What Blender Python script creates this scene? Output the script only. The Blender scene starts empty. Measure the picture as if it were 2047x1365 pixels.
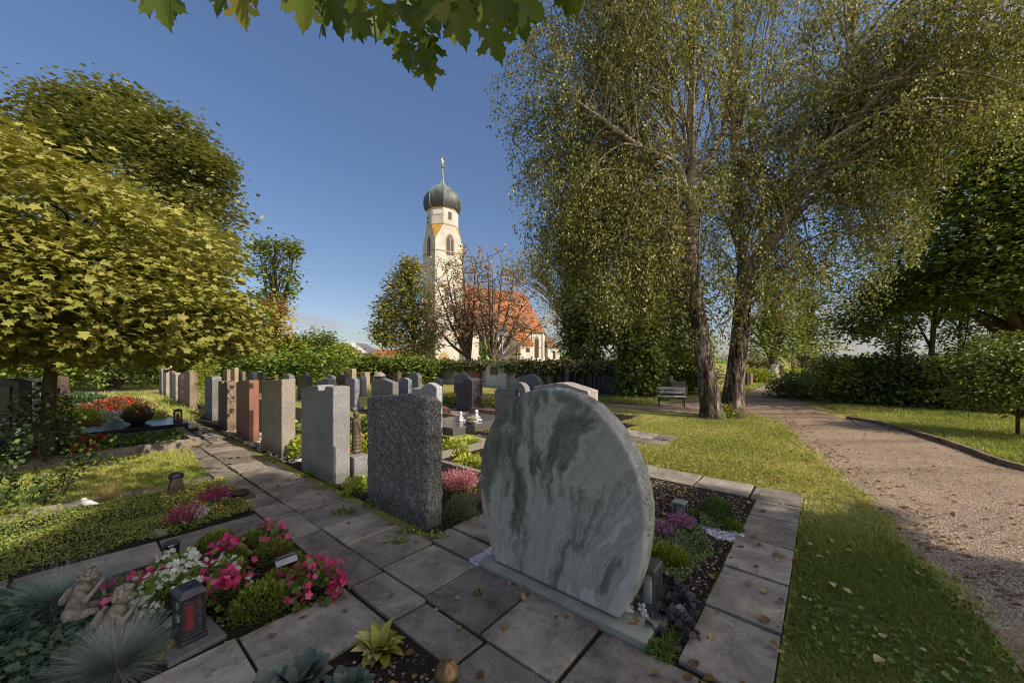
import bpy, math, random
import numpy as np
from mathutils import Vector, Matrix, Quaternion
random.seed(7); RS = np.random.RandomState(11)
SC = bpy.context.scene
COL = SC.collection
R = math.radians
# ---- camera numbers: level camera, eye 1.65 m, all measures in metres
F, CX, HY, H = 745.0, 1023.5, 718.0, 1.65
A = R(50)
DU = np.array([math.cos(A), math.sin(A), 0.0])      # across the grave rows (away to the right)
DV = np.array([-math.sin(A), math.cos(A), 0.0])     # along the grave rows (away to the left)
SUN_EL = R(38)
SUN = np.array([0.863*math.cos(SUN_EL), -0.506*math.cos(SUN_EL), math.sin(SUN_EL)])
SUN = SUN/np.linalg.norm(SUN)

def G(x, y, z=0.0):
    Y = F*(H-z)/(y-HY); return np.array([(x-CX)/F*Y, Y, z])
def P(x, y, Y):
    return np.array([(x-CX)/F*Y, Y, H+(HY-y)/F*Y])
def W(u, v, z=0.0):
    return DU*u+DV*v+np.array([0, 0, z])
def UV(p):
    return float(np.dot(p, DU)), float(np.dot(p, DV))
def proj(p):
    p = np.asarray(p, float)
    Y = np.maximum(p[..., 1], 0.05)
    return CX+p[..., 0]/Y*F, HY-(p[..., 2]-H)/Y*F
def interp(x, pts):
    xs = [a for a, b in pts]; ys = [b for a, b in pts]
    return np.interp(x, xs, ys)

# ---------------------------------------------------------------- materials
class NT:
    def __init__(s, name):
        m = bpy.data.materials.new(name); m.use_nodes = True
        s.m = m; s.t = m.node_tree; s.t.nodes.clear()
        s.out = s.n('ShaderNodeOutputMaterial')
    def n(s, typ, **kw):
        nd = s.t.nodes.new(typ)
        for k, v in kw.items():
            if k.startswith('i_'):
                nd.inputs[k[2:].replace('_', ' ')].default_value = v
            else: setattr(nd, k, v)
        return nd
    def l(s, a, b): s.t.links.new(a, b)
    def coord(s, kind='Object', scale=(1, 1, 1), rot=(0, 0, 0)):
        tc = s.n('ShaderNodeTexCoord'); mp = s.n('ShaderNodeMapping')
        mp.inputs['Scale'].default_value = scale; mp.inputs['Rotation'].default_value = rot
        s.l(tc.outputs[kind], mp.inputs[0]); return mp.outputs[0]
    def noise(s, co, scale, detail=3, rough=.55, dist=0):
        nd = s.n('ShaderNodeTexNoise'); nd.inputs['Scale'].default_value = scale
        nd.inputs['Detail'].default_value = detail; nd.inputs['Roughness'].default_value = rough
        nd.inputs['Distortion'].default_value = dist
        if co is not None: s.l(co, nd.inputs['Vector'])
        return nd.outputs['Fac']
    def vor(s, co, scale, out='Color'):
        nd = s.n('ShaderNodeTexVoronoi'); nd.inputs['Scale'].default_value = scale
        s.l(co, nd.inputs['Vector']); return nd.outputs[out]
    def ramp(s, fac, stops, interp='LINEAR'):
        nd = s.n('ShaderNodeValToRGB'); cr = nd.color_ramp; cr.interpolation = interp
        while len(cr.elements) < len(stops): cr.elements.new(.5)
        for e, (p, c) in zip(cr.elements, stops):
            e.position = p; e.color = (c[0], c[1], c[2], 1) if not isinstance(c, (int, float)) else (c, c, c, 1)
        s.l(fac, nd.inputs[0]); return nd.outputs['Color']
    def mix(s, fac, a, b, blend='MIX'):
        nd = s.n('ShaderNodeMix', data_type='RGBA', blend_type=blend)
        if isinstance(fac, (int, float)): nd.inputs[0].default_value = fac
        else: s.l(fac, nd.inputs[0])
        for k, v in ((6, a), (7, b)):
            if isinstance(v, tuple): nd.inputs[k].default_value = (v[0], v[1], v[2], 1)
            else: s.l(v, nd.inputs[k])
        return nd.outputs[2]
    def math(s, op, a, b=0.0):
        nd = s.n('ShaderNodeMath', operation=op)
        for k, v in ((0, a), (1, b)):
            if isinstance(v, (int, float)): nd.inputs[k].default_value = v
            else: s.l(v, nd.inputs[k])
        return nd.outputs[0]
    def attr(s, name='rnd'):
        return s.n('ShaderNodeAttribute', attribute_name=name).outputs['Fac']
    def bump(s, hgt, strength=.4, dist=.01):
        nd = s.n('ShaderNodeBump'); nd.inputs['Strength'].default_value = strength
        nd.inputs['Distance'].default_value = dist; s.l(hgt, nd.inputs['Height']); return nd.outputs[0]
    def bsdf(s, col, rough=.7, bump=None, metal=0, spec=.4, **kw):
        b = s.n('ShaderNodeBsdfPrincipled')
        if isinstance(col, tuple): b.inputs['Base Color'].default_value = (*col, 1)
        else: s.l(col, b.inputs['Base Color'])
        if isinstance(rough, (int, float)): b.inputs['Roughness'].default_value = rough
        else: s.l(rough, b.inputs['Roughness'])
        b.inputs['Metallic'].default_value = metal
        b.inputs['Specular IOR Level'].default_value = spec
        for k, v in kw.items(): b.inputs[k.replace('_', ' ')].default_value = v
        if bump is not None: s.l(bump, b.inputs['Normal'])
        s.l(b.outputs[0], s.out.inputs[0]); s.b = b
        return s.m

MATS = {}
def mat(fn):
    def w(*a, **k):
        key = (fn.__name__, repr(a), repr(k))
        if key not in MATS: MATS[key] = fn(*a, **k)
        return MATS[key]
    return w

@mat
def leaf_mat(c0, c1, c2, trans=.25, rough=.5, spec=.35):
    t = NT('leaf'); a = t.attr()
    if max(*c1) < .26: c0, c1, c2 = [tuple(min(.5, q*2.3+.004) for q in c) for c in (c0, c1, c2)]
    col = t.ramp(a, [(0, c0), (.5, c1), (1, c2)])
    m = t.bsdf(col, rough, spec=spec)
    if trans > 0:
        tr = t.n('ShaderNodeBsdfTranslucent')
        tc = t.mix(.5, col, (min(1, c1[0]*1.5), min(1, c1[1]*1.5), c1[2]*.5)); t.l(tc, tr.inputs[0])
        mx = t.n('ShaderNodeMixShader'); mx.inputs[0].default_value = trans
        t.l(t.b.outputs[0], mx.inputs[1]); t.l(tr.outputs[0], mx.inputs[2]); t.l(mx.outputs[0], t.out.inputs[0])
    return m

@mat
def granite(base, dark, light, scale=60, rough=.65, streak=0.0, bumpy=.25, weather=.35):
    t = NT('granite'); co = t.coord()
    v = t.vor(co, scale*2.2); sp = t.n('ShaderNodeSeparateColor'); t.l(v, sp.inputs[0])
    n2 = t.noise(co, scale*.8, 4, .7)
    mixf = t.math('ADD', t.math('MULTIPLY', sp.outputs[0], .6), t.math('MULTIPLY', n2, .4))
    col = t.ramp(mixf, [(.18, dark), (.42, base), (.62, base), (.85, light)])
    w = t.noise(co, 2.2, 5, .65)
    wr = t.ramp(w, [(.3, 1-weather), (.7, 1.0)])
    col = t.mix(1.0, col, wr, 'MULTIPLY')
    if streak:
        cs = t.coord('Object', (9, 9, 1.2)); s_ = t.noise(cs, 1.6, 4, .6, .4)
        col = t.mix(t.math('MULTIPLY', t.ramp(s_, [(.45, 0.), (.7, 1.)]), streak), col, dark)
    # darker, less blue towards the foot
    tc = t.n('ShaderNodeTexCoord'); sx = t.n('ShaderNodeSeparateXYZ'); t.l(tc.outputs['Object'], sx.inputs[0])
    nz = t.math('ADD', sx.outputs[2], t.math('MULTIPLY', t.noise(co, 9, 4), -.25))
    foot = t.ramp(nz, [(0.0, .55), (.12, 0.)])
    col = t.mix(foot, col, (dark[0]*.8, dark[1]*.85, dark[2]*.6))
    return t.bsdf(col, rough, t.bump(mixf, bumpy, .006))

@mat
def plain(c, rough=.6, metal=0, spec=.4, var=.15, scale=8, bump=.0):
    t = NT('surface'); co = t.coord(); n = t.noise(co, scale, 5, .6)
    col = t.ramp(n, [(.25, tuple(x*(1-var*1.6) for x in c)), (.75, tuple(min(1, x*(1+var)) for x in c))])
    return t.bsdf(col, rough, t.bump(t.noise(co, scale*9, 3), bump, .004) if bump else None, metal, spec)

@mat
def bark(c0, c1, sx=14, sz=3, moss=0.0):
    t = NT('bark'); co = t.coord('Object', (sx, sx, sz))
    n = t.noise(co, 1.0, 6, .7, .6)
    col = t.ramp(n, [(.3, c0), (.65, c1)])
    if moss:
        m = t.noise(t.coord(), 2.5, 4); col = t.mix(t.math('MULTIPLY', t.ramp(m, [(.45, 0.), (.65, 1.)]), moss), col, (.06, .075, .015))
    return t.bsdf(col, .9, t.bump(n, .9, .05), spec=.15)

@mat
def birch_bark():
    t = NT('birch_bark'); tc = t.n('ShaderNodeTexCoord'); sx = t.n('ShaderNodeSeparateXYZ'); t.l(tc.outputs['Object'], sx.inputs[0])
    ridge = t.noise(t.coord('Object', (13, 13, 2.6)), 1.0, 6, .65, .9); patchy = t.noise(t.coord('Object', (4, 4, 1.6)), 1.0, 5, .6, .6)
    k = t.math('ADD', t.math('MULTIPLY', ridge, .65), t.math('MULTIPLY', patchy, .35))
    low = t.ramp(k, [(.42, (.025, .018, .013)), (.51, (.11, .08, .058)), (.58, (.36, .29, .23)), (.72, (.60, .52, .44))])
    lent = t.noise(t.coord('Object', (2.5, 2.5, 22)), 1.0, 4, .6); up = t.ramp(t.math('ADD', t.math('MULTIPLY', lent, .6), t.math('MULTIPLY', patchy, .4)), [(.40, (.06, .045, .035)), (.50, (.45, .38, .31)), (.7, (.66, .60, .53))])
    col = t.mix(t.ramp(t.math('DIVIDE', sx.outputs[2], 10), [(.3, 0.), (.7, 1.)]), low, up)
    ms = t.ramp(t.math('ADD', t.noise(t.coord(), 3, 4), t.math('MULTIPLY', sx.outputs[2], -.16)), [(.38, 0.), (.55, .8)])
    col = t.mix(ms, col, (.085, .09, .02))
    return t.bsdf(col, .85, t.bump(k, 1.0, .09), spec=.15)

# ---------------------------------------------------------------- meshes
class MB:
    """collects faces, links them as one mesh"""
    def __init__(s): s.v = []; s.f = []; s.r = []
    def add(s, vs, fs, r=.5):
        b = len(s.v); s.v += [tuple(map(float, p)) for p in vs]
        s.f += [tuple(i+b for i in f) for f in fs]; s.r += [r]*len(fs); return s
    def box(s, c, hx, hy, hz, ax=None, ay=None, az=None, r=.5, taper=1.0):
        """centre, half sizes along three axes"""
        c = np.asarray(c, float)
        ax = np.array([1, 0, 0.]) if ax is None else np.asarray(ax, float)
        ay = np.array([0, 1, 0.]) if ay is None else np.asarray(ay, float)
        az = np.array([0, 0, 1.]) if az is None else np.asarray(az, float)
        vs = []
        for k in (-1, 1):
            q = taper if k > 0 else 1
            for i, j in ((-1, -1), (1, -1), (1, 1), (-1, 1)): vs.append(c+ax*hx*i*q+ay*hy*j*q+az*hz*k)
        return s.add(vs, [(3, 2, 1, 0), (4, 5, 6, 7), (0, 1, 5, 4), (1, 2, 6, 5), (2, 3, 7, 6), (3, 0, 4, 7)], r)
    def slab(s, u0, u1, v0, v1, z0, z1, r=.5):
        c = W((u0+u1)/2, (v0+v1)/2, (z0+z1)/2)
        return s.box(c, (u1-u0)/2, (v1-v0)/2, (z1-z0)/2, DU, DV, None, r)
    def prism(s, poly, o, ax, ay, n, depth, r=.5):
        """2-D polygon in plane (ax,ay) at o, extruded along n"""
        o = np.asarray(o, float); k = len(poly)
        f = [o+ax*p+ay*q for p, q in poly]; b = [p+n*depth for p in f]
        fs = [tuple(range(k)), tuple(range(2*k-1, k-1, -1))]
        fs += [(i, i+k, (i+1) % k+k, (i+1) % k) for i in range(k)]
        return s.add(f+b, fs, r)
    def tube(s, pts, rad, n=8, r=.5, cap=True):
        pts = np.asarray(pts, float); m = len(pts)
        rad = np.full(m, rad, float) if np.isscalar(rad) else np.asarray(rad, float)
        T = np.gradient(pts, axis=0); T /= np.linalg.norm(T, axis=1)[:, None]+1e-9
        a = np.array([0, 0, 1.]) if abs(T[0][2]) < .9 else np.array([1., 0, 0])
        x = np.cross(a, T[0]); x /= np.linalg.norm(x); vs = []
        for i in range(m):
            x = x-T[i]*np.dot(x, T[i]); x /= np.linalg.norm(x)+1e-9; y = np.cross(T[i], x)
            for k in range(n):
                q = 2*math.pi*k/n; vs.append(pts[i]+rad[i]*(x*math.cos(q)+y*math.sin(q)))
        fs = [(i*n+k, i*n+(k+1) % n, (i+1)*n+(k+1) % n, (i+1)*n+k) for i in range(m-1) for k in range(n)]
        if cap: fs += [tuple(range(n-1, -1, -1)), tuple(range((m-1)*n, m*n))]
        return s.add(vs, fs, r)
    def lathe(s, prof, c, n=24, r=.5, rot=0, sy=1.0):
        c = np.asarray(c, float); m = len(prof); vs = []
        for q, z in prof:
            for k in range(n):
                a = 2*math.pi*k/n+rot; vs.append(c+np.array([q*math.cos(a), q*math.sin(a)*sy, z]))
        fs = [(i*n+k, i*n+(k+1) % n, (i+1)*n+(k+1) % n, (i+1)*n+k) for i in range(m-1) for k in range(n)]
        fs += [tuple(range(n-1, -1, -1)), tuple(range((m-1)*n, m*n))]
        return s.add(vs, fs, r)
    def ball(s, c, rx, ry=None, rz=None, n=12, m=8, r=.5):
        ry = rx if ry is None else ry; rz = rx if rz is None else rz; c = np.asarray(c, float); vs = []
        for i in range(1, m):
            t = math.pi*i/m
            for k in range(n):
                a = 2*math.pi*k/n; vs.append(c+np.array([rx*math.sin(t)*math.cos(a), ry*math.sin(t)*math.sin(a), -rz*math.cos(t)]))
        b = len(vs); vs += [c-np.array([0, 0, rz]), c+np.array([0, 0, rz])]
        fs = [(i*n+k, i*n+(k+1) % n, (i+1)*n+(k+1) % n, (i+1)*n+k) for i in range(m-2) for k in range(n)]
        fs += [(b, (k+1) % n, k) for k in range(n)]+[(b+1, (m-2)*n+k, (m-2)*n+(k+1) % n) for k in range(n)]
        return s.add(vs, fs, r)
    def build(s, name, m, parent=None, loc=None, smooth=False, bevel=0, seg=2, **tags):
        V = np.array(s.v, float).reshape(-1, 3)
        if parent is not None: loc = ROOT[parent.name]
        elif loc is None: loc = np.array([V[:, 0].mean(), V[:, 1].mean(), V[:, 2].min()])
        loc = np.asarray(loc, float); V = V-loc
        me = bpy.data.meshes.new(name); me.from_pydata(V.tolist(), [], s.f); me.update()
        at = me.attributes.new('rnd', 'FLOAT', 'FACE'); at.data.foreach_set('value', np.array(s.r, 'f'))
        if smooth: me.polygons.foreach_set('use_smooth', [True]*len(me.polygons))
        return link(name, me, m, parent, loc, bevel, seg, **tags)

ROOT = {}
def link(name, me, m, parent, loc, bevel=0, seg=2, **tags):
    me.materials.append(m)
    o = bpy.data.objects.new(name, me); COL.objects.link(o)
    if parent is not None: o.parent = parent
    else: o.location = loc
    ROOT[o.name] = np.asarray(loc, float)
    if bevel:
        b = o.modifiers.new('bevel', 'BEVEL'); b.width = bevel; b.segments = seg; b.limit_method = 'ANGLE'; b.angle_limit = R(35)
    tag(o, **tags); return o
def tag(o, label=None, cat=None, group=None, kind=None):
    for k, v in (('label', label), ('category', cat), ('group', group), ('kind', kind)):
        if v: o[k] = v
    return o
def thing(name, loc, label, cat, group=None):
    o = bpy.data.objects.new(name, None); COL.objects.link(o); o.empty_display_size = .1
    o.location = [float(x) for x in loc]; ROOT[o.name] = np.asarray(loc, float)
    return tag(o, label, cat, group)
S_ = dict(kind='structure')

# ---- leaf templates: base at origin, length along +Y, width X, normal Z
def T_quad(w=.5, fold=.08): return (np.array([(0, 0, 0), (w/2, .45, fold), (0, 1, 0), (-w/2, .45, fold)], float), [(0, 1, 2, 3)])
def T_ovate(w=.6, fold=.1): return (np.array([(0, 0, 0), (w*.4, .2, fold*.8), (w*.5, .5, fold), (w*.25, .82, fold*.4), (0, 1, -.05), (-w*.25, .82, fold*.4), (-w*.5, .5, fold), (-w*.4, .2, fold*.8)], float), [(0, 1, 2, 3, 4), (0, 4, 5, 6, 7)])
def T_blade(w=.06): return (np.array([(-w/2, 0, 0), (w/2, 0, 0), (0, 1, .25)], float), [(0, 1, 2)])
def T_blade2(w=.05, bend=.35): return (np.array([(-w/2, 0, 0), (w/2, 0, 0), (w*.4, .55, bend*.25), (-w*.4, .55, bend*.25), (0, 1, bend)], float), [(0, 1, 2, 3), (3, 2, 4)])
def T_maple(detail=0):
    if detail == 0:
        half = [(0, 0), (.30, .02), (.46, .22), (.28, .34), (.62, .66), (.26, .62), (0, 1.0)]
    else:
        half = [(0, .06), (.12, -.02), (.30, -.05), (.36, .04), (.50, .06), (.46, .17), (.30, .26), (.44, .34), (.52, .45), (.70, .50), (.66, .60), (.74, .70), (.56, .66), (.46, .72), (.36, .62), (.24, .56), (.24, .68), (.31, .76), (.22, .82), (.18, .94), (.08, .98), (0, 1.16)]
    r = [(x, y, .16*x-.24*y*y-.10*x*x) for x, y in half]; l = [(-x, y, .16*x-.24*y*y-.10*x*x) for x, y in half[-2:0:-1]]
    k = len(half); n = k+len(l)
    return (np.array(r+l, float), [tuple(range(k)), (0,)+tuple(range(k-1, n))])
def T_ivy():
    half = [(0, 0), (.22, -.10), (.46, .06), (.36, .30), (.46, .48), (.24, .60), (0, .95)]
    r = [(x, y, .12*x-.1*y*y) for x, y in half]; l = [(-x, y, .12*x-.1*y*y) for x, y in half[-2:0:-1]]; k = len(half)
    return (np.array(r+l, float), [tuple(range(k)), (0,)+tuple(range(k-1, k+len(l)))])
def T_star(): # small five petal flower
    vs = [(0, 0, 0)]; fs = []
    for k in range(5):
        a = 2*math.pi*k/5
        for d, q, z in ((-.58, .62, .06), (-.40, .95, .14), (0, 1.02, .10), (.40, .95, .14), (.58, .62, .06)): vs.append((q*.5*math.cos(a+d), q*.5*math.sin(a+d), z+.03*(k % 2)))
        fs.append((0, 1+5*k, 2+5*k, 3+5*k, 4+5*k, 5+5*k))
    return np.array(vs, float), fs
def norm(a): return a/(np.linalg.norm(a, axis=-1, keepdims=True)+1e-9)
def cards(name, tmpl, pos, ydir, nrm, size, m, parent=None, rnd=None, loc=None, **tags):
    """one mesh of many small leaves"""
    tv, tf = tmpl; pos = np.asarray(pos, float); N = len(pos); k = len(tv)
    y = norm(np.asarray(ydir, float)); z = np.asarray(nrm, float); z = norm(z-y*np.sum(z*y, 1, keepdims=True)); x = np.cross(y, z)
    s = np.asarray(size, float).reshape(-1, 1, 1)
    V = pos[:, None, :]+s*(tv[None, :, 0:1]*x[:, None]+tv[None, :, 1:2]*y[:, None]+tv[None, :, 2:3]*z[:, None])
    V = V.reshape(-1, 3)
    if parent is not None: loc = ROOT[parent.name]
    elif loc is None: loc = np.array([pos[:, 0].mean(), pos[:, 1].mean(), pos[:, 2].min()])
    V = V-np.asarray(loc, float)
    tot = np.tile(np.array([len(f) for f in tf]), N)
    li = (np.concatenate([np.array(f) for f in tf])[None, :]+(np.arange(N)*k)[:, None]).ravel()
    me = bpy.data.meshes.new(name)
    me.vertices.add(len(V)); me.vertices.foreach_set('co', V.astype('f').ravel())
    me.loops.add(len(li)); me.loops.foreach_set('vertex_index', li.astype('i'))
    me.polygons.add(len(tot)); st = np.concatenate([[0], np.cumsum(tot)[:-1]])
    me.polygons.foreach_set('loop_start', st.astype('i')); me.polygons.foreach_set('loop_total', tot.astype('i'))
    me.update(calc_edges=True)
    if rnd is None: rnd = RS.rand(N)
    at = me.attributes.new('rnd', 'FLOAT', 'FACE'); at.data.foreach_set('value', np.repeat(np.clip(rnd, 0, 1), len(tf)).astype('f'))
    return link(name, me, m, parent, loc, **tags)
def rdir(N):
    return norm(RS.normal(size=(N, 3)))
def inpoly(pts, poly):
    x, y = pts[:, 0], pts[:, 1]; c = np.zeros(len(pts), bool); n = len(poly)
    for i in range(n):
        x0, y0 = poly[i][:2]; x1, y1 = poly[(i+1) % n][:2]
        c ^= ((y0 > y) != (y1 > y)) & (x < (x1-x0)*(y-y0)/((y1-y0) if y1 != y0 else 1e-9)+x0)
    return c
def sample_poly(poly, n, fall=0.0, ref=3.0):
    """random ground points in a polygon, thinner with distance (fall = exponent)"""
    a = np.array([p[:2] for p in poly], float); lo, hi = a.min(0), a.max(0); out = []; got = 0
    while got < n:
        q = lo+RS.rand(max(4000, n*2), 2)*(hi-lo); q = q[inpoly(q, a)]
        if fall:
            d = np.hypot(q[:, 0], q[:, 1]); q = q[RS.rand(len(q)) < np.minimum(1, (ref/np.maximum(d, .1))**fall)]
        out.append(q); got += len(q)
    q = np.concatenate(out)[:n]; return np.column_stack([q, np.zeros(len(q))])
def sheet(poly, z, name, m, **tags):
    b = MB(); b.add([(p[0], p[1], z) for p in poly], [tuple(range(len(poly)))])
    return b.build(name, m, loc=(0, 0, 0), **tags)
def uvrect(u0, u1, v0, v1): return [W(u0, v0), W(u1, v0), W(u1, v1), W(u0, v1)]
def smooth_path(pts, n=8):
    pts = np.asarray(pts, float); m = len(pts); out = []
    for i in range(m-1):
        p0 = pts[max(i-1, 0)]; p1 = pts[i]; p2 = pts[i+1]; p3 = pts[min(i+2, m-1)]
        for k in range(n):
            t = k/n; out.append(.5*((2*p1)+(-p0+p2)*t+(2*p0-5*p1+4*p2-p3)*t*t+(-p0+3*p1-3*p2+p3)*t**3))
    out.append(pts[-1]); return np.array(out)
def blob(name, prims, m, parent, voxel=.006, smooth=6):
    """one continuous carved surface out of ('b',c,rx,ry,rz) balls and ('c',p,q,r0,r1) limbs"""
    b = MB()
    for q in prims:
        if q[0] == 'b': b.ball(q[1], *q[2:])
        else:
            p0, p1 = np.array(q[1], float), np.array(q[2], float)
            for k in range(7):
                t = k/6; b.ball(p0*(1-t)+p1*t, q[3]*(1-t)+q[4]*t)
    loc = ROOT[parent.name]
    me = bpy.data.meshes.new(name); me.from_pydata((np.array(b.v)-loc).tolist(), [], b.f)
    o = bpy.data.objects.new(name, me); COL.objects.link(o)
    r = o.modifiers.new('r', 'REMESH'); r.mode = 'VOXEL'; r.voxel_size = voxel
    s = o.modifiers.new('s', 'SMOOTH'); s.factor = .5; s.iterations = smooth
    dg = bpy.context.evaluated_depsgraph_get()
    me2 = bpy.data.meshes.new_from_object(o.evaluated_get(dg)); bpy.data.objects.remove(o); bpy.data.meshes.remove(me)
    me2.name = name; me2.polygons.foreach_set('use_smooth', [True]*len(me2.polygons)); me2.materials.clear()
    return link(name, me2, m, parent, loc)

# ---------------------------------------------------------------- camera, light, sky
cam = bpy.data.cameras.new('camera'); co = bpy.data.objects.new('camera', cam); COL.objects.link(co)
co.location = (0, 0, H); co.rotation_euler = (R(90), 0, 0)
cam.sensor_width = 36; cam.lens = F/2047*36; cam.shift_y = (HY-682.5)/2047; cam.clip_end = 6000; cam.clip_start = .05
SC.camera = co
sl = bpy.data.lights.new('sun', 'SUN'); so = bpy.data.objects.new('sun', sl); COL.objects.link(so)
sl.energy = 5.0; sl.angle = R(.55); sl.color = (1, .89, .74)
so.rotation_euler = Vector(SUN).to_track_quat('Z', 'Y').to_euler()
w = bpy.data.worlds.new('World'); SC.world = w; w.use_nodes = True
nt = w.node_tree; nt.nodes.clear()
def wn(t): return nt.nodes.new(t)
sky = wn('ShaderNodeTexSky'); sky.sky_type = 'NISHITA'; sky.sun_disc = False
sky.sun_elevation = SUN_EL; sky.sun_rotation = math.atan2(SUN[0], SUN[1]); sky.altitude = 450; sky.air_density = 1.0; sky.dust_density = .8; sky.ozone_density = 2.2
bg = wn('ShaderNodeBackground'); bg.inputs[1].default_value = .15
wo = wn('ShaderNodeOutputWorld')
tc = wn('ShaderNodeTexCoord'); sx = wn('ShaderNodeSeparateXYZ'); nt.links.new(tc.outputs['Generated'], sx.inputs[0])
mp = wn('ShaderNodeMapping'); mp.inputs['Scale'].default_value = (3.2, 3.2, 16); mp.inputs['Location'].default_value = (.35, .2, .3); nt.links.new(tc.outputs['Generated'], mp.inputs[0])
nz = wn('ShaderNodeTexNoise'); nz.inputs['Scale'].default_value = 1.25; nz.inputs['Detail'].default_value = 6; nt.links.new(mp.outputs[0], nz.inputs['Vector'])
cr = wn('ShaderNodeValToRGB'); cr.color_ramp.elements[0].position = .45; cr.color_ramp.elements[1].position = .60; nt.links.new(nz.outputs['Fac'], cr.inputs[0])
hr = wn('ShaderNodeValToRGB'); e = hr.color_ramp.elements; e[0].position = 0.0; e[0].color = (.75, .75, .75, 1); e[1].position = .16; e[1].color = (0, 0, 0, 1); x = e.new(.10); x.color = (.6, .6, .6, 1)
nt.links.new(sx.outputs[2], hr.inputs[0])
ml = wn('ShaderNodeMath'); ml.operation = 'MULTIPLY'; nt.links.new(cr.outputs[0], ml.inputs[0]); nt.links.new(hr.outputs[0], ml.inputs[1])
mx = wn('ShaderNodeMix'); mx.data_type = 'RGBA'; mx.inputs[7].default_value = (3.3, 3.1, 3.15, 1)
tint = wn('ShaderNodeMix'); tint.data_type = 'RGBA'; tint.blend_type = 'MULTIPLY'; tint.inputs[0].default_value = 1; tint.inputs[7].default_value = (1, 1, 1, 1)
tr = wn('ShaderNodeValToRGB'); q = tr.color_ramp.elements; q[0].position = 0.0; q[0].color = (.62, .62, .66, 1); q[1].position = .75; q[1].color = (.90, .97, 1.08, 1); q2 = tr.color_ramp.elements.new(.2); q2.color = (.70, .68, .72, 1)
nt.links.new(sx.outputs[2], tr.inputs[0]); nt.links.new(tr.outputs[0], tint.inputs[7])
nt.links.new(sky.outputs[0], tint.inputs[6]); nt.links.new(ml.outputs[0], mx.inputs[0]); nt.links.new(tint.outputs[2], mx.inputs[6])
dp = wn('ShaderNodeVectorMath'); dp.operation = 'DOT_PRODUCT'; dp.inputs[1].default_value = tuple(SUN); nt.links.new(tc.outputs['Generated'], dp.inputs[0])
hz = wn('ShaderNodeValToRGB'); q = hz.color_ramp.elements; q[0].position = .50; q[0].color = (0, 0, 0, 1); q[1].position = 1.0; q[1].color = (1, .80, .56, 1); nt.links.new(dp.outputs['Value'], hz.inputs[0])  # warm glow added around the sun, behind the camera, to lift and warm the shade
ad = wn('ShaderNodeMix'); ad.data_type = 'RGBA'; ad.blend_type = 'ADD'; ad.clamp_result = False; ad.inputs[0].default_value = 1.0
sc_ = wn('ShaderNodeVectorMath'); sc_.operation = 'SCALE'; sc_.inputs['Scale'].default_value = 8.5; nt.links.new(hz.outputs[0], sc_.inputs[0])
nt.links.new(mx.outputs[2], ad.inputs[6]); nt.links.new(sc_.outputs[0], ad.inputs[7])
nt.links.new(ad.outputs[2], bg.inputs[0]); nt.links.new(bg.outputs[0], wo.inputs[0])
SC.view_settings.view_transform = 'Standard'; SC.view_settings.look = 'None'; SC.view_settings.exposure = 0; SC.view_settings.gamma = 1
SC.render.engine = 'CYCLES'
cy = SC.cycles; cy.max_bounces = 6; cy.diffuse_bounces = 3; cy.glossy_bounces = 3; cy.transmission_bounces = 5; cy.transparent_max_bounces = 6
cy.filter_width = 1.0; cy.use_denoising = True; cy.caustics_reflective = False; cy.caustics_refractive = False; cy.sample_clamp_indirect = 6
try: cy.denoising_input_passes = 'RGB_ALBEDO_NORMAL'; cy.denoising_prefilter = 'ACCURATE'
except Exception: pass
# ================================================================ ground
@mat
def lawn_mat():
    t = NT('lawn_ground'); co = t.coord()
    n = t.noise(co, .9, 6, .65); f = t.noise(co, 40, 4, .7)
    col = t.ramp(t.math('ADD', t.math('MULTIPLY', n, .6), t.math('MULTIPLY', f, .4)), [(.3, (.15, .165, .038)), (.5, (.30, .28, .075)), (.68, (.44, .37, .14))])
    return t.bsdf(col, .95, t.bump(f, .8, .03), spec=.1)
@mat
def gravel_mat():
    t = NT('gravel'); co = t.coord()
    v = t.vor(co, 130); s = t.n('ShaderNodeSeparateColor'); t.l(v, s.inputs[0])
    d = t.vor(co, 130, 'Distance'); big = t.noise(co, .7, 5, .6); md = t.noise(co, 6, 5, .7)
    col = t.ramp(s.outputs[0], [(0, (.27, .21, .15)), (.45, (.50, .395, .29)), (.8, (.60, .49, .37)), (1, (.70, .62, .51))])
    col = t.mix(1, col, t.ramp(big, [(.3, (.72, .68, .62)), (.65, (1.08, 1.0, .95))]), 'MULTIPLY')
    col = t.mix(t.ramp(md, [(.55, 0.), (.72, .55)]), col, (.12, .085, .05))
    col = t.mix(t.ramp(t.noise(co, 1.3, 5, .7), [(.58, 0.), (.7, .6)]), col, (.09, .095, .03))
    tr = t.noise(t.coord('Object', (.16, 1.5, 1), (0, 0, -R(62))), 1.0, 5, .6, .3); col = t.mix(1, col, t.ramp(tr, [(.36, (.62, .57, .5)), (.5, (1.0, .98, .95)), (.62, (1.12, 1.08, 1.02))]), 'MULTIPLY')
    return t.bsdf(col, .9, t.bump(t.math('MULTIPLY', d, -1.0), 1.0, .02), spec=.2)
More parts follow.
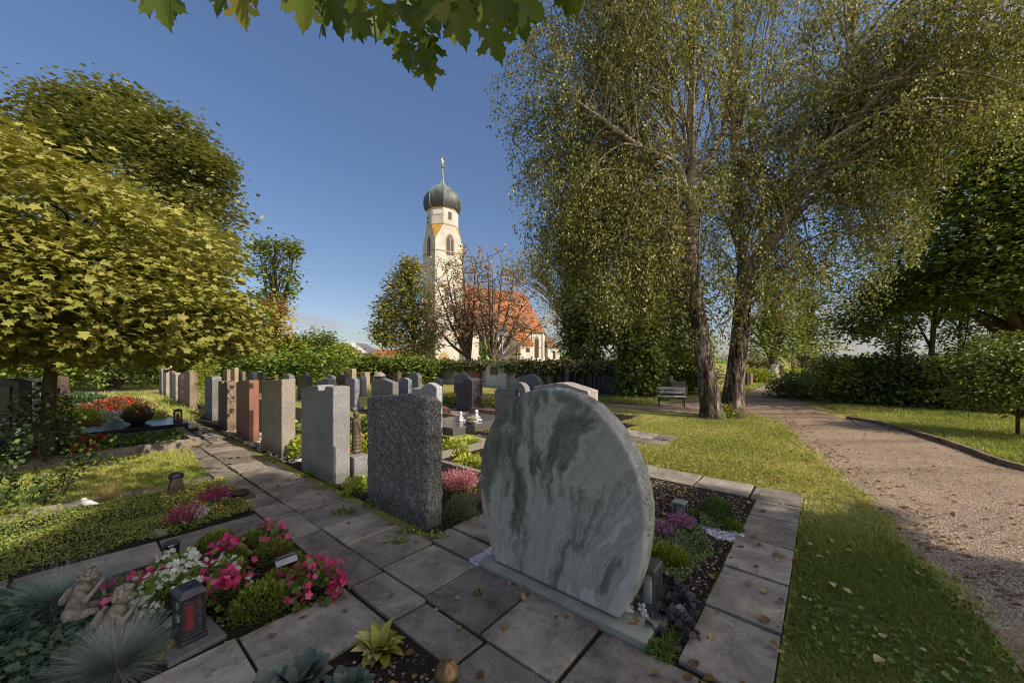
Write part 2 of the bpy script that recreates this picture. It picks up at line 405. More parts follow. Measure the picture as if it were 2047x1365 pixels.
@mat
def slab_mat():
    t = NT('concrete_slab'); co = t.coord(); a = t.attr()
    v = t.vor(co, 260); s = t.n('ShaderNodeSeparateColor'); t.l(v, s.inputs[0])
    g = t.noise(co, 3.5, 6, .7, .5); st = t.noise(co, 14, 5, .7)
    col = t.ramp(a, [(0, (.19, .165, .135)), (.5, (.265, .23, .185)), (1, (.34, .30, .245))])
    col = t.mix(1, col, t.ramp(g, [(.30, .40), (.62, 1.15)]), 'MULTIPLY')
    col = t.mix(.35, col, t.mix(1, col, t.ramp(s.outputs[0], [(0, .45), (.6, 1.), (1, 1.9)]), 'MULTIPLY'))
    col = t.mix(t.ramp(st, [(.55, 0.), (.72, .6)]), col, (.05, .045, .035))
    col = t.mix(t.ramp(t.noise(co, 23, 3, .6), [(.68, 0.), (.74, .55)]), col, (.33, .33, .27))
    return t.bsdf(col, .88, t.bump(t.math('ADD', t.math('MULTIPLY', s.outputs[0], .35), st), .4, .006), spec=.25)
@mat
def soil_mat():
    t = NT('soil'); co = t.coord(); n = t.noise(co, 55, 5, .75); m = t.noise(co, 5, 4)
    col = t.ramp(n, [(.3, (.016, .012, .009)), (.6, (.05, .037, .027)), (.8, (.12, .09, .065))])
    return t.bsdf(col, .95, t.bump(t.math('ADD', n, m), 1, .03), spec=.1)

def bigsheet():
    b = MB(); xs = [-1500, -300, -80, -40, -20, -8, 0, 8, 20, 40, 80, 300, 1500]; ys = [-300, -60, -20, -6, 0, 6, 14, 30, 60, 120, 400, 2500]
    vs = [(x, y, 0) for y in ys for x in xs]; n = len(xs)
    b.add(vs, [(j*n+i, j*n+i+1, (j+1)*n+i+1, (j+1)*n+i) for j in range(len(ys)-1) for i in range(n-1)])
    b.build('ground', lawn_mat(), loc=(0, 0, 0), **S_)
bigsheet()

# gravel path: left and right edge (pixels turned to ground points)
GL = [G(2047, 1345), G(1925, 1200), G(1800, 1088), G(1725, 1000), G(1640, 925), G(1560, 852), G(1500, 826), G(1475, 800), G(1500, 783), G(1512, 768), G(1556, 755), G(1562, 748.5)]
GR = [G(2047, 943), G(1900, 893), G(1780, 856), G(1690, 838), G(1620, 812), G(1588, 790), G(1590, 768), G(1588, 755), G(1585, 748.5)]
GLs = smooth_path([GL[0]+np.array([-2.2, -3.5, 0])]+GL, 6); GRs = smooth_path([GR[0]+np.array([7, -5.0, 0]), GR[0]+np.array([3.5, -2.5, 0]), GR[0]+np.array([1.4, -1.0, 0]), *GR], 6)
# wobble the turf edge
GLs[:, 0] += .035*np.sin(np.arange(len(GLs))*1.9)+.02*np.sin(np.arange(len(GLs))*4.3)
path_poly = [tuple(p) for p in GLs]+[tuple(p) for p in GRs[::-1]]
def resample(p, n):
    d = np.concatenate([[0], np.cumsum(np.linalg.norm(np.diff(p, axis=0), axis=1))]); return np.column_stack([np.interp(np.linspace(0, d[-1], n), d, p[:, i]) for i in range(3)])
ga, gb = resample(GLs, 90), resample(GRs, 90); gv = []; 
for q in np.linspace(0, 1, 5): gv += list(ga*(1-q)+gb*q+np.array([0, 0, .012]))
b = MB(); b.add(gv, [(j*90+i, j*90+i+1, (j+1)*90+i+1, (j+1)*90+i) for j in range(4) for i in range(89)]); b.build('gravel_path', gravel_mat(), loc=(0, 0, 0), **S_)
# spur of gravel in front of the bench
spur = [G(1475, 800), G(1500, 826), G(1440, 830), G(1310, 822), G(1180, 806), G(1180, 802), G(1310, 808), G(1385, 797)]
sheet([tuple(p) for p in spur], .008, 'path', gravel_mat(), **S_)
# thin gravel path crossing far left
sheet([tuple(p) for p in [G(-60, 783), G(330, 778), G(330, 783), G(-60, 790)]], .008, 'path', plain((.36, .30, .22), .95, scale=3), **S_)
# earth cut and old timber edging on the right of the gravel
ke = smooth_path([GR[0]+np.array([.9, -.62, 0])]+GR[:4], 5)
b = MB()
for i in range(len(ke)-1):
    p, q = ke[i], ke[i+1]; d = norm((q-p)[None])[0]; nn = np.array([d[1], -d[0], 0]); L = np.linalg.norm(q-p)
    b.box((p+q)/2+nn*.045+np.array([0, 0, .045]), L/2*.985, .045, .05+.008*random.random(), d, nn, None, random.random())
b.build('edging', bark((.10, .075, .05), (.33, .25, .16), 5, 5), loc=(0, 0, 0), bevel=.012, label='low weathered brown edging along the right side of the gravel path', cat='edging')

# ---- slabs
PV = MB(); JN = MB()
def strip(u0, u1, v0, v1, along, step, split=None, jitter=.03, z=.030):
    """slabs laid in a strip; along = 'v' or 'u'"""
    g = .009
    cols = [(u0, u1)] if split is None else list(zip([u0]+split, split+[u1]))
    if along == 'u': cols = [(v0, v1)] if split is None else list(zip([v0]+split, split+[v1]))
    a0, a1 = (v0, v1) if along == 'v' else (u0, u1)
    for k, (c0, c1) in enumerate(cols):
        t = a0-random.random()*step*.6
        while t < a1:
            e = t+step*(1+random.uniform(-jitter, jitter)); s, q = max(t, a0), min(e, a1)
            if q-s > .06:
                zz = z+random.uniform(-.006, .005); r = random.random()
                g1, g2 = g+random.uniform(-.003, .006), g+random.uniform(-.003, .006); i0 = len(PV.v)
                if along == 'v': PV.slab(c0+g1, c1-g2, s+g2, q-g1, -.03, zz, r)
                else: PV.slab(s+g1, q-g2, c0+g2, c1-g1, -.03, zz, r)
                tl = [random.uniform(-.007, .007) for _ in range(2)]
                for i_, (e1, e2) in enumerate(((-1, -1), (1, -1), (1, 1), (-1, 1))): x_, y_, z_ = PV.v[i0+4+i_]; PV.v[i0+4+i_] = (x_, y_, z_+tl[0]*e1+tl[1]*e2)
            t = e
    JN.add([W(u0, v0, .009), W(u1, v0, .009), W(u1, v1, .009), W(u0, v1, .009)], [(0, 1, 2, 3)])
strip(1.28, 2.08, -1.6, 9.0, 'v', .54, [1.56])
strip(1.45, 2.12, 9.0, 22, 'v', .6, [1.78])
strip(-2.2, 1.28, 2.04, 2.64, 'u', .95)
strip(-2.6, 1.28, 4.10, 4.60, 'u', .80)
strip(-1.5, 1.28, 6.22, 6.55, 'u', .8)
strip(2.08, 5.15, 2.10, 2.78, 'u', .72)
strip(2.10, 5.15, .19, .62, 'u', .62)
strip(5.15, 5.72, .19, 5.7, 'v', .62)
strip(7.2, 8.25, 2.35, 12, 'v', .6, [7.7])
strip(10.6, 11.1, 5.2, 14, 'v', .6)
PV.build('pavement', slab_mat(), loc=(0, 0, 0), bevel=.006, **S_)
@mat
def joint_mat():
    t = NT('joint_moss'); co = t.coord(); n = t.noise(co, 6, 5, .7)
    return t.bsdf(t.ramp(n, [(.4, (.022, .018, .013)), (.62, (.035, .036, .012)), (.75, (.07, .07, .02))]), .95, spec=.1)
JN.build('ground', joint_mat(), loc=(0, 0, 0), **S_)
# grey slab bridging path edge at the right and the thin paved line across the right lawn
b = MB()
c = [G(1702, 842), G(1745, 838), G(1772, 851), G(1722, 856)]; b.add([*[p+np.array([0, 0, .035]) for p in c], *c], [(0, 3, 2, 1), (0, 1, 5, 4), (1, 2, 6, 5), (2, 3, 7, 6), (3, 0, 4, 7)])
b.build('pavement', slab_mat(), bevel=.006, loc=(0, 0, 0), **S_)
b = MB(); c = [G(1760, 840), G(2120, 866), G(2120, 860), G(1770, 836.5)]; b.add([p+np.array([0, 0, .02]) for p in c], [(0, 1, 2, 3)])
b.build('path', slab_mat(), loc=(0, 0, 0), **S_)

# ---- soil beds
beds = MB()
def bed(u0, u1, v0, v1, z=.016):
    beds.add([W(u0, v0, z), W(u1, v0, z), W(u1, v1, z), W(u0, v1, z)], [(0, 1, 2, 3)])
bed(-2.4, 1.28, 2.64, 4.10, .026); bed(-2.6, 1.28, 4.60, 6.22, .026); bed(-1.5, 1.28, -1, 2.04, .026)
bed(2.12, 5.15, .62, 2.10, .022); bed(2.2, 5.15, 2.78, 5.0); bed(2.2, 5.15, 5.0, 11.5); bed(2.2, 5, 11.5, 18)
bed(5.75, 7.2, 3.2, 11.5); bed(8.3, 10.5, 3.6, 14)
beds.build('soil', soil_mat(), loc=(0, 0, 0), **S_)

# ---- lawns: blades
GREEN = leaf_mat((.18, .235, .045), (.43, .44, .11), (.68, .60, .24), .25, .6)
def lawn(name, polys, n, hgt, fall=1.7, tint=(0, 1), size0=1.0, m=GREEN, shade_grad=False):
    pts = np.concatenate([sample_poly(p, k, fall) for p, k in zip(polys, n)])
    N = len(pts); d = np.hypot(pts[:, 0], pts[:, 1])
    nz_ = .5+.5*np.sin(pts[:, 0]*1.7+1.3*np.sin(pts[:, 1]*1.1))*np.cos(pts[:, 1]*1.9+pts[:, 0]*.6)
    y = norm(np.column_stack([RS.normal(0, .75, N), RS.normal(0, .75, N), np.abs(RS.normal(.8, .3, N))]))
    sz = hgt*(.5+.9*RS.rand(N))*np.clip(d/4, .8, 2.2)*size0
    rn = tint[0]+(tint[1]-tint[0])*np.clip(.75*nz_**1.4+.5*RS.rand(N)-.08+.25*np.sin(pts[:, 0]*.9-pts[:, 1]*.7), 0, 1)
    if shade_grad: rn = np.clip(.55*rn+.75*np.clip((pts[:, 1]-2.9)/1.9, 0, 1)*(.6+.5*RS.rand(N)), 0, 1)
    cards(name, T_blade2(.16, .4), pts, y, rdir(N), sz, m, rnd=rn, kind='stuff', loc=(0, 0, 0))
right_strip = [W(5.6, .17), W(4, .17), W(1.6, .15), W(.9, .15), W(.2, -1.9)]+[GLs[i] for i in range(0, 20)]+[tuple(p) for p in [G(1690, 960), G(1600, 990)]]
mid = [W(5.75, .1), W(5.4, -.55), G(1725, 1000), G(1640, 925), G(1560, 852), G(1500, 828), G(1440, 832), G(1310, 826), G(1240, 845), W(8.35, 2.3), W(7.16, 2.3), W(7.16, 3.2), W(5.75, 3.2)]
lawn('grass', [[W(5.6, .2), W(1.2, .16), W(-.3, .0), W(-.2, -1.35)]+[tuple(p) for p in GLs[6:26]]], [80000], .042, 1.2, (0, .9), 1.0, leaf_mat((.10, .155, .024), (.27, .32, .06), (.60, .53, .20), .25, .6), True)  # deeper green paints the foreground shade into the blades, yellowing at its edge
lawn('grass', [mid, [W(8.3, 2.3), G(1310, 828), G(1180, 808), W(11.1, 5.3), W(10.6, 5.3), W(10.6, 3.4), W(8.3, 3.5)]], [95000, 12000], .026, 1.0, (.25, 1))
rl = [G(2047, 930), G(1900, 883), G(1780, 848), G(1690, 828), G(1650, 812), G(1700, 806), G(1994, 822), G(2300, 842), G(2300, 930)]
lawn('grass', [rl], [52000], .036, .8, (.05, .6))
lawn('grass', [[W(1.27, 6.58), W(1.42, 8.9), W(-1.8, 8.9), W(-1.8, 6.56)]], [38000], .03, .8, (.1, .7))
lawn('grass', [[G(300, 785), G(345, 800), G(405, 835), G(370, 845), G(140, 800), G(100, 792)], [G(130, 772), G(330, 772), G(330, 778), G(60, 782)], [G(1120, 800), G(1310, 800), G(1300, 812), G(1150, 800)], [G(1480, 790), G(1545, 765), G(1555, 755), G(1480, 765)], [G(1600, 790), G(1600, 768), G(1680, 780), G(1640, 800)]], [9000, 4000, 5000, 2500, 2500], .07, .3, (.1, .8))
# ================================================================ gravestones
def at_u(px, u0):
    m = (px-CX)/F; Y = u0/(m*DU[0]+DU[1]); return np.array([m*Y, Y, 0.])
def along(J, d, px):
    m = (px-CX)/F; return (m*J[1]-J[0])/(d[0]-m*d[1])
SHAPES = dict(
    flat=[(0, 1), (1, 1)], slope=[(0, 1), (1, .95)], slopeback=[(0, .95), (1, 1)],
    arch=[(0, .93), (.06, .965), (.2, .99), (.45, 1), (.7, .985), (.9, .955), (1, .92)],
    round=[(0, .72), (.05, .83), (.15, .92), (.3, .98), (.5, 1), (.7, .98), (.85, .92), (.95, .83), (1, .72)],
    shoulder=[(0, 1), (.1, .99), (.55, .985), (.72, .96), (.88, .955), (1, .94)],
    soft=[(0, .94), (.05, .975), (.15, .995), (.4, 1), (.75, .99), (.93, .97), (1, .93)],
    gable=[(0, .9), (.45, 1), (.55, 1), (1, .92)], peak=[(0, .93), (.35, 1), (1, .95)],
    notch=[(0, .995), (.10, 1), (.22, 1), (.26, .955), (.42, .945), (.47, 1.0), (.62, .99), (.8, .965), (1, .93)],
    wave=[(0, .80), (.08, .86), (.2, .86), (.4, .88), (.55, .95), (.75, 1), (.9, .99), (1, .92)],
    lowhigh=[(0, .93), (.2, .985), (.32, 1), (.5, .95), (.62, .88), (1, .87)],
    dip=[(0, .97), (.2, 1), (.35, .985), (.42, .95), (.6, .945), (.66, .99), (1, .97)],
    twin=[(0, .96), (.3, 1), (.5, .97), (.52, .99), (.6, 1), (1, .99)],
    curl=[(0, .75), (.1, .9), (.3, .985), (.5, 1), (.8, .95), (1, .86)])
def stone(xl, xj, xr, yt, u0=None, yb=None, shape='flat', m=None, label='', group=None, name='gravestone', bev=.012, base=None, extra=None):
    J = G(xj, yb) if yb else at_u(xj, u0)
    wd = along(J, DV, xl); th = along(J, DU, xr)
    hgt = H-(yt-HY)/F*J[1]
    poly = [(0, 0)]+[(s*wd, t*hgt) for s, t in SHAPES[shape]]+[(wd, 0)]
    b = MB(); b.prism(poly[::-1], J, DV, np.array([0, 0, 1.]), DU, th)
    c = J+DV*wd/2+DU*th/2
    t = thing(name, c, label, 'gravestone', group)
    b.build('slab', m, t, bevel=bev)
    if base:
        q = MB(); q.box(c+np.array([0, 0, base[0]/2+.01]), th/2+base[1], wd/2+base[1], base[0]/2, DU, DV); q.build('plinth', base[2] if len(base) > 2 else m, t, bevel=.006)
    if extra: extra(t, J, wd, th, hgt)
    return t, J, wd, th, hgt
GY = lambda *a, **k: granite(*a, **k)
m_light = granite((.30, .295, .285), (.10, .10, .10), (.52, .51, .49), 70, .6)
m_rough = granite((.21, .20, .175), (.045, .043, .038), (.50, .48, .44), 34, .8, .35, .9)
m_beige = granite((.36, .31, .25), (.12, .09, .07), (.52, .48, .41), 60, .6)
m_red = granite((.36, .155, .105), (.15, .06, .04), (.48, .28, .21), 70, .5)
m_brown = granite((.33, .235, .155), (.08, .05, .03), (.47, .37, .27), 34, .85, bumpy=.8)
m_grey = granite((.27, .26, .24), (.10, .10, .095), (.42, .41, .38), 30, .75, .5)
m_coarse = granite((.36, .26, .18), (.12, .07, .05), (.5, .40, .31), 40, .85, bumpy=.7)
m_rb = granite((.33, .17, .13), (.14, .07, .06), (.42, .27, .22), 50, .6)
m_pale = granite((.42, .38, .33), (.2, .18, .15), (.56, .52, .47), 40, .8, .3)
m_tan = granite((.46, .35, .25), (.22, .16, .11), (.55, .46, .36), 40, .75)
m_pink = granite((.42, .28, .22), (.2, .12, .1), (.52, .4, .34), 40, .7)
m_dark = granite((.05, .048, .05), (.018, .018, .02), (.11, .11, .12), 80, .3)
m_blue = granite((.045, .055, .085), (.02, .022, .035), (.12, .14, .19), 80, .25)
m_bluegrey = granite((.27, .285, .32), (.13, .14, .17), (.40, .42, .45), 12, .45, .3)
m_mid = granite((.23, .225, .225), (.11, .11, .11), (.36, .36, .355), 60, .5)
m_white = granite((.5, .5, .5), (.33, .33, .34), (.62, .62, .61), 14, .45, .2)
m_brn = granite((.15, .10, .075), (.07, .045, .035), (.24, .17, .13), 40, .6)

# -- disc -----------------------------------------------------------------
@mat
def disc_marble():
    t = NT('green_marble')
    tc = t.n('ShaderNodeTexCoord'); mp = t.n('ShaderNodeMapping')
    # rotate so that x runs along the slab width, y through it
    mp.inputs['Rotation'].default_value = (0, 0, -(A+math.pi/2)); t.l(tc.outputs['Object'], mp.inputs[0]); co = mp.outputs[0]
    sx = t.n('ShaderNodeSeparateXYZ'); t.l(co, sx.inputs[0])
    warp = t.n('ShaderNodeTexNoise'); warp.inputs['Scale'].default_value = 1.7; warp.inputs['Detail'].default_value = 6; warp.inputs['Roughness'].default_value = .6; t.l(co, warp.inputs['Vector'])
    cx = t.n('ShaderNodeSeparateColor'); t.l(warp.outputs['Color'], cx.inputs[0])
    # the veins lean outwards towards the foot, as in a flow
    lean = t.math('MULTIPLY', t.math('SUBTRACT', .75, sx.outputs[2]), t.math('ADD', t.math('MULTIPLY', sx.outputs[0], -.55), .22))
    px = t.math('ADD', t.math('SUBTRACT', sx.outputs[0], lean), t.math('MULTIPLY', t.math('SUBTRACT', cx.outputs[0], .5), .40))
    pz = t.math('ADD', t.math('MULTIPLY', sx.outputs[2], .16), t.math('MULTIPLY', cx.outputs[1], .22))
    cb = t.n('ShaderNodeCombineXYZ'); t.l(px, cb.inputs[0]); t.l(pz, cb.inputs[2]); t.l(t.math('MULTIPLY', sx.outputs[1], .3), cb.inputs[1])
    bands = t.noise(cb.outputs[0], 4.6, 5, .62, .3)
    fine = t.noise(cb.outputs[0], 24, 6, .7, .5); cloud = t.noise(co, 2.6, 6, .68, .8)
    big = t.noise(cb.outputs[0], 2.3, 3, .5)
    k = t.math('ADD', t.math('MULTIPLY', bands, .62), t.math('ADD', t.math('MULTIPLY', fine, .16), t.math('MULTIPLY', cloud, .28)))
    # darker green in the middle and left, paler at the right and foot
    zone = t.math('ADD', t.math('MULTIPLY', sx.outputs[0], -.10), t.math('MULTIPLY', t.math('SUBTRACT', .8, sx.outputs[2]), .07))
    k = t.math('ADD', k, t.math('SUBTRACT', zone, .0))
    k = t.math('ADD', k, t.math('MULTIPLY', t.math('SUBTRACT', big, .5), .35))
    def patch(x0, z0, sx_, sz_, amt):
        d = t.math('ADD', t.math('POWER', t.math('MULTIPLY', t.math('SUBTRACT', px, x0), 1/sx_), 2), t.math('POWER', t.math('MULTIPLY', t.math('SUBTRACT', sx.outputs[2], z0), 1/sz_), 2))
        d = t.math('ADD', d, t.math('MULTIPLY', t.math('SUBTRACT', cloud, .5), 2.2)); return t.math('MULTIPLY', t.ramp(d, [(.15, 1.), (1.0, 0.)]), amt)
    k = t.math('SUBTRACT', k, t.math('ADD', patch(.02, .98, .2, .34, .07), patch(-.66, .32, .18, .26, .10)))
    col = t.ramp(k, [(.385, (.05, .06, .046)), (.45, (.11, .124, .096)), (.487, (.28, .28, .235)), (.53, (.47, .455, .385)), (.59, (.33, .325, .275)), (.65, (.58, .56, .48))])
    col = t.mix(.28, col, t.ramp(fine, [(.36, (.15, .16, .135)), (.62, (.52, .505, .455))]))
    br = t.noise(co, 1.6, 4, .6); col = t.mix(t.ramp(br, [(.56, 0.), (.68, .35)]), col, (.25, .185, .14))
    return t.bsdf(col, .42, t.bump(fine, .06, .003), spec=.4)
m_disc = disc_marble()
m_plinth = granite((.46, .47, .43), (.30, .315, .29), (.57, .57, .53), 6, .5, .2, .05, .2)
DC = W(2.14, 1.467, 0)
disc = thing('gravestone', DC+DU*.09, 'big upright disc of green and white veined marble with carved ivy along its rim', 'gravestone')
def disc_outline(n=80):
    a0 = -math.asin(.625/.95); pts = []
    for k in range(n+1):
        a = a0+(math.pi-2*a0)*k/n; q = math.sin(a)
        pts.append((.675*math.cos(a), .70+(.745 if q >= 0 else .95)*q))
    return pts
ol = disc_outline()
b = MB(); b.prism(ol[::-1], DC, DV, np.array([0, 0, 1.]), DU, .175); b.build('slab', m_disc, disc, bevel=.022, seg=3)
q = MB(); q.slab(2.075, 2.34, .765, 2.085, -.01, .065); q.build('plinth', m_plinth, disc, bevel=.006)
# carved ivy leaves standing proud of the rim
pos = []; yd = []; nr = []; sz = []
rr = random.Random(3)
for k in range(84):
    a = R(rr.uniform(-8, 108)); v = -.675*math.cos(a); z = .70+.745*math.sin(a)
    n = norm((-DV*math.cos(a)*.675+np.array([0, 0, .745*math.sin(a)]))[None])[0]
    dp = rr.uniform(.05, .13); tgt = DC+DV*v+np.array([0, 0, z])+DU*dp-n*.004
    tang = np.cross(DU, n); d = tang*rr.choice([-1, 1])*rr.uniform(.3, 1)+DU*rr.uniform(-1, .8)
    pos.append(tgt-norm(d[None])[0]*.045); yd.append(d); nr.append(n+.06*rdir(1)[0]); sz.append(rr.uniform(.07, .11))
lo = cards('ivy_relief', T_ovate(.85, .07), pos, yd, nr, sz, m_plinth, disc)
so_ = lo.modifiers.new('thick', 'SOLIDIFY'); so_.thickness = .014; so_.offset = -1

# -- rough grey stone --------------------------------------------------------
def rough_stone():
    J = G(852, 1064); wd = along(J, DV, 732); th = along(J, DU, 886); hg = H-(798-HY)/F*J[1]
    top = [(0, 1.0), (.12, 1.02), (.28, 1.03), (.45, 1.0), (.7, .985), (1, .96)]
    b = MB(); nv, nz, nu = 26, 34, 8
    t = thing('gravestone', J+DV*wd/2+DU*th/2, 'rough hewn dark grey granite gravestone with a slanting top beside the marble disc', 'gravestone')
    rr = np.random.RandomState(5)
    def dis(p, n, a=.010): 
        q = p*7; s = math.sin(q[0]*2.1+q[2]*1.3)*math.sin(q[1]*2.7-q[2])*.6+rr.normal(0, .45); return p+n*a*s
    grid = {}
    def V(i, j, k):
        key = (i, j, k)
        if key not in grid:
            s = i/nv; tt = j/nz; uu = k/nu; tp = np.interp(s, [a for a, _ in top], [c for _, c in top])*hg
            # the crown falls towards the front edge and right shoulder
            tp -= .05*max(0, uu-.3)*(1-s)
            z = tt*tp; p = J+DV*(s*wd)+DU*(uu*th)+np.array([0, 0, z])
            n = np.zeros(3)
            if i in (0, nv): n += DV*(1 if i else -1)
            if k in (0, nu): n += DU*(1 if k else -1)
            if j == nz: n += np.array([0, 0, 1.])
            if np.abs(n).sum(): p = dis(p, norm(n[None])[0])
            if sum([i in (0, nv), k in (0, nu), j == nz]) >= 2: p = p-n*.010
            grid[key] = len(b.v); b.v.append(tuple(p))
        return grid[key]
    def quad(a, c, d, e): b.f.append((a, c, d, e)); b.r.append(.5)
    for i in range(nv):
        for j in range(nz):
            quad(V(i, j, 0), V(i, j+1, 0), V(i+1, j+1, 0), V(i+1, j, 0)); quad(V(i, j, nu), V(i+1, j, nu), V(i+1, j+1, nu), V(i, j+1, nu))
    for k in range(nu):
        for j in range(nz):
            quad(V(0, j, k), V(0, j, k+1), V(0, j+1, k+1), V(0, j+1, k)); quad(V(nv, j, k), V(nv, j+1, k), V(nv, j+1, k+1), V(nv, j, k+1))
        for i in range(nv): quad(V(i, nz, k), V(i, nz, k+1), V(i+1, nz, k+1), V(i+1, nz, k))
    b.build('slab', m_rough, t)
rough_stone()

# -- first row --------------------------------------------------------------
def statue_side(t, J, wd, th, hgt):
    q = MB(); q.box(J+DU*(th+.14)+DV*.05+np.array([0, 0, .16]), .11, .10, .17, DU, DV); q.build('pedestal', m_light, t, bevel=.01)
stone(602, 666, 700, 773, yb=972, shape='notch', m=m_light, label='broad pale grey granite gravestone with a bite cut from its top edge', extra=statue_side)
stone(522.5, 563, 591, 758, yb=917, shape='slope', m=m_beige, label='beige speckled gravestone with a sloping top, left of the notched pale grey one')
stone(472, 498, 518, 760, yb=886, shape='shoulder', m=m_red, label='salmon red granite gravestone in the nearest row')
stone(436, 454, 473, 762, yb=862, shape='dip', m=m_brown, label='coarse brown gravestone just left of the salmon red one')
stone(409, 424, 443, 752, yb=842, shape='soft', m=m_grey, label='weathered grey gravestone with rounded shoulders and streaked side')
stone(368, 379, 395, 741, yb=820, shape='soft', m=m_coarse, label='tall coarse tan gravestone standing right before the slender thuja')
stone(355, 362, 371.5, 748, yb=810, shape='round', m=m_rb, label='low reddish brown gravestone with round top, left of the tall coarse tan one')
stone(344, 351, 363, 745, yb=804, shape='peak', m=m_pale, label='pale grey pointed gravestone with streaked side near the far end of the front row')
stone(339, 344, 350, 741, yb=798, shape='flat', m=m_rb, label='narrow rust red gravestone partly hidden by the pale pointed one')
def top_figure(t, J, wd, th, hgt):
    c = J+DV*wd/2+DU*th/2+np.array([0, 0, hgt]); blob('bust', [('b', c+np.array([0, 0, .05]), .14, .1, .10), ('b', c+np.array([.1, .05, .10]), .09, .08, .09)], plain((.62, .58, .5), .8), t, .02, 3)
stone(326, 332, 339, 738, yb=794, shape='arch', m=m_pale, label='curved pale gravestone topped by a small white carved bust', extra=top_figure)
stone(318, 323, 329, 735, yb=789, shape='curl', m=m_grey, label='last gravestone of the front row, grey with a curled edge')

# -- statue of a robed figure on the pedestal of the notched stone
PB = G(700, 958)+DU*.12+DV*.06
PB = np.array([PB[0], PB[1], .34])
st = thing('statue', PB, 'slim bronze robed madonna statue on the pedestal of the notched grey stone', 'statue')
b3 = PB
pr = [('c', b3+np.array([0, 0, .03]), b3+np.array([0, 0, .26]), .065, .058), ('c', b3+np.array([0, 0, .26]), b3+np.array([0, 0, .42]), .058, .062), ('c', b3+np.array([0, 0, .42]), b3+np.array([0, 0, .47]), .055, .028), ('b', b3+np.array([.0, .0, .53]), .034, .038, .048), ('b', b3+np.array([-.006, .006, .535]), .042, .042, .05)]
fr = DU*.8+DV*.2; sd = DV
for s in (-1, 1): pr += [('c', b3+sd*.055*s+np.array([0, 0, .43]), b3+sd*.062*s+fr*.03+np.array([0, 0, .32]), .024, .02), ('c', b3+sd*.062*s+fr*.03+np.array([0, 0, .32]), b3+sd*.01*s+fr*.075+np.array([0, 0, .35]), .02, .015)]
for k in range(10):
    a = 2*math.pi*k/10; pr.append(('c', b3+np.array([.062*math.cos(a), .062*math.sin(a), .02]), b3+np.array([.05*math.cos(a+.2), .05*math.sin(a+.2), .33]), .014, .008))
blob('figure', pr, plain((.16, .115, .075), .55, .35, var=.35, scale=14), st, .0065, 2)

# -- second row, left to right  (u about 5.9)
U2 = 5.9
stone(690, 709, 719, 755, u0=5.95, shape='peak', m=m_bluegrey, label='pointed blue grey marble gravestone just behind the notched pale stone', base=(.09, .1, m_bluegrey))
stone(594, 614, 625, 750, u0=6.1, shape='soft', m=m_dark, label='polished near black gravestone with soft top behind the beige and grey stones')
stone(514, 526, 533, 744, u0=6.1, shape='soft', m=m_dark, label='slim black gravestone between the salmon red and beige stones')
stone(493, 507, 515, 743, u0=6.6, shape='gable', m=m_blue, label='dark navy gabled gravestone left of the slim black one')
stone(477, 485, 491, 743, u0=6.3, shape='flat', m=m_mid, label='dark speckled flat topped gravestone left of the navy gabled one')
stone(461, 469, 477, 735, u0=6.0, shape='shoulder', m=m_tan, label='tall light sandstone gravestone rising behind the coarse brown one')
stone(445, 454, 461, 739, u0=6.2, shape='soft', m=m_pink, label='dull rose gravestone beside the tall light sandstone one')
stone(434, 439, 443.5, 739, u0=6.4, shape='flat', m=m_rb, label='small brick red gravestone behind the weathered grey one')
stone(417, 422, 427, 736, u0=6.2, shape='arch', m=m_pale, label='narrow pale arched gravestone, right one of the pair beside the thuja')
stone(412, 415, 419, 733, u0=6.8, shape='soft', m=m_pale, label='narrow pale gravestone, left one of the pair beside the thuja')
# -- third row (u about 8.3)
stone(537, 549, 557, 749, u0=8.2, shape='twin', m=m_brn, label='low purple brown gravestone with twin crowns behind the beige one')
stone(565, 578, 589, 748, u0=8.0, shape='gable', m=m_mid, label='low dark gabled gravestone peeking over the top of the beige one')
stone(635, 656, 671, 757, u0=8.2, shape='lowhigh', m=m_mid, label='low slate grey gravestone right of the near black soft topped one')
stone(653, 664, 671.5, 750, u0=9.3, shape='gable', m=m_bluegrey, label='pale blue gabled gravestone behind the low slate grey one')
stone(674, 690, 699, 748, u0=9.0, shape='slope', m=m_brn, label='chocolate brown gravestone beside the pointed blue grey marble')
stone(716, 724, 733, 751, u0=8.3, shape='curl', m=m_bluegrey, label='slate blue gravestone with a curved sail like edge')
stone(742, 785, 796.5, 758, u0=6.2, shape='gable', m=m_mid, label='wide mid grey gravestone showing over the left of the rough granite one')
stone(797, 816, 823.5, 755, u0=6.9, shape='peak', m=m_bluegrey, label='veined blue grey gravestone between the wide grey and white ones')
stone(822, 873, 885, 766, u0=5.0, shape='lowhigh', m=m_white, label='low white marble gravestone with a wave top, right behind the rough granite', bev=.02)
stone(867, 879, 885.5, 757, u0=8.2, shape='soft', m=m_mid, label='grey gravestone just showing over the right end of the white marble one')
stone(912, 944, 964, 756, yb=826, shape='lowhigh', m=granite((.085, .085, .10), (.05, .05, .06), (.14, .14, .15), 50, .55), label='dark slate gravestone with a reddish right part behind the polished grave slab',
      extra=lambda t, J, wd, th, hgt: MB().prism([(0, .0), (0, hgt*.93), (wd*.32, hgt*1.005), (wd*.32, 0)][::-1], J-DU*.012, DV, np.array([0, 0, 1.]), DU, th+.03).build('side_block', granite((.13, .075, .06), (.07, .04, .03), (.2, .12, .1), 60, .45), t, bevel=.01))
stone(907, 938, 944, 747, u0=10.6, shape='curl', m=m_mid, label='rounded grey gravestone rising behind the dark slate and red one')
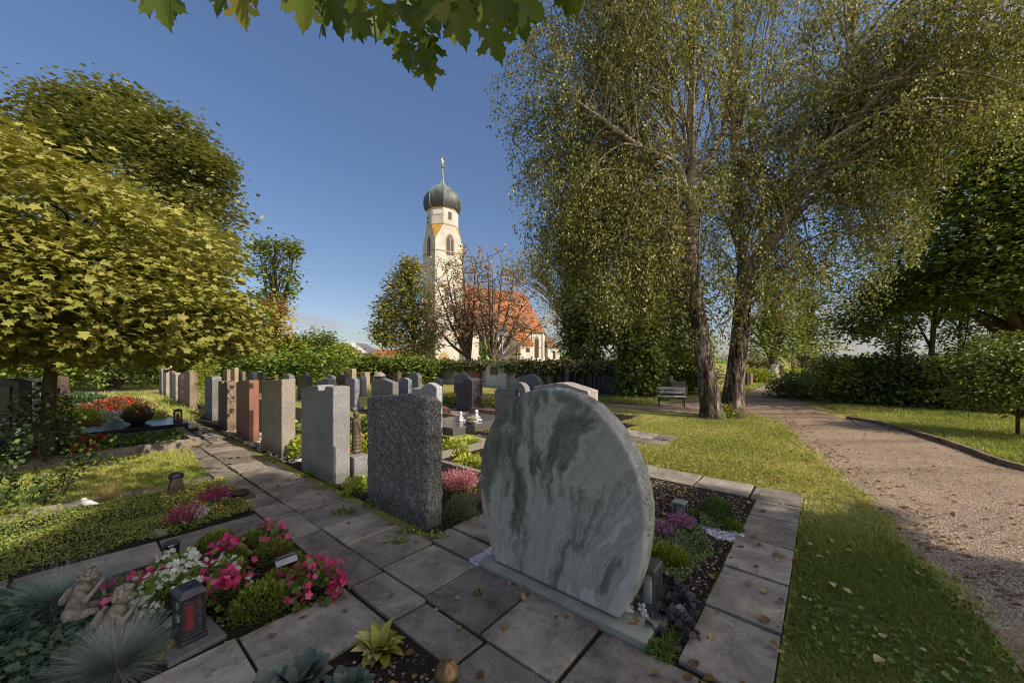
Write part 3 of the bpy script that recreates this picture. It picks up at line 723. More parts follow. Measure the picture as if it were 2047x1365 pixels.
# -- far rows
far = [
 (491, 493.5, 496.5, 738, 12.5, 'soft', m_tan, 'slim sand coloured gravestone in the far row left of the navy gabled top'),
 (501, 504, 507.5, 739, 12.5, 'flat', m_tan, 'slim sand coloured gravestone in the far row right over the navy gabled top'),
 (511, 515, 518.5, 739, 12, 'soft', m_pale, 'small pale gravestone between the navy gabled and slim black ones'),
 (523, 526, 529, 737, 13, 'flat', m_tan, 'thin tan far gravestone right above the slim black one'),
 (536, 539.5, 543.5, 739, 12.5, 'soft', m_pale, 'little pale far gravestone above the left crown of the twin crowned one'),
 (548, 553, 557.5, 740, 12.5, 'slope', m_tan, 'little tan far gravestone with slanting top above the twin crowned one'),
 (558, 566, 573.5, 735, 11.3, 'flat', m_pale, 'tall grey beige far gravestone above the right of the twin crowned one'),
 (575, 580, 585, 738, 12.5, 'soft', m_pale, 'light grey far gravestone left of the pink pilaster like one'),
 (584, 588, 592, 737, 11, 'flat', m_white, 'whitish slim far gravestone touching the pink pilaster like one'),
 (613, 617.5, 621.5, 738, 12.5, 'slope', m_pink, 'small rosy far gravestone right of the pink pilaster like one'),
 (643, 648, 653, 750, 11.5, 'flat', m_white, 'light grey block gravestone left of the pale blue gabled one'),
 (671, 680, 688, 742, 12, 'arch', m_pale, 'broad pale arched far gravestone behind the chocolate brown one'),
 (693, 704, 712.5, 737, 11.3, 'soft', m_tan, 'tall yellowish sandstone gravestone against the yellow green shrub'),
 (719, 730, 740, 744, 11.2, 'flat', m_tan, 'tan gravestone with lit side right of the slate blue sail edged one'),
 (748, 766, 772, 753, 12, 'flat', m_blue, 'low dark blue gravestone below the round boulder stone'),
 (785, 795, 803, 744, 12.2, 'slope', m_brn, 'dark brown gravestone with a bright tan side before the green hedge'),
 (818, 836, 844, 745, 11.6, 'curl', m_mid, 'rounded grey gravestone before the right end of the green hedge'),
 (1036, 1078, 1085.5, 749, 10.6, 'wave', m_mid, 'dark gravestone with a long wavy top in front of the white cemetery wall')]
for xl, xj, xr, yt, u0, sh, m, lb in far: stone(xl, xj, xr, yt, u0=u0, shape=sh if xl != 1036 else 'curl', m=m, label=lb)
def cornice(t, J, wd, th, hgt):
    c = J+DV*wd/2+DU*th/2
    q = MB(); q.box(c+np.array([0, 0, hgt]), th/2+.05, wd/2+.05, .05, DU, DV); q.box(c+np.array([0, 0, hgt+.13]), th/2-.02, wd/2-.02, .09, DU, DV, taper=.6); q.build('cornice', m_pink, t, bevel=.01)
stone(597, 605, 612.5, 738, u0=11.6, shape='flat', m=m_pink, label='pink pilaster like gravestone with a stepped cornice', extra=cornice)
# round boulder
c = at_u(759, 13.2); c2 = np.array([c[0], c[1], 0]); hb = H-(743-HY)/F*c[1]
t = thing('gravestone', c2, 'round topped pale boulder gravestone before the green hedge', 'gravestone')
blob('boulder', [('b', c2+np.array([0, 0, hb*.42]), .46, .25, hb*.58), ('b', c2+np.array([0, 0, hb*.25]), .48, .28, hb*.3)], m_pale, t, .05, 3)
# cross statue
c = at_u(661, 12.5); hb = H-(739-HY)/F*c[1]
t = thing('grave_statue', c, 'small dark kneeling figure on a grave at the far row', 'statue')
blob('figure', [('b', c+np.array([0, 0, hb-.55]), .2, .15, .3), ('b', c+np.array([-.02, 0, hb-.22]), .15, .12, .2), ('b', c+np.array([-.05, 0, hb-.04]), .09, .09, .1), ('c', c+np.array([0, 0, 0]), c+np.array([0, 0, hb-.7]), .22, .18)], m_dark, t, .03, 3)
# -- pink stone with a round hole
def holed():
    J = at_u(1052, 5.9); m_ = granite((.27, .245, .25), (.16, .14, .145), (.36, .33, .33), 18, .65, .2)
    wd = along(J, DV, 989); hgt = H-(765-HY)/F*J[1]; th = .16
    t = thing('gravestone', J+DV*wd/2, 'mauve grey gravestone pierced by a round hole, right of the dark slate one', 'gravestone')
    prof = [(0, .80), (.06, .93), (.15, .985), (.26, 1), (.36, .985), (.46, .94), (.56, .895), (.72, .885), (.9, .875), (1, .82)]
    out = [(0, 0)]+[(s*wd, z*hgt) for s, z in prof]+[(wd, 0)]
    hc = (wd*.27, hgt*.80); hr_ = .075
    n = 28; me = MB(); vs = []; 
    def ray(a):
        dx, dz = math.cos(a), math.sin(a); best = None
        for i in range(len(out)):
            x0, z0 = out[i]; x1, z1 = out[(i+1) % len(out)]; ex, ez = x1-x0, z1-z0; den = dx*ez-dz*ex
            if abs(den) < 1e-9: continue
            tt = ((x0-hc[0])*ez-(z0-hc[1])*ex)/den; ss = ((x0-hc[0])*dz-(z0-hc[1])*dx)/den
            if tt > 0 and -1e-6 <= ss <= 1+1e-6 and (best is None or tt < best): best = tt
        return (hc[0]+dx*best, hc[1]+dz*best)
    angs = sorted([2*math.pi*k/n for k in range(n)]+[math.atan2(z-hc[1], x-hc[0]) % (2*math.pi) for x, z in out])
    n = len(angs); O = [ray(a) for a in angs]; I = [(hc[0]+hr_*math.cos(a), hc[1]+hr_*math.sin(a)) for a in angs]
    for d in (0, th):
        for lst in (O, I): vs += [J+DV*x+np.array([0, 0, z])+DU*d for x, z in lst]
    fs = []
    for i in range(n):
        j = (i+1) % n
        fs += [(i, j, n+j, n+i), (2*n+i, 3*n+i, 3*n+j, 2*n+j), (i, 2*n+i, 2*n+j, j), (n+i, n+j, 3*n+j, 3*n+i)]
    me.add(vs, fs); me.build('slab', m_, t)
holed()
# -- pale gabled stone behind the disc
stone(1067, 1176, 1196, 768, u0=5.75, shape='gable', m=granite((.45, .41, .37), (.3, .25, .22), (.56, .53, .49), 8, .5, .3), label='wide cream marble gravestone with a flat gable, directly behind the disc')
# -- three far stones right of the birch trunks
for xl, xj, xr, yt, yb, m, lb in [(1476, 1484, 1489, 742, 777, m_mid, 'grey gravestone nearest the birch trunk beside the gravel path'), (1489, 1494, 1498, 744, 774, m_dark, 'dark gravestone in the middle of the three beyond the birch'), (1498, 1501, 1505, 747, 771, m_rb, 'dark red gravestone farthest of the three beyond the birch')]:
    stone(xl, xj, xr, yt, yb=yb, shape='arch', m=m, label=lb)
# -- left edge stones
def edge_stone(xl, xr, yt, yb, m, label, panel=None):
    J = G(xl, yb); K = G(xr, yb); hgt = H-(yt-HY)/F*J[1]; ax = norm((K-J)[None])[0]; n = np.array([-ax[1], ax[0], 0])
    L = np.linalg.norm(K-J); t = thing('gravestone', (J+K)/2, label, 'gravestone')
    MB().prism([(0, 0), (L, 0), (L, hgt*.96), (L*.7, hgt), (L*.3, hgt), (0, hgt*.97)], J, ax, np.array([0, 0, 1.]), n, .2).build('slab', m, t, bevel=.015)
    if panel: MB().box(J+ax*L*.5+n*-.012+np.array([0, 0, hgt*.6]), L*.33, .014, hgt*.3, ax, n).build('panel', panel, t, bevel=.004)
edge_stone(-40, 36, 757, 905, granite((.13, .13, .125), (.06, .06, .06), (.2, .2, .19), 40, .6), 'dark grey gravestone with blue panel cut by the left edge', m_blue)
edge_stone(40, 78, 757, 862, m_pale, 'pale gravestone behind the rose bush at the left edge')
edge_stone(84, 122, 752, 840, m_brn, 'brown gravestone under the maple at left, half hidden by leaves')
# ================================================================ grave beds, plants, ornaments
L_MID = leaf_mat((.025, .045, .010), (.05, .08, .015), (.10, .13, .022))
L_HEBE = leaf_mat((.025, .042, .006), (.06, .085, .010), (.13, .145, .02), .2)
L_DARK = leaf_mat((.010, .020, .010), (.02, .04, .016), (.04, .065, .022), .12, .4)
L_LIME = leaf_mat((.08, .11, .012), (.15, .18, .022), (.25, .25, .035))
L_BLUE = leaf_mat((.06, .075, .062), (.105, .12, .10), (.17, .185, .155), .1, .6)
L_GREY = leaf_mat((.10, .12, .08), (.2, .22, .16), (.42, .43, .34), .1, .7)
L_RUST = leaf_mat((.12, .05, .015), (.20, .09, .03), (.28, .15, .05))
P_PINK = leaf_mat((.42, .02, .10), (.60, .05, .17), (.75, .16, .30), .25, .5)
P_WHITE = leaf_mat((.50, .52, .40), (.66, .68, .58), (.80, .80, .74), .2, .5)
P_RED = leaf_mat((.35, .012, .008), (.55, .025, .012), (.68, .07, .03), .2, .5)
P_MAG = leaf_mat((.20, .02, .06), (.33, .05, .11), (.45, .14, .20), .15)
P_PALE = leaf_mat((.55, .45, .45), (.66, .60, .58), (.8, .78, .75), .15)
P_LILAC = leaf_mat((.28, .10, .20), (.40, .18, .30), (.52, .30, .42), .15)
P_YEL = leaf_mat((.5, .28, .02), (.66, .42, .03), (.75, .6, .12), .2)
P_VIO = leaf_mat((.18, .03, .30), (.28, .06, .42), (.4, .15, .5), .2)
P_SALM = leaf_mat((.5, .12, .10), (.62, .20, .16), (.7, .35, .28), .2)

def dome(pos, rx, ry, h, n, inner=.25):
    """points and outward directions through a low dome"""
    a = RS.rand(n)*2*math.pi; e = np.arcsin(RS.rand(n)); q = inner+(1-inner)*RS.rand(n)**.45
    d = np.column_stack([np.cos(e)*np.cos(a), np.cos(e)*np.sin(a), np.sin(e)])
    return np.asarray(pos, float)+d*q[:, None]*np.array([rx, ry, h]), d
def foliage(name, pos, rx, ry, h, n, m, size, parent=None, tmpl=None, up=.5, **tags):
    p, d = dome(pos, rx, ry, h, n)
    y = d+np.array([0, 0, up])*RS.rand(n, 1)+.5*rdir(n); nn = d*.7+np.array([0, 0, .8])+.45*rdir(n)
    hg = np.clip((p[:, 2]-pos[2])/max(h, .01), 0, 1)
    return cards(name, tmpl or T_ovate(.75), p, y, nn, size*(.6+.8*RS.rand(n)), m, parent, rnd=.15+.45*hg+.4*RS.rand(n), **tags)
def blooms(name, pos, rx, ry, h, n, m, size, parent, trusses=None, mi=.75):
    if trusses:
        c, d = dome(pos, rx, ry, h, trusses, mi); k = RS.randint(0, trusses, n); p = c[k]+RS.normal(0, size*.75, (n, 3)); dd = d[k]
    else: p, dd = dome(pos, rx, ry, h, n, mi)
    return cards(name, T_star(), p, rdir(n), dd+np.array([0, 0, .5])+np.array([0, -.4, 0])+.6*rdir(n), size*(.7+.6*RS.rand(n)), m, parent)
def begonia(px, py, r, h, m, label, n=60, group='begonias in the near grave bed', z=.02):
    p = G(px, py, z); t = thing('begonia', p, label, 'flower', group)
    foliage('foliage', p, r, r*.85, h*.95, int(230*r/.15), L_MID, .042, t, T_ovate(.9))
    blooms('flowers', p, r, r*.85, h, n*2, m, .042, t, max(6, n//5), .9); return t
def hebe(px, py, r, h, label, n=1500, m=None, group='low green hebe cushions', z=.02):
    p = G(px, py, z); t = thing('shrub', p, label, 'shrub', group)
    q, d = dome(p, r, r, h, int(n*(r/.15)**2), .55)
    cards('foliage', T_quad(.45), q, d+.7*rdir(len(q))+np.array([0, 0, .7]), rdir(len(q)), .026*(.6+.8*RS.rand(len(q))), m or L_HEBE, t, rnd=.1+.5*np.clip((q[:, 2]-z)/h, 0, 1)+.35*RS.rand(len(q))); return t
def fescue(px, py, r, h, label, n=1500, m=None, name='ornamental_grass'):
    n = int(n*1.5); p = G(px, py, .02); a = RS.rand(n)*2*math.pi; e = R(8)+R(78)*RS.rand(n)**.8
    d = np.column_stack([np.cos(e)*np.cos(a), np.cos(e)*np.sin(a), np.sin(e)])
    pos = p+np.column_stack([np.cos(a), np.sin(a), 0*a])*(.05*RS.rand(n)[:, None])
    d = norm(d+.13*rdir(n)+.12*np.array([math.cos(px), math.sin(px), 0])); L = (r*np.cos(e)+h*np.sin(e))*(.4+.85*RS.rand(n))
    nn = np.column_stack([-np.sin(e)*np.cos(a), -np.sin(e)*np.sin(a), np.cos(e)])
    k = [(0, 1), (.4, .9), (.75, .55), (1, 0)]; w = .0045
    tv = []; tf = []
    for i, (y, ww) in enumerate(k): z = -.35*y*y; tv += [(-w*ww/2, y, z), (w*ww/2, y, z)]
    tf = [(2*i, 2*i+1, 2*i+3, 2*i+2) for i in range(len(k)-1)]
    return cards(name, (np.array(tv), tf), pos, d, nn+.3*rdir(n), L, m or L_BLUE, loc=p, label=label, cat='plant')
def heather(px, py, r, h, m, label, n=260, z=.02, green=None):
    p = G(px, py, z); t = thing('heather', p, label, 'flower')
    foliage('foliage', p, r*.9, r*.9, h*.55, 260, green or L_MID, .03, t, T_quad(.4), 1.0)
    N = n; a = RS.rand(N)*2*math.pi; q = r*.9*np.sqrt(RS.rand(N)); base = p+np.column_stack([q*.6*np.cos(a), q*.6*np.sin(a), 0*q])
    d = norm(np.column_stack([.5*np.cos(a)*q/r, .5*np.sin(a)*q/r, np.ones(N)])+.18*RS.normal(size=(N, 3)))
    tt = np.linspace(.45, 1, 9); L = h*(.75+.4*RS.rand(N))
    pos = (base[:, None]+d[:, None]*(L[:, None]*tt[None])[:, :, None]).reshape(-1, 3)
    cards('flowers', T_quad(.7), pos, np.repeat(d, 9, 0)+.9*rdir(N*9), rdir(N*9), np.full(N*9, .020)*(1.2-.5*np.tile(tt, N)), m, t, rnd=np.repeat(RS.rand(N), 9)); return t
def cover(name, poly, n, m, size, label=None, hgt=.06, fall=0, tmpl=None, flat=.6, rnd=None, z=.02):
    p = sample_poly(poly, n, fall); b = .5+.5*np.sin(p[:, 0]*6.1+1.5*np.sin(p[:, 1]*4.3))*np.sin(p[:, 1]*5.2+p[:, 0]*2.3)
    p[:, 2] = z+hgt*b*(.4+.6*RS.rand(n))+hgt*.4*RS.rand(n)
    return cards(name, tmpl or T_ovate(.8), p, rdir(n)+np.array([0, 0, .25]), np.array([0, 0, flat])+rdir(n)*.5, size*(.6+.8*RS.rand(n)), m, rnd=np.clip(.15+.45*b+.45*RS.rand(n), 0, 1), kind='stuff', loc=(0, 0, 0))

# ---- near bed: begonias, hebes, ornaments
begonia(527, 1098, .20, .20, P_PINK, 'deep pink begonia clump at the far corner of the near bed', 80)
begonia(456, 1150, .15, .27, P_PINK, 'pink begonia beside the white one, behind the dark mound', 80)
begonia(450, 1215, .15, .23, P_PINK, 'pink begonia between the lantern and the green cushions', 60)
begonia(624, 1190, .20, .23, P_PINK, 'large pink begonia nearest the paved path', 120)
begonia(268, 1215, .13, .22, P_PINK, 'pink begonia beside the stone cherubs', 70)
begonia(352, 1176, .19, .24, P_WHITE, 'white begonia behind the red candle lantern', 120)
begonia(455, 1180, .10, .26, P_WHITE, 'small white begonia tucked among the pink ones', 50)
begonia(325, 1226, .19, .25, P_WHITE, 'big white begonia in front of the cherubs', 130)
begonia(395, 1192, .08, .19, P_PINK, 'small pink begonia between the two white ones', 30)
hebe(432, 1098, .15, .15, 'dark green cushion shrub at the back edge of the near bed')
hebe(545, 1118, .15, .15, 'dark green cushion shrub right below the far corner begonia')
hebe(488, 1108, .12, .13, 'small green cushion shrub between two larger ones at the back')
hebe(582, 1140, .11, .12, 'green cushion shrub beside the little silver lamp')
hebe(556, 1180, .11, .14, 'yellowish green cushion shrub behind the biggest one')
hebe(520, 1220, .17, .17, 'biggest yellow green cushion shrub on the front edge of the near bed')
# ivy ground cover and grasses
IVY = leaf_mat((.008, .018, .010), (.016, .032, .016), (.036, .056, .026), .08, .4)
cover('ivy_ground_cover', [G(-260, 1235), G(60, 1188), G(150, 1215), G(215, 1275), G(180, 1365), G(150, 1500), G(-260, 1500)], 5200, IVY, .042, hgt=.08, flat=1.1, tmpl=T_ivy())
cover('ivy_ground_cover', [G(330, 1330), G(362, 1305), G(315, 1280), G(255, 1300), G(250, 1362)], 90, leaf_mat((.03, .05, .012), (.06, .08, .015), (.2, .13, .02)), .04, hgt=.05, flat=1.0, tmpl=T_ivy())
fescue(232, 1340, .21, .17, 'big tuft of blue grey grass before the front cherub', 3600)
fescue(118, 1212, .27, .17, 'flat sprawling tuft of blue grass left of the rear cherub', 1900, leaf_mat((.045, .07, .06), (.08, .11, .095), (.13, .16, .14), .1, .6))
fescue(205, 1180, .17, .17, 'small blue grass tuft behind the rear cherub', 800, leaf_mat((.06, .08, .075), (.10, .13, .12), (.17, .19, .17), .1, .6))

# cherubs
M_STONE = None
def statue_stone():
    t = NT('weathered_sandstone'); co_ = t.coord(); n = t.noise(co_, 22, 6, .7); m = t.noise(co_, 70, 4, .7)
    col = t.ramp(n, [(.3, (.10, .088, .068)), (.5, (.26, .225, .175)), (.7, (.40, .36, .29))])
    return t.bsdf(col, .9, t.bump(t.math('ADD', n, m), .6, .01), spec=.2)
M_STONE = statue_stone()
def cherub(px, py, face, s, lean, label):
    """kneeling child: torso, bent legs, raised hand at the mouth, curls, small wings"""
    o = G(px, py, .02); f = np.array([math.cos(face), math.sin(face), 0]); r = np.array([f[1], -f[0], 0]); u = np.array([0, 0, 1.])
    t = thing('statue', o, label, 'statue', 'stone cherubs')
    X = lambda a, b, c: o+s*(f*a+r*b+u*c)
    pr = [('b', X(-.03, 0, .10), .12*s, .12*s, .10*s), ('b', X(-.02, 0, .20), .095*s, .095*s, .11*s), ('c', X(-.02, 0, .2), X(lean, 0, .36), .09*s, .075*s), ('c', X(lean, 0, .36), X(lean+.02, 0, .42), .05*s, .04*s)]
    for q in (-1, 1):
        pr += [('c', X(-.03, .07*q, .09), X(.16, .09*q, .10), .075*s, .055*s), ('c', X(.16, .09*q, .09), X(-.04, .11*q, .035), .05*s, .035*s), ('c', X(-.04, .11*q, .03), X(-.10, .11*q, .03), .03*s, .025*s)]
    hd = X(lean+.045, 0, .50)
    pr += [('b', hd, .078*s, .078*s, .088*s), ('b', hd+s*(f*.05-u*.035), .042*s, .042*s, .036*s), ('b', hd+s*(f*.082-u*.012), .014*s, .014*s, .016*s), ('b', hd+s*(f*.066+r*.034-u*.025), .024*s, .024*s, .02*s), ('b', hd+s*(f*.066-r*.034-u*.025), .024*s, .024*s, .02*s)]
    pr += [('b', hd+s*(r*.078*q-u*.01), .018*s, .014*s, .022*s) for q in (-1, 1)]
    sh = [X(lean-.005, .085*q, .365) for q in (-1, 1)]
    # right hand up at the mouth, left hand on the knee
    e1 = X(lean+.08, .12, .27); h1 = X(lean+.17, .03, .42)
    pr += [('c', sh[1], e1, .036*s, .030*s), ('c', e1, h1, .029*s, .020*s), ('b', h1+s*u*.015, .024*s, .022*s, .026*s)]
    pr += [('c', h1, h1+s*(f*.02*math.cos(k)+r*.03*math.sin(k)+u*.045), .009*s, .006*s) for k in (-1, -.4, .2, .8)]
    e2 = X(lean+.07, -.13, .27); h2 = X(.18, -.09, .17)
    pr += [('c', sh[0], e2, .036*s, .030*s), ('c', e2, h2, .028*s, .020*s), ('b', h2, .027*s, .025*s, .016*s)]
    pr += [('c', h2, h2+s*(f*.045+r*.013*k-u*.02), .009*s, .006*s) for k in (-1.5, -.5, .5, 1.5)]
    blob('body', pr, M_STONE, t, .0055*s/.8, 3)
    rr = random.Random(px); cu = []
    for k in range(95):
        a = rr.uniform(0, 2*math.pi); e = rr.uniform(-.35, 1.5); d = f*math.cos(e)*math.cos(a)+r*math.cos(e)*math.sin(a)+u*math.sin(e)
        if np.dot(d, f) > .45 and e < .75: continue
        cu.append(('b', hd+s*(d*.086+u*.008), rr.uniform(.015, .024)*s))
    blob('curls', cu, M_STONE, t, .005*s, 1)
    wg = []
    for q in (-1, 1):
        for k in range(3): wg.append(('b', X(-.07-.010*k, (.04+.026*k)*q, .34-.02*k), .020*s, (.05-.004*k)*s, (.062-.006*k)*s))
    blob('wings', wg, M_STONE, t, .006*s, 2)
    MB().lathe([(.17*s, -.02), (.18*s, .02), (.16*s, .035)], o, 20).build('foot', M_STONE, t)
cherub(160, 1240, R(22), .56, .03, 'weathered stone cherub kneeling at the rear, hand lifted to its mouth')
cherub(222, 1288, R(22), .54, .06, 'weathered stone cherub in front, half sunk in blue grass')

M_METAL = plain((.075, .078, .09), .42, .75, var=.3, scale=14)
M_BRONZE = plain((.10, .07, .045), .5, .6, var=.35, scale=14)
@mat
def glass():
    t = NT('lamp_glass'); b = t.n('ShaderNodeBsdfPrincipled'); b.inputs['Base Color'].default_value = (.12, .15, .14, 1); b.inputs['Roughness'].default_value = .05; b.inputs['Alpha'].default_value = .14
    t.l(b.outputs[0], t.out.inputs[0]); return t.m
def lantern(p, hw, hd, h, frame, candle, label, tilt=0, ax=None, base=None, roof='flat', name='grave_lantern', glow=None):
    ax = DU if ax is None else ax; ay = np.array([-ax[1], ax[0], 0]); p = np.asarray(p, float)
    t = thing(name, p, label, 'lantern'); z0 = 0
    if base:
        MB().box(p+np.array([0, 0, base[2]/2]), base[0], base[1], base[2]/2, ax, ay).build('base_stone', base[3], t, bevel=.006); z0 = base[2]
    b = MB()
    for i in (-1, 1):
        for j in (-1, 1): b.box(p+ax*hw*.88*i+ay*hd*.88*j+np.array([0, 0, z0+h*.5]), hw*.12, hd*.12, h*.5, ax, ay)
    b.box(p+np.array([0, 0, z0+h*.045]), hw*1.1, hd*1.1, h*.045, ax, ay); b.box(p+np.array([0, 0, z0+h*.12]), hw*1.0, hd*1.0, h*.03, ax, ay)
    b.box(p+np.array([0, 0, z0+h*.93]), hw*1.01, hd*1.01, h*.04, ax, ay); b.build('frame', frame, t, bevel=.004)
    r = MB()
    if roof == 'flat': r.box(p+np.array([0, 0, z0+h*1.0]), hw*1.06, hd*1.06, h*.035, ax, ay, taper=.9)
    else:
        r.box(p+np.array([0, 0, z0+h*1.03]), hw*1.15, hd*1.15, h*.06, ax, ay, taper=.62); r.ball(p+np.array([0, 0, z0+h*1.11]), hw*.3, hw*.3, h*.03)
    r.build('roof', frame, t, bevel=.005)
    g = MB()
    for s_ in (-1, 1):
        g.box(p+ax*hw*.86*s_+np.array([0, 0, z0+h*.52]), .0015, hd*.75, h*.36, ax, ay); g.box(p+ay*hd*.86*s_+np.array([0, 0, z0+h*.52]), hw*.75, .0015, h*.36, ax, ay)
    g.build('glass', glass(), t)
    c = MB(); c.lathe([(hw*.42, h*.16), (hw*.42, h*.62), (hw*.36, h*.66), (.004, h*.66), (.003, h*.71)], p+np.array([0, 0, z0]), 14); c.build('candle', candle, t, smooth=False)
    return t
RED = plain((.42, .012, .010), .35, var=.2); WAX = plain((.72, .72, .66), .5, var=.08)
lantern(G(378, 1288), .058, .075, .27, M_METAL, RED, 'dark metal grave lantern holding a red candle on a grey slab', base=(.13, .16, .05, m_mid), ax=norm((DU*.9+DV*.1)[None])[0], roof='hip')
# silver grey flower vase
p = G(343, 1142); t = thing('grave_vase', p, 'dark grey waisted grave vase with a pierced lid behind the white begonia', 'vase')
MB().lathe([(.062, 0), (.064, .03), (.052, .05), (.048, .10), (.050, .17), (.058, .215), (.060, .222), (.05, .222)], p, 22, sy=.75).build('body', M_METAL, t, smooth=True)
b = MB(); b.lathe([(.057, .222), (.057, .232), (.03, .236)], p, 22, sy=.75)
for k in range(6): a = k*math.pi/3; b.lathe([(.011, .236), (.011, .241), (.006, .241)], p+np.array([.032*math.cos(a), .024*math.sin(a), 0]), 8)
b.build('lid', plain((.16, .165, .18), .35, .8), t)
# little silver lamp lying among hebes
p = G(570, 1150, .03); t = thing('grave_lamp', p, 'small silver roofed lamp on a black slab beside the right begonia', 'lantern')
MB().box(p+np.array([0, 0, .012]), .10, .06, .014, DU, DV).build('base_stone', m_dark, t, bevel=.003)
MB().box(p+np.array([0, 0, .065]), .055, .035, .04, DU, DV, taper=.8).build('body', M_METAL, t, bevel=.006)
b = MB(); b.prism([(-.055, 0), (.055, 0), (.02, .035), (-.02, .035)], p+np.array([0, 0, .105])-DU*.075, DV, np.array([0, 0, 1.]), DU, .15); b.box(p+np.array([0, 0, .145]), .06, .01, .008, DU, DV); b.build('roof', plain((.22, .225, .25), .35, .85), t, bevel=.004)
# ---- hosta bed at the bottom edge
def hosta(px, py, L, n, mm, label, w=.5, z=.02, rim=None):
    p = G(px, py, z); t = thing('hosta', p, label, 'plant'); k = np.arange(n); a = k*2.4+RS.rand(n)*.3; e = R(62)-R(50)*k/n
    e = R(6)+R(62)*(1-k/n)+R(10)*RS.normal(size=n)
    d = np.column_stack([np.cos(e)*np.cos(a), np.cos(e)*np.sin(a), np.sin(e)]); nn = np.column_stack([-np.sin(e)*np.cos(a), -np.sin(e)*np.sin(a), np.cos(e)])
    ny, nx = 9, 6; tv = []; tf = []
    for j in range(ny+1):
        y = j/ny; ww = w*.5*(math.sin(math.pi*min(1, y**.75))**.8 if 0 < y < 1 else 0)+.008
        for i in range(nx+1):
            q = i/nx*2-1; tv.append((q*ww, y*1.03, .10*abs(q)**1.5*math.sin(math.pi*y)+.012*math.cos(q*14)*math.sin(math.pi*y)-.42*max(0, y-.25)**2-.0*q))
    tf = [(j*(nx+1)+i, j*(nx+1)+i+1, (j+1)*(nx+1)+i+1, (j+1)*(nx+1)+i) for j in range(ny) for i in range(nx)]
    pos = p+.02*np.column_stack([np.cos(a), np.sin(a), 0*a])
    o = cards('leaves', (np.array(tv), tf), pos, d, nn+.15*rdir(n), L*(.75+.4*RS.rand(n)), mm, t, rnd=RS.rand(n)); o.data.polygons.foreach_set('use_smooth', [True]*len(o.data.polygons)); return t
hosta(598, 1366, .125, 52, leaf_mat((.03, .042, .034), (.045, .062, .05), (.07, .09, .075), .12, .5), 'blue green hosta with broad leaves at the bottom edge', .8)
hosta(690, 1394, .115, 46, leaf_mat((.028, .04, .032), (.042, .058, .046), (.068, .088, .07), .12, .5), 'second blue green hosta, nearer the yellow one', .8)
hosta(535, 1392, .10, 40, leaf_mat((.028, .04, .034), (.042, .058, .048), (.066, .085, .07), .12, .5), 'small blue green hosta at the left of the bottom edge', .8)
hosta(757, 1299, .125, 34, leaf_mat((.17, .19, .02), (.33, .32, .04), (.55, .5, .22), .25, .5), 'yellow green hosta with pale leaf tips at the path corner', .5)
p = G(893, 1392, 0); t = thing('grave_lantern', p, 'round brass lantern top with fine ribs at the bottom edge', 'lantern')
MB().box(p+np.array([0, 0, .02]), .1, .1, .02, DU, DV).build('base_stone', m_mid, t, bevel=.004)
MB().lathe([(.055, .04), (.055, .10), (.062, .105), (.060, .12), (.045, .150), (.022, .170), (.006, .178)], p, 28).build('dome', plain((.30, .20, .09), .4, .85, var=.3), t, smooth=True)
b = MB()
for k in range(24):
    a = k*2*math.pi/24; c_, s_ = math.cos(a), math.sin(a); b.tube([p+np.array([r_*c_, r_*s_, z_]) for r_, z_ in ((.062, .106), (.060, .121), (.045, .151), (.022, .171))], .0016, 4)
b.build('ribs', plain((.36, .25, .11), .4, .85), t)

# ---- second bed: sedum cover, heathers, small lantern
B2 = [W(1.27, 4.62), W(1.36, 6.2), W(-2.2, 6.2), W(-2.4, 4.62)]
cover('sedum_ground_cover', B2, 42000, leaf_mat((.03, .05, .010), (.075, .10, .020), (.17, .17, .035), .2), .0145, hgt=.085, fall=.5, flat=.35)
cover('flowering_ground_cover', [W(1.25, 4.7), W(1.3, 6.1), W(.7, 6.1), W(.6, 4.7)], 900, P_YEL, .016, hgt=.12, tmpl=T_star(), flat=1.2)
heather(368, 1052, .10, .20, P_MAG, 'magenta and white heather on the edge of the second bed', 170)
heather(388, 1046, .08, .16, P_PALE, 'pale grey heather behind the magenta one', 90, green=L_GREY)
heather(428, 1004, .17, .15, P_MAG, 'low rosy heather in the middle of the second bed', 200, green=L_GREY)
p = G(352, 998); t = thing('grave_lantern', p, 'grey stone grave lantern with a sloped cap on the second bed', 'lantern')
MB().box(p+np.array([0, 0, .03]), .12, .11, .03, DU, DV).build('base_stone', m_mid, t, bevel=.006)
b = MB()
for s_ in (-1, 1): b.prism([(-.08, .06), (.08, .06), (.045, .26), (-.045, .26)], p+DV*(.055*s_)-DV*.02, DU, np.array([0, 0, 1.]), DV, .035)
b.build('side', m_brn, t, bevel=.006)
MB().lathe([(.066, .255), (.075, .27), (.068, .30), (.03, .318)], p, 16).build('cap', M_METAL, t, smooth=True)
MB().lathe([(.032, .06), (.032, .15), (.02, .16)], p, 12).build('candle', WAX, t)
p = G(480, 1000); t = thing('stone_bowl', p, 'shallow dark bowl on a reddish slab beside the paved path', 'bowl')
MB().box(p+np.array([0, 0, .03]), .13, .10, .03, DU, DV).build('base_stone', m_brn, t, bevel=.006)
MB().lathe([(.05, .06), (.085, .085), (.095, .105), (.085, .11), (.06, .095)], p, 20).build('bowl', M_BRONZE, t, smooth=True)
t = thing('river_stone', G(316, 1068), 'rounded beige field stone at the kerb of the second bed', 'stone'); blob('stone', [('b', G(316, 1068, .03), .09, .06, .05)], m_beige, t, .012, 2)
t = thing('marble_fragment', G(175, 1014), 'small white stone dove lying in the dry cover at left', 'figurine')
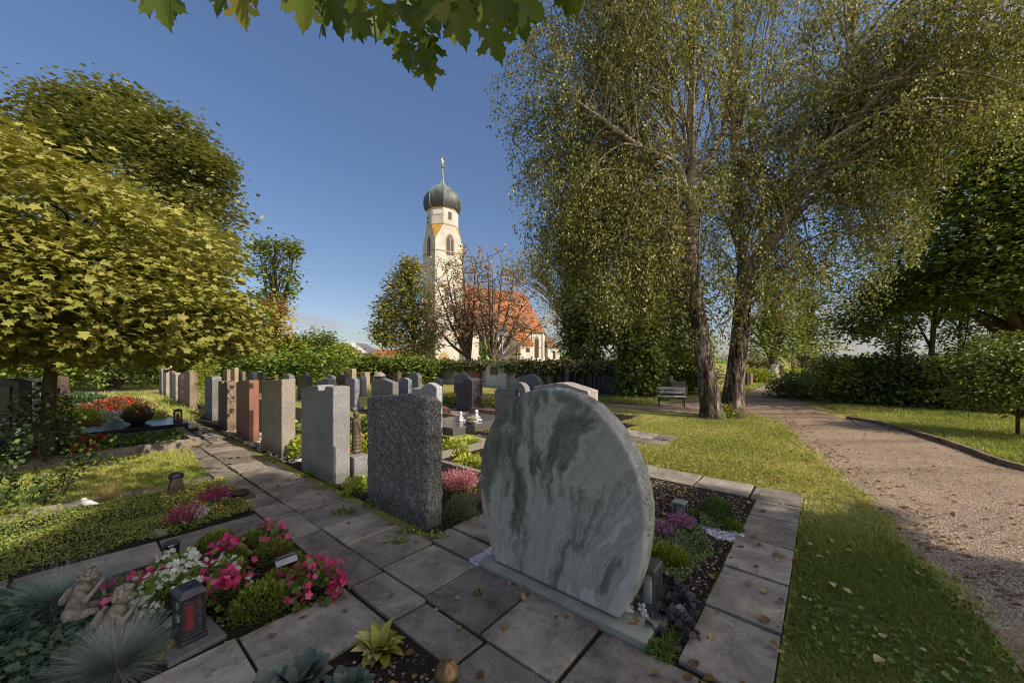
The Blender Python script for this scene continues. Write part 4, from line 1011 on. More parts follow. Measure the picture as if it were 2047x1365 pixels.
q = G(175, 1014, .02); blob('body', [('b', q+np.array([0, 0, .05]), .06, .04, .038), ('b', q+np.array([-.05, .01, .08]), .03, .028, .03), ('c', q+np.array([.04, 0, .05]), q+np.array([.09, .02, .03]), .026, .015)], plain((.55, .54, .5), .8), t, .01, 2)
fescue(215, 1002, .30, .26, 'dry yellowed perennial with upright stalks in the second bed', 420, leaf_mat((.16, .11, .03), (.28, .2, .06), (.4, .32, .13), .2), 'perennial')
# ---- third grave: concrete kerb, red begonias, polished dark slab, planter, lanterns
def box_thing(name, label, cat, u0, u1, v0, v1, z0, z1, m, bev=.01):
    t = thing(name, W((u0+u1)/2, (v0+v1)/2), label, cat); MB().slab(u0, u1, v0, v1, z0, z1).build('block', m, t, bevel=bev); return t
def kerb_frame(name, label, u0, u1, v0, v1, h, w, m):
    t = thing(name, W((u0+u1)/2, (v0+v1)/2), label, 'kerb'); b = MB()
    b.slab(u0, u1, v0, v0+w, -.02, h); b.slab(u0, u1, v1-w, v1, -.02, h); b.build('long_kerb', m, t, bevel=.008)
    b = MB(); b.slab(u0+.001, u0+w, v0+w, v1-w, -.02, h-.004); b.slab(u1-w, u1-.001, v0+w, v1-w, -.02, h-.004); b.build('end_kerb', m, t, bevel=.008); return t
M_CONC = plain((.30, .255, .20), .9, var=.35, scale=5, bump=.4)
kerb_frame('grave_kerb', 'worn concrete kerb around the grave with red begonias', -1.2, 1.62, 9.05, 10.75, .16, .13, M_CONC)
beds3 = sheet(uvrect(-1.1, 1.5, 9.15, 10.65), .09, 'soil', soil_mat(), **S_)
cover('flowering_ground_cover', uvrect(.2, 1.45, 9.2, 10.6), 1400, L_MID, .05, hgt=.14, z=.09)
for k, (px, py, lb) in enumerate([(112, 905, 'red begonia beside the left glass lantern'), (150, 912, 'red begonia spilling over the concrete kerb'), (182, 900, 'red begonia, third from the left lantern'), (135, 885, 'red begonia at the back of the kerbed grave')]):
    begonia(px, py, .22, .30, P_RED, lb, 60, 'red begonias behind the concrete kerb', .09)
t = box_thing('grave_slab', 'polished black granite grave slab mirroring flowers', 'grave slab', -1.6, 1.75, 11.0, 12.35, 0, .22, granite((.03, .032, .035), (.015, .015, .018), (.09, .09, .10), 90, .22, 0.0, .0, .1))
b = MB(); b.slab(-1.75, 1.9, 10.85, 12.5, -.02, .11); b.build('step', granite((.045, .045, .052), (.02, .02, .024), (.12, .12, .13), 90, .2), t, bevel=.008)
def planter(p, r, h, label, rim=M_BRONZE):
    p = np.asarray(p, float); t = thing('planter', p, label, 'planter')
    MB().lathe([(r*.45, 0), (r*.5, .02), (r*.85, h*.35), (r, h*.8), (r*1.03, h), (r*.95, h), (r*.9, h*.85)], p, 10).build('bowl', rim, t, bevel=.004)
    q = p+np.array([0, 0, h*.8]); foliage('foliage', q, r*1.0, r*1.0, h*1.0, 260, L_MID, .05, t)
    blooms('flowers', q, r, r, h*1.25, 60, P_VIO, .05, t, 12); blooms('flowers', q, r*.7, r*.7, h*1.1, 30, P_RED, .05, t, 6); return t
planter(W(1.0, 11.7, .225), .26, .22, 'octagonal bronze planter of violet and red flowers on the polished slab')
lantern(W(1.62, 11.35, .225), .07, .07, .26, M_BRONZE, RED, 'bronze lantern with red candle on the end of the polished slab', roof='hip')
t = thing('grave_book', W(1.6, 10.95, .11), 'small stone book lying before the bronze lantern', 'ornament'); MB().box(W(1.6, 10.95, .13), .07, .1, .02, DU, DV).build('block', m_tan, t, bevel=.008)
lantern(G(66, 918, .09), .085, .085, .33, plain((.35, .36, .37), .4, .7), RED, 'steel lantern with a red candle by the rose bush')
# flower cushions beyond the polished slab
def cushion(px, py, r, h, m, label, n=900, size=.05, fl=None, nf=60, z=.0, cat='plant', name='bedding_plant', grp=None):
    p = G(px, py, z); t = thing(name, p, label, cat, grp); foliage('foliage', p, r, r, h, n, m, size, t)
    if fl: blooms('flowers', p, r, r, h*1.06, nf, fl, size*.9, t, max(5, nf//6), .85)
    return t
cushion(150, 858, .55, .5, L_LIME, 'broad lime green cushion plant beyond the polished slab', 1500, .06)
cushion(180, 868, .3, .3, leaf_mat((.16, .14, .02), (.3, .2, .03), (.4, .25, .04)), 'small orange leaved plant with a red flower', 350, .06, P_RED, 14)
cushion(100, 868, .45, .36, L_DARK, 'dark green cushion plant left of the lime one', 900, .05)
cushion(208, 848, .5, .34, L_GREY, 'grey white cushion plant behind the bronze planter', 1300, .05, P_PALE, 120)
cushion(270, 848, .55, .34, L_GREY, 'grey white cushion plant right of the bronze planter', 1300, .05, P_PALE, 120)
cushion(312, 850, .32, .36, L_LIME, 'yellow green plant with orange blooms beside the bronze lantern', 700, .05, P_SALM, 30)
cushion(235, 824, .9, .45, leaf_mat((.06, .02, .015), (.10, .04, .02), (.13, .06, .03)), 'dark leaved begonia bank with red flowers beyond the white cushions', 1400, .07, P_RED, 160)
cushion(160, 815, .9, .5, L_DARK, 'dark evergreen mound beside the maple trunk', 1200, .08)
cushion(122, 850, .25, .75, L_LIME, 'pale pink flowering shrub by the left gravestones', 500, .06, P_SALM, 24)
# rose bush close to the left edge
def rose_bush():
    p = G(30, 1010); t = thing('rose_bush', p, 'tall loose rose bush with thin stems at the left edge', 'bush'); b = MB(); pos = []; yd = []
    rr = random.Random(4)
    for k in range(17):
        a = rr.uniform(-.5, 1.2); L = rr.uniform(.5, 1.25); e = rr.uniform(.35, 1.35); d = np.array([math.cos(e)*math.cos(a), math.cos(e)*math.sin(a)*.6-.15, math.sin(e)])
        st = p+np.array([rr.uniform(-.5, .3), rr.uniform(-.5, .4), 0]); pts = [st+d*L*q+np.array([.1*q*q, 0, -.18*q*q]) for q in np.linspace(0, 1, 6)]
        b.tube(smooth_path(pts, 3), np.linspace(.006, .0025, 16), 5)
        for q in np.linspace(.3, 1, 11):
            for s_ in range(4): pos.append(st+d*L*q+np.array([.1*q*q, 0, -.18*q*q])+rdir(1)[0]*.07); yd.append(rdir(1)[0]+d*.3)
    b.build('stems', bark((.03, .025, .012), (.07, .06, .025), 30, 10), t)
    n = len(pos); cards('leaves', T_ovate(.75), pos, yd, np.array([0, 0, .8])+rdir(n)*.6, .05*(.6+.7*RS.rand(n)), leaf_mat((.015, .03, .010), (.03, .055, .015), (.07, .10, .02), .2, .4), t)
    q = G(12, 945); t = thing('shrub', q, 'dense dark leafed shrub in front of the left gravestones', 'bush')
    n = 1500; pp, d = dome(q+np.array([.1, .3, .1]), .42, .5, 1.2, n, .3); cards('foliage', T_ovate(.6), pp, rdir(n), np.array([0, 0, .6])+rdir(n), .055*(.6+.8*RS.rand(n)), leaf_mat((.010, .018, .008), (.025, .045, .012), (.09, .11, .03), .15, .4), t)
    pp, d = dome(q+np.array([.15, .3, .3]), .4, .45, .9, 60, .9); cards('flowers', T_star(), pp, rdir(60), d, np.full(60, .035), P_PALE, t)
rose_bush()

# ---- grave of the disc: purple heathers, cushions, globe, pebbles
heather(1322, 1068, .12, .10, P_LILAC, 'lilac heather touching the marble disc', 330)
heather(1364, 1056, .14, .11, P_LILAC, 'wider lilac heather beside the small grey lamp', 420)
hebe(1432, 1042, .165, .24, 'round dark green dwarf conifer at the corner of the disc grave', 1700, leaf_mat((.012, .03, .008), (.03, .06, .012), (.06, .10, .02), .15), 'dwarf shrubs in the disc grave')
hebe(1390, 1040, .09, .10, 'small olive cushion left of the dwarf conifer', 1200, L_HEBE, 'dwarf shrubs in the disc grave')
hebe(1462, 1058, .10, .08, 'flat olive cushion right of the dwarf conifer', 1200, L_HEBE, 'dwarf shrubs in the disc grave')
hebe(1335, 1120, .16, .10, 'bright moss green cushion beside the marble disc', 2600, leaf_mat((.05, .065, .006), (.10, .115, .010), (.16, .165, .02), .1), 'dwarf shrubs in the disc grave')
cover('creeping_ground_cover', [G(1285, 1205), G(1350, 1190), G(1428, 1112), G(1400, 1066), G(1300, 1040)], 5200, leaf_mat((.03, .045, .015), (.06, .085, .025), (.13, .15, .05), .15), .018, hgt=.07)
cover('creeping_ground_cover', [G(1400, 1062), G(1478, 1068), G(1470, 1048), G(1400, 1044)], 1500, leaf_mat((.03, .045, .015), (.06, .085, .025), (.13, .15, .05), .15), .018, hgt=.09)
def pebbles(name, poly, n, size, m, z=.02, fall=0):
    p = sample_poly(poly, n, fall); p[:, 2] = z; b = MB()
    tv = np.array([(-.5, -.4, 0), (.45, -.5, 0), (.55, .35, 0), (-.4, .5, 0), (-.25, -.2, .4), (.25, -.25, .45), (.28, .2, .4), (-.2, .25, .42)]); tf = [(4, 5, 6, 7), (0, 1, 5, 4), (1, 2, 6, 5), (2, 3, 7, 6), (3, 0, 4, 7)]
    return cards(name, (tv, tf), p, rdir(n)*np.array([1, 1, .2]), np.array([0, 0, 1.])+.3*rdir(n), size*(.5+RS.rand(n)), m, kind='stuff', loc=(0, 0, 0))
PEB = leaf_mat((.30, .30, .32), (.45, .45, .47), (.60, .60, .62), 0, .7)
pebbles('white_gravel', [G(1395, 1050), G(1490, 1072), G(1470, 1090), G(1420, 1075)], 420, .026, PEB)
pebbles('white_gravel', [G(1352, 1150), G(1375, 1140), G(1396, 1118), G(1370, 1115)], 170, .022, PEB)
pebbles('white_gravel', [G(1305, 1075), G(1345, 1090), G(1395, 1078), G(1330, 1062)], 200, .024, PEB)
pebbles('white_gravel', [W(2.07, 2.085), W(2.07, 2.2), W(2.4, 2.2), W(2.4, 2.09)], 300, .022, PEB, .03)
pebbles('pebbles', [W(2.2, 6.4), W(2.2, 10.4), W(2.75, 10.4), W(2.75, 6.4)], 1200, .03, leaf_mat((.25, .2, .16), (.4, .34, .29), (.55, .5, .45), 0, .8))
for pl_, n_ in ((uvrect(2.2, 5.1, .66, 2.0), 4200), (uvrect(-1.5, 1.25, 2.7, 4.05), 3000), (uvrect(.4, 1.25, .9, 2.0), 1600)):
    pebbles('soil_crumbs', pl_, n_, .017, leaf_mat((.012, .009, .007), (.04, .03, .022), (.16, .12, .085), 0, .9), .02)
def heuchera(px, py, r, label):
    p = G(px, py, .02); n = 60; q, d = dome(p, r, r, .12, n, .3); cards('purple_plant', T_ovate(1.15, .2), q, d+.4*rdir(n), d*.5+np.array([0, 0, 1.])+.4*rdir(n), .05*(.7+.6*RS.rand(n)), leaf_mat((.012, .010, .012), (.03, .022, .028), (.06, .045, .05), .05, .45), loc=p, label=label, cat='plant')
heuchera(1330, 1190, .11, 'dark purple leaved plant behind the glass lantern')
heuchera(1352, 1222, .13, 'dark purple leaved plant right of the glass lantern')
heuchera(1338, 1262, .13, 'dark purple leaved plant beside the plinth of the disc')
cover('grass', [G(1320, 1290), G(1368, 1262), G(1340, 1335), G(1288, 1312)], 900, L_MID, .05, hgt=.02, tmpl=T_blade2(.14, .3), flat=.1)
lantern(G(1296, 1232), .075, .065, .29, plain((.12, .135, .125), .4, .5), WAX, 'glass lantern with thick white candle on a stone foot beside the disc', base=(.10, .13, .055, plain((.26, .22, .18), .8)), ax=DU)
lantern(G(1359, 1028), .065, .065, .14, plain((.3, .29, .25), .6), WAX, 'low square grey lamp on the far side of the disc grave')
# white angel figurines on the plinth
def angel(p, s, label):
    p = np.asarray(p, float); t = thing('figurine', p, label, 'figurine', 'white angels on the disc plinth'); f = np.array([.9, -.3, 0]); f /= np.linalg.norm(f); r = np.array([f[1], -f[0], 0]); u = np.array([0, 0, 1.])
    X = lambda a, b, c: p+s*(f*a+r*b+u*c)
    pr = [('c', X(0, 0, .15), X(-.02, 0, .5), .25*s, .17*s), ('b', X(0, 0, .78), .17*s, .17*s, .18*s), ('c', X(0, 0, .5), X(0, 0, .7), .12*s, .09*s)]
    for q in (-1, 1): pr += [('c', X(0, .16*q, .5), X(.2, .12*q, .38), .075*s, .06*s), ('c', X(.2, .12*q, .38), X(.22, 0, .52), .06*s, .05*s), ('c', X(.05, .12*q, .1), X(.32, .14*q, .07), .11*s, .08*s)]
    blob('body', pr, plain((.6, .6, .58), .7), t, .02*s, 2)
    blob('wings', [('c', X(-.18, .08*q, .5), X(-.3, .3*q, .62), .06*s, .12*s) for q in (-1, 1)], plain((.6, .6, .58), .7), t, .02*s, 2)
angel(W(2.27, .97, .066), .135, 'white plaster angel sitting on the marble plinth, the taller of two')
angel(W(2.29, .86, .066), .08, 'tiny white plaster angel sitting on the marble plinth corner')
tag(cards('fallen_leaf', T_maple(1), [W(2.2, .86, .07)], [DV], [np.array([.1, 0, 1.])], [.06], L_RUST), 'brown fallen leaf lying on the white plinth', 'leaf')

# ---- grave behind the rough stone and others between the rows
p = G(922, 1040); t = thing('heather', p, 'bushy heather with rosy flower spikes between rough stone and disc', 'flower')
foliage('foliage', p, .19, .19, .26, 1500, leaf_mat((.02, .03, .012), (.05, .065, .03), (.10, .12, .06)), .035, t, T_quad(.22), 1.4)
heather(920, 985, .24, .26, leaf_mat((.5, .14, .17), (.62, .25, .28), (.72, .42, .42), .2), 'tall pink heather in sun behind the rough stone', 420, green=L_LIME)
kerb_frame('grave_kerb', 'pale stone kerb of the sunlit grave left of the disc', 3.6, 5.1, 3.4, 4.9, .12, .09, m_pale)
M_LG = leaf_mat((.10, .14, .02), (.18, .2, .03), (.32, .3, .06), .3)
cushion(905, 905, .28, .22, M_LG, 'yellow green tufted plant in sun left of the disc', 800, .06, name='perennial')
cushion(935, 930, .26, .14, L_LIME, 'low yellow flowering cushion inside the pale kerb', 500, .045, P_YEL, 30)
cover('grass', [W(5.75, 3.2), W(7.2, 3.2), W(7.2, 6.5), W(5.75, 6.5)], 5000, GREEN, .05, hgt=.02, tmpl=T_blade2(.16, .4), flat=.1, z=0)
t = box_thing('grave_slab', 'polished grey granite grave slab with white figures standing on it', 'grave slab', 5.3, 7.3, 6.1, 7.4, -.02, .17, granite((.17, .155, .17), (.08, .075, .085), (.28, .265, .28), 40, .14, .2, 0, .2))
def dovelike(p, s, label):
    p = np.asarray(p, float); t = thing('figurine', p, label, 'figurine'); blob('body', [('c', p+np.array([0, 0, .1*s]), p+np.array([0, 0, .55*s]), .25*s, .16*s), ('b', p+np.array([0, 0, .8*s]), .17*s, .16*s, .19*s), ('b', p+np.array([.3*s, 0, .08*s]), .2*s, .14*s, .1*s), ('c', p+np.array([.05*s, -.1*s, .5*s]), p+np.array([.3*s, -.1*s, .3*s]), .07*s, .06*s)], plain((.7, .7, .68), .6), t, .025*s, 2)
dovelike(W(6.03, 6.66, .172), .24, 'white kneeling figurine on the left of the polished grey slab')
dovelike(W(6.3, 6.4, .172), .28, 'white angel figurine with round head on the polished grey slab')
p = W(6.0, 6.22, .172); t = thing('planter', p, 'shallow white bowl of dried flowers on the polished grey slab', 'planter'); MB().lathe([(.08, 0), (.13, .05), (.135, .07), (.11, .06)], p, 18).build('bowl', plain((.6, .58, .52), .6), t, smooth=True); foliage('foliage', p+np.array([0, 0, .05]), .13, .13, .10, 160, leaf_mat((.1, .07, .03), (.25, .2, .1), (.4, .4, .3)), .04, t)
cushion(982, 818, .34, .36, L_MID, 'red flowering bush in the brown trough before the holed stone', 500, .06, P_RED, 40, .15)
box_thing('stone_trough', 'low reddish brown trough left of the holed stone', 'trough', 7.7, 8.2, 6.9, 8.1, 0, .2, m_rb)
cushion(892, 815, .25, .40, L_MID, 'pink potted flowers right of the white marble stone', 300, .06, P_PINK, 50)
cushion(890, 832, .16, .3, L_MID, 'small pink and white bouquet on the polished slab edge', 160, .05, P_PINK, 22)
cushion(905, 805, .5, .35, L_LIME, 'yellow flowering border left of the dark slate stone', 600, .07, P_YEL, 120)
cushion(716, 935, .26, .55, L_LIME, 'pink and yellow flowers between the pale and rough stones', 900, .05, P_SALM, 110)
cushion(712, 985, .16, .22, L_LIME, 'green tuft at the foot of the robed statue pedestal', 400, .04)
cushion(600, 915, .17, .36, L_LIME, 'leafy green plant between the beige and pale grey stones', 500, .06)
cushion(606, 880, .3, .4, L_MID, 'yellow flowers seen between the beige and pale grey stones', 400, .06, P_YEL, 40)
q_ = proj(W(3.5, 8.3)); cushion(float(q_[0]), float(q_[1]), .35, .95, L_MID, 'orange red roses between the salmon red and beige stones', 500, .07, P_SALM, 26)
cushion(735, 870, .4, .4, L_MID, 'green fern plant behind the rough stone at left', 500, .07)
cushion(935, 893, .28, .16, M_LG, 'sunny grass tuft before the polished grey slab', 500, .06)
# weeds in the pavement
for k, (px, py, r, lb) in enumerate([(545, 922, .16, 'weed tuft at the foot of the beige stone'), (610, 950, .17, 'creeping weeds at the corner of the notched stone'), (650, 976, .2, 'creeping weeds along the front of the notched stone'), (688, 1026, .15, 'weed tuft in the paving left of the rough stone'), (745, 1010, .14, 'weeds at the left foot of the rough stone'), (820, 1066, .14, 'weeds along the foot of the rough stone'), (870, 1075, .13, 'weed tuft at the right corner of the rough stone'), (800, 1086, .08, 'sparse weeds in the joint before the rough stone'), (955, 1190, .035, 'single little weed in the paving before the disc')]):
    p = G(px, py, .02); n = int(900*r); q, d = dome(p, r, r*.6, .06, n, .1); cards('weed', T_ovate(.6), q, rdir(n)+np.array([0, 0, .3]), np.array([0, 0, .8])+.6*rdir(n), .028*(.6+.8*RS.rand(n)), leaf_mat((.03, .05, .010), (.07, .095, .02), (.14, .14, .03)), loc=p, label=lb, cat='weed', group='weeds in the paving')
jp = []
for u_ in (1.56, 2.07, 1.29): v_ = RS.uniform(-.5, 9, 800); jp.append(np.column_stack([DU[0]*u_+DV[0]*v_, DU[1]*u_+DV[1]*v_, 0*v_]))
for v_ in (2.05, 2.63, 4.11, 4.6): u_ = RS.uniform(-1.5, 1.28, 260); jp.append(np.column_stack([DU[0]*u_+DV[0]*v_, DU[1]*u_+DV[1]*v_, 0*u_]))
for v_ in (.18, .62): u_ = RS.uniform(2.0, 5.4, 420); jp.append(np.column_stack([DU[0]*u_+DV[0]*v_, DU[1]*u_+DV[1]*v_, 0*u_]))
jp = np.concatenate(jp); jp = jp[np.sin(jp[:, 0]*4.3+np.sin(jp[:, 1]*3.1)*2)+.5*RS.normal(size=len(jp)) > .35]; jp[:, :2] += RS.normal(0, .013, (len(jp), 2)); jp[:, 2] = .022; n = len(jp)
cards('moss', T_ovate(.7), jp, rdir(n)+np.array([0, 0, .5]), np.array([0, 0, .6])+.7*rdir(n), .016*(.5+RS.rand(n)), leaf_mat((.03, .04, .008), (.07, .085, .018), (.15, .14, .03)), kind='stuff', loc=(0, 0, 0))
ST = [W(5.6, .2), W(1.2, .16), W(-.3, .0), W(-.2, -1.35)]+[tuple(p) for p in GLs[6:26]]
q = sample_poly(ST, 3600, .8); q = q[np.sin(q[:, 0]*3.7+1.5*np.sin(q[:, 1]*2.9))+.6*RS.normal(size=len(q)) > .1]; n = len(q); q[:, 2] = .02+.015*RS.rand(n)
cards('clover', T_ovate(1.0), q, rdir(n), np.array([0, 0, 1.])+.4*rdir(n), .026*(.5+.9*RS.rand(n)), leaf_mat((.03, .055, .010), (.06, .095, .016), (.11, .14, .025), .2), kind='stuff', loc=(0, 0, 0))
k_ = RS.randint(6, 40, 5200); f_ = RS.rand(5200, 1); q = GLs[k_]*(1-f_)+GLs[k_+1]*f_; q[:, :2] += RS.normal(0, .05, (5200, 2)); q = q[np.sin(q[:, 1]*7.3)+.8*RS.normal(size=len(q)) > -.2]; q[:, 2] = .008; n = len(q); d_ = np.hypot(q[:, 0], q[:, 1])
cards('grass', T_blade2(.16, .4), q, rdir(n)*.8+np.array([0, 0, .7]), rdir(n), .04*(.5+RS.rand(n))*np.clip(d_/4, .8, 2), GREEN, kind='stuff', loc=(0, 0, 0), rnd=.15+.6*RS.rand(n))
# ---- fallen leaves
def litter(poly, n, size, m, fall=0, z=.04):
    p = sample_poly(poly, n, fall); p[:, 2] = z
    cards('fallen_leaves', T_maple(1) if size > .07 else T_ovate(.85, .22), p, rdir(n)*np.array([1, 1, .15]), np.array([0, 0, 1.])+.25*rdir(n), size*(.5+.8*RS.rand(n)), m, kind='stuff', loc=(0, 0, 0))
L_DRY = leaf_mat((.10, .05, .02), (.26, .15, .06), (.42, .32, .14), .1, .8)
litter(uvrect(.9, 5.4, .15, .66), 46, .055, L_DRY, .3); litter(uvrect(2.6, 5.0, .65, 1.5), 110, .042, L_DRY, 0, .035)
litter(uvrect(1.3, 2.08, -1, 7), 60, .045, L_DRY, .6); litter(uvrect(1.3, 2.08, 7, 16), 120, .06, L_DRY)
litter([tuple(p+np.array([-.1, 0, 0])) for p in GLs[8:40]]+[tuple(p+np.array([.55, .1, 0])) for p in GLs[8:40][::-1]], 420, .042, L_DRY, .8, .022)
litter(path_poly, 1500, .045, L_DRY, .9, .02)
litter(mid, 3200, .042, leaf_mat((.13, .07, .02), (.28, .19, .05), (.42, .34, .12), .1, .8), .6, .03)
litter([W(5.6, .2), W(1.2, .16), W(-.3, .0), W(-.2, -1.35)]+[tuple(p) for p in GLs[6:26]], 46, .05, leaf_mat((.10, .07, .03), (.2, .15, .07), (.28, .24, .12), .1, .7), 0, .05)
litter(uvrect(-1.5, 1.28, 2.1, 2.6), 14, .05, L_DRY); litter(uvrect(-.5, 1.2, .8, 2.0), 16, .05, L_DRY)
litter(uvrect(-1, 1.2, 2.7, 4), 40, .04, L_DRY)
# loose pebbles on the near gravel
pebbles('gravel', [tuple(p) for p in GLs[7:34]]+[tuple(p) for p in GRs[18:38][::-1]]+[tuple(G(2600, 1050))], 32000, .011, leaf_mat((.20, .155, .12), (.44, .34, .245), (.58, .49, .39), 0, .85), .012, 1.6)
# ================================================================ trees
def tree_thing(name, base, label, cat='tree', group=None): return thing(name, base, label, cat, group)
def crown_points(ells, n, shell=.75, jit=.12):
    """clump centres in a set of ellipsoids (centre, radii, weight)"""
    w_ = np.array([e[2] for e in ells], float); k = RS.choice(len(ells), n, p=w_/w_.sum()); c = np.array([e[0] for e in ells])[k]; r = np.array([e[1] for e in ells])[k]
    d = rdir(n); q = shell+(1-shell)*RS.rand(n, 1); q = q*(1+jit*.6*RS.normal(size=(n, 1)))
    q = q*(1+jit*1.1*np.sin(5.3*d[:, 0:1]+2*c[:, 1:2])*np.sin(4.7*d[:, 1:2]+3*c[:, 2:3])+jit*.9*np.sin(9*d[:, 2:3]+6*d[:, 0:1]))
    return c+d*q*r, d
def clump_leaves(cp, cd, per, spread, flat, size, tmpl, m, parent, name='crown', hang=0.0, upn=.8, rnd=None, keep=None, horiz=True):
    n = len(cp)*per; c = np.repeat(cp, per, 0); d = np.repeat(cd, per, 0)
    off = RS.normal(size=(n, 3))*spread*np.array([1, 1, flat]); p = c+off
    y = d*np.array([1, 1, .3])+.8*rdir(n)*np.array([1, 1, .4])+np.array([0, 0, -hang]); nn = np.array([0, 0, upn])+d*.45+.45*rdir(n)
    r_ = np.repeat(RS.rand(len(cp)), per)*.5+.5*RS.rand(n) if rnd is None else rnd(p)
    if keep is not None: k = keep(p); p, y, nn, r_ = p[k], y[k], nn[k], r_[k]
    return cards(name, tmpl, p, y, nn, size*(.6+.75*RS.rand(len(p))), m, parent, rnd=r_)
def limbs(b, base, targets, r0, fork=(.25, .6), n=7, tip=.01, rise=.5):
    """limbs from a trunk polyline (base: pts, radii) to the targets"""
    bp, br = base; bp = np.asarray(bp)
    for T in targets:
        k = np.clip(int(len(bp)*random.uniform(*fork)), 0, len(bp)-1); S = bp[k]; ln = np.linalg.norm(T-S)
        mid = S*.5+T*.5+np.array([0, 0, rise*.25*ln])+rdir(1)[0]*.06*ln
        b.tube(smooth_path([S, mid, T], 5), np.linspace(min(br[k]*.6, r0), tip, 11), n, cap=False)

BARK_M = bark((.05, .036, .026), (.17, .125, .09), 10, 3, .5)
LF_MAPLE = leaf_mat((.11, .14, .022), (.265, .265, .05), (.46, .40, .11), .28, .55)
# ---- globe maple at left
base = np.array([-7.15, 5.75, 0]); t = tree_thing('maple_tree', base, 'broad globe maple with yellow green leaves filling the left of the picture')
tk = np.array([base+np.array([0, 0, z]) for z in (-.05, .3, 1, 1.6, 2.3, 3.2)])+np.array([[0, 0, 0]]*3+[[.05, 0, 0], [.1, .05, 0], [.1, .1, 0]])
b = MB(); b.tube(smooth_path(tk, 3), np.interp(np.linspace(0, 1, 16), [0, .08, .5, 1], [.16, .085, .075, .05]), 12)
CM = np.array([-7.75, 5.3, 3.05]); RM = np.array([3.2, 3.0, 1.62])
ells = [(CM, RM, 5), (CM+np.array([1.55, -.5, -.7]), np.array([1.75, 1.7, .95]), 1.7), (CM+np.array([1.9, .9, -.85]), np.array([1.5, 1.5, .85]), 1.4), (CM+np.array([0, -1.3, -.6]), np.array([2.5, 1.8, .95]), 1.6), (CM+np.array([.6, 1.5, -.8]), np.array([2.0, 1.6, .9]), 1.1)]
cp, cd = crown_points(ells, 3600, .80, .085)
k = cp[:, 2] > 1.72+.12*np.sin(cp[:, 0]*2.3)*np.cos(cp[:, 1]*2); cp, cd = cp[k], cd[k]
limbs(b, (tk, np.array([.25]*6)), [cp[i]*.85+CM*.15 for i in range(0, len(cp), 40)], .03, (.6, .98)); b.build('trunk', BARK_M, t, smooth=True)
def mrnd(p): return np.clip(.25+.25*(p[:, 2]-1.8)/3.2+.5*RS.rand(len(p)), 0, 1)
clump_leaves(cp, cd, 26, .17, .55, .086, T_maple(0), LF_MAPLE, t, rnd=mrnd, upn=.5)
# ---- taller maple behind it
base = G(225, 778); Yb = base[1]; t = tree_thing('maple_tree', base, 'taller maple with olive brown crown rising behind the globe maple')
tk = np.array([base+np.array([.1*math.sin(z), 0, z]) for z in (-.05, .4, 1.5, 3, 5, 7)])
b = MB(); b.tube(smooth_path(tk, 3), np.interp(np.linspace(0, 1, 16), [0, .1, .5, 1], [.5, .32, .25, .15]), 10)
def PX(x, y, Y): return P(x, y, Y)
Y2 = 17.0
el2 = [(PX(240, 390, Y2), np.array([4.4, 3.5, 3.9]), 4), (PX(175, 250, Y2), np.array([2.0, 1.8, 1.3]), 1), (PX(80, 300, Y2), np.array([1.6, 1.5, .9]), .7), (PX(320, 290, Y2), np.array([2.0, 1.8, 1.5]), 1), (PX(385, 350, Y2), np.array([1.5, 1.4, 1.6]), .8), (PX(400, 480, Y2), np.array([1.7, 1.5, 2.2]), .8), (PX(240, 215, Y2), np.array([1.0, .9, .8]), .4), (PX(130, 225, Y2), np.array([.6, .6, .6]), .2)]
cp, cd = crown_points(el2, 1500, .70, .10); limbs(b, (tk, np.array([.3]*6)), [cp[i] for i in range(0, 500, 12)], .08, (.4, .95)); b.build('trunk', BARK_M, t, smooth=True)
clump_leaves(cp, cd, 24, .34, .6, .17, T_maple(0), leaf_mat((.045, .05, .014), (.095, .10, .028), (.17, .155, .055), .2), t)
# ---- the maple over the photographer: throws the foreground into shade
base = np.array([7.2, -5.0, 0]); t = tree_thing('maple_tree', base, 'maple whose leafy branch hangs into the top of the picture')
tk = np.array([base+np.array([.14*z, -.02*z, z]) for z in (-.05, .4, 1.5, 3, 4.5, 6.5, 9)]); b = MB(); b.tube(smooth_path(tk, 3), np.interp(np.linspace(0, 1, 19), [0, .1, .5, 1], [.42, .3, .24, .1]), 12)
SHB = [(-500, 1170), (0, 1132), (137, 1061), (219, 1030), (290, 1003), (430, 975), (540, 958), (600, 966), (700, 992), (900, 1000), (1300, 985), (1480, 992), (1600, 1023), (1692, 1034), (1722, 1010), (1755, 1020), (1796, 1060), (1833, 1082), (1892, 1104), (1944, 1119), (2047, 1141), (2600, 1180)]
def shaded_ground(p, mg=0):
    """does the leaf's shadow fall into the shaded foreground (world positions only)"""
    s = p-SUN*(p[:, 2:3]/SUN[2]); gx, gy = s[:, 0], s[:, 1]
    yy = np.maximum(gy, .3); px, py = CX+gx/yy*F, HY+H/yy*F
    edge = interp(px, SHB)+10*np.sin(px*.021)+6*np.sin(px*.07)
    return (gy < .3) | (py > edge+mg) 
nn = 24000; pp = np.column_stack([RS.uniform(1, 19, nn*4), RS.uniform(-13, 3, nn*4), RS.uniform(4.8, 14.5, nn*4)])
cen = np.array([10.2, -5.2, 9.6]); rad = np.array([7.6, 6.6, 4.6]); q = ((pp-cen)/rad); k = (q**2).sum(1) < 1
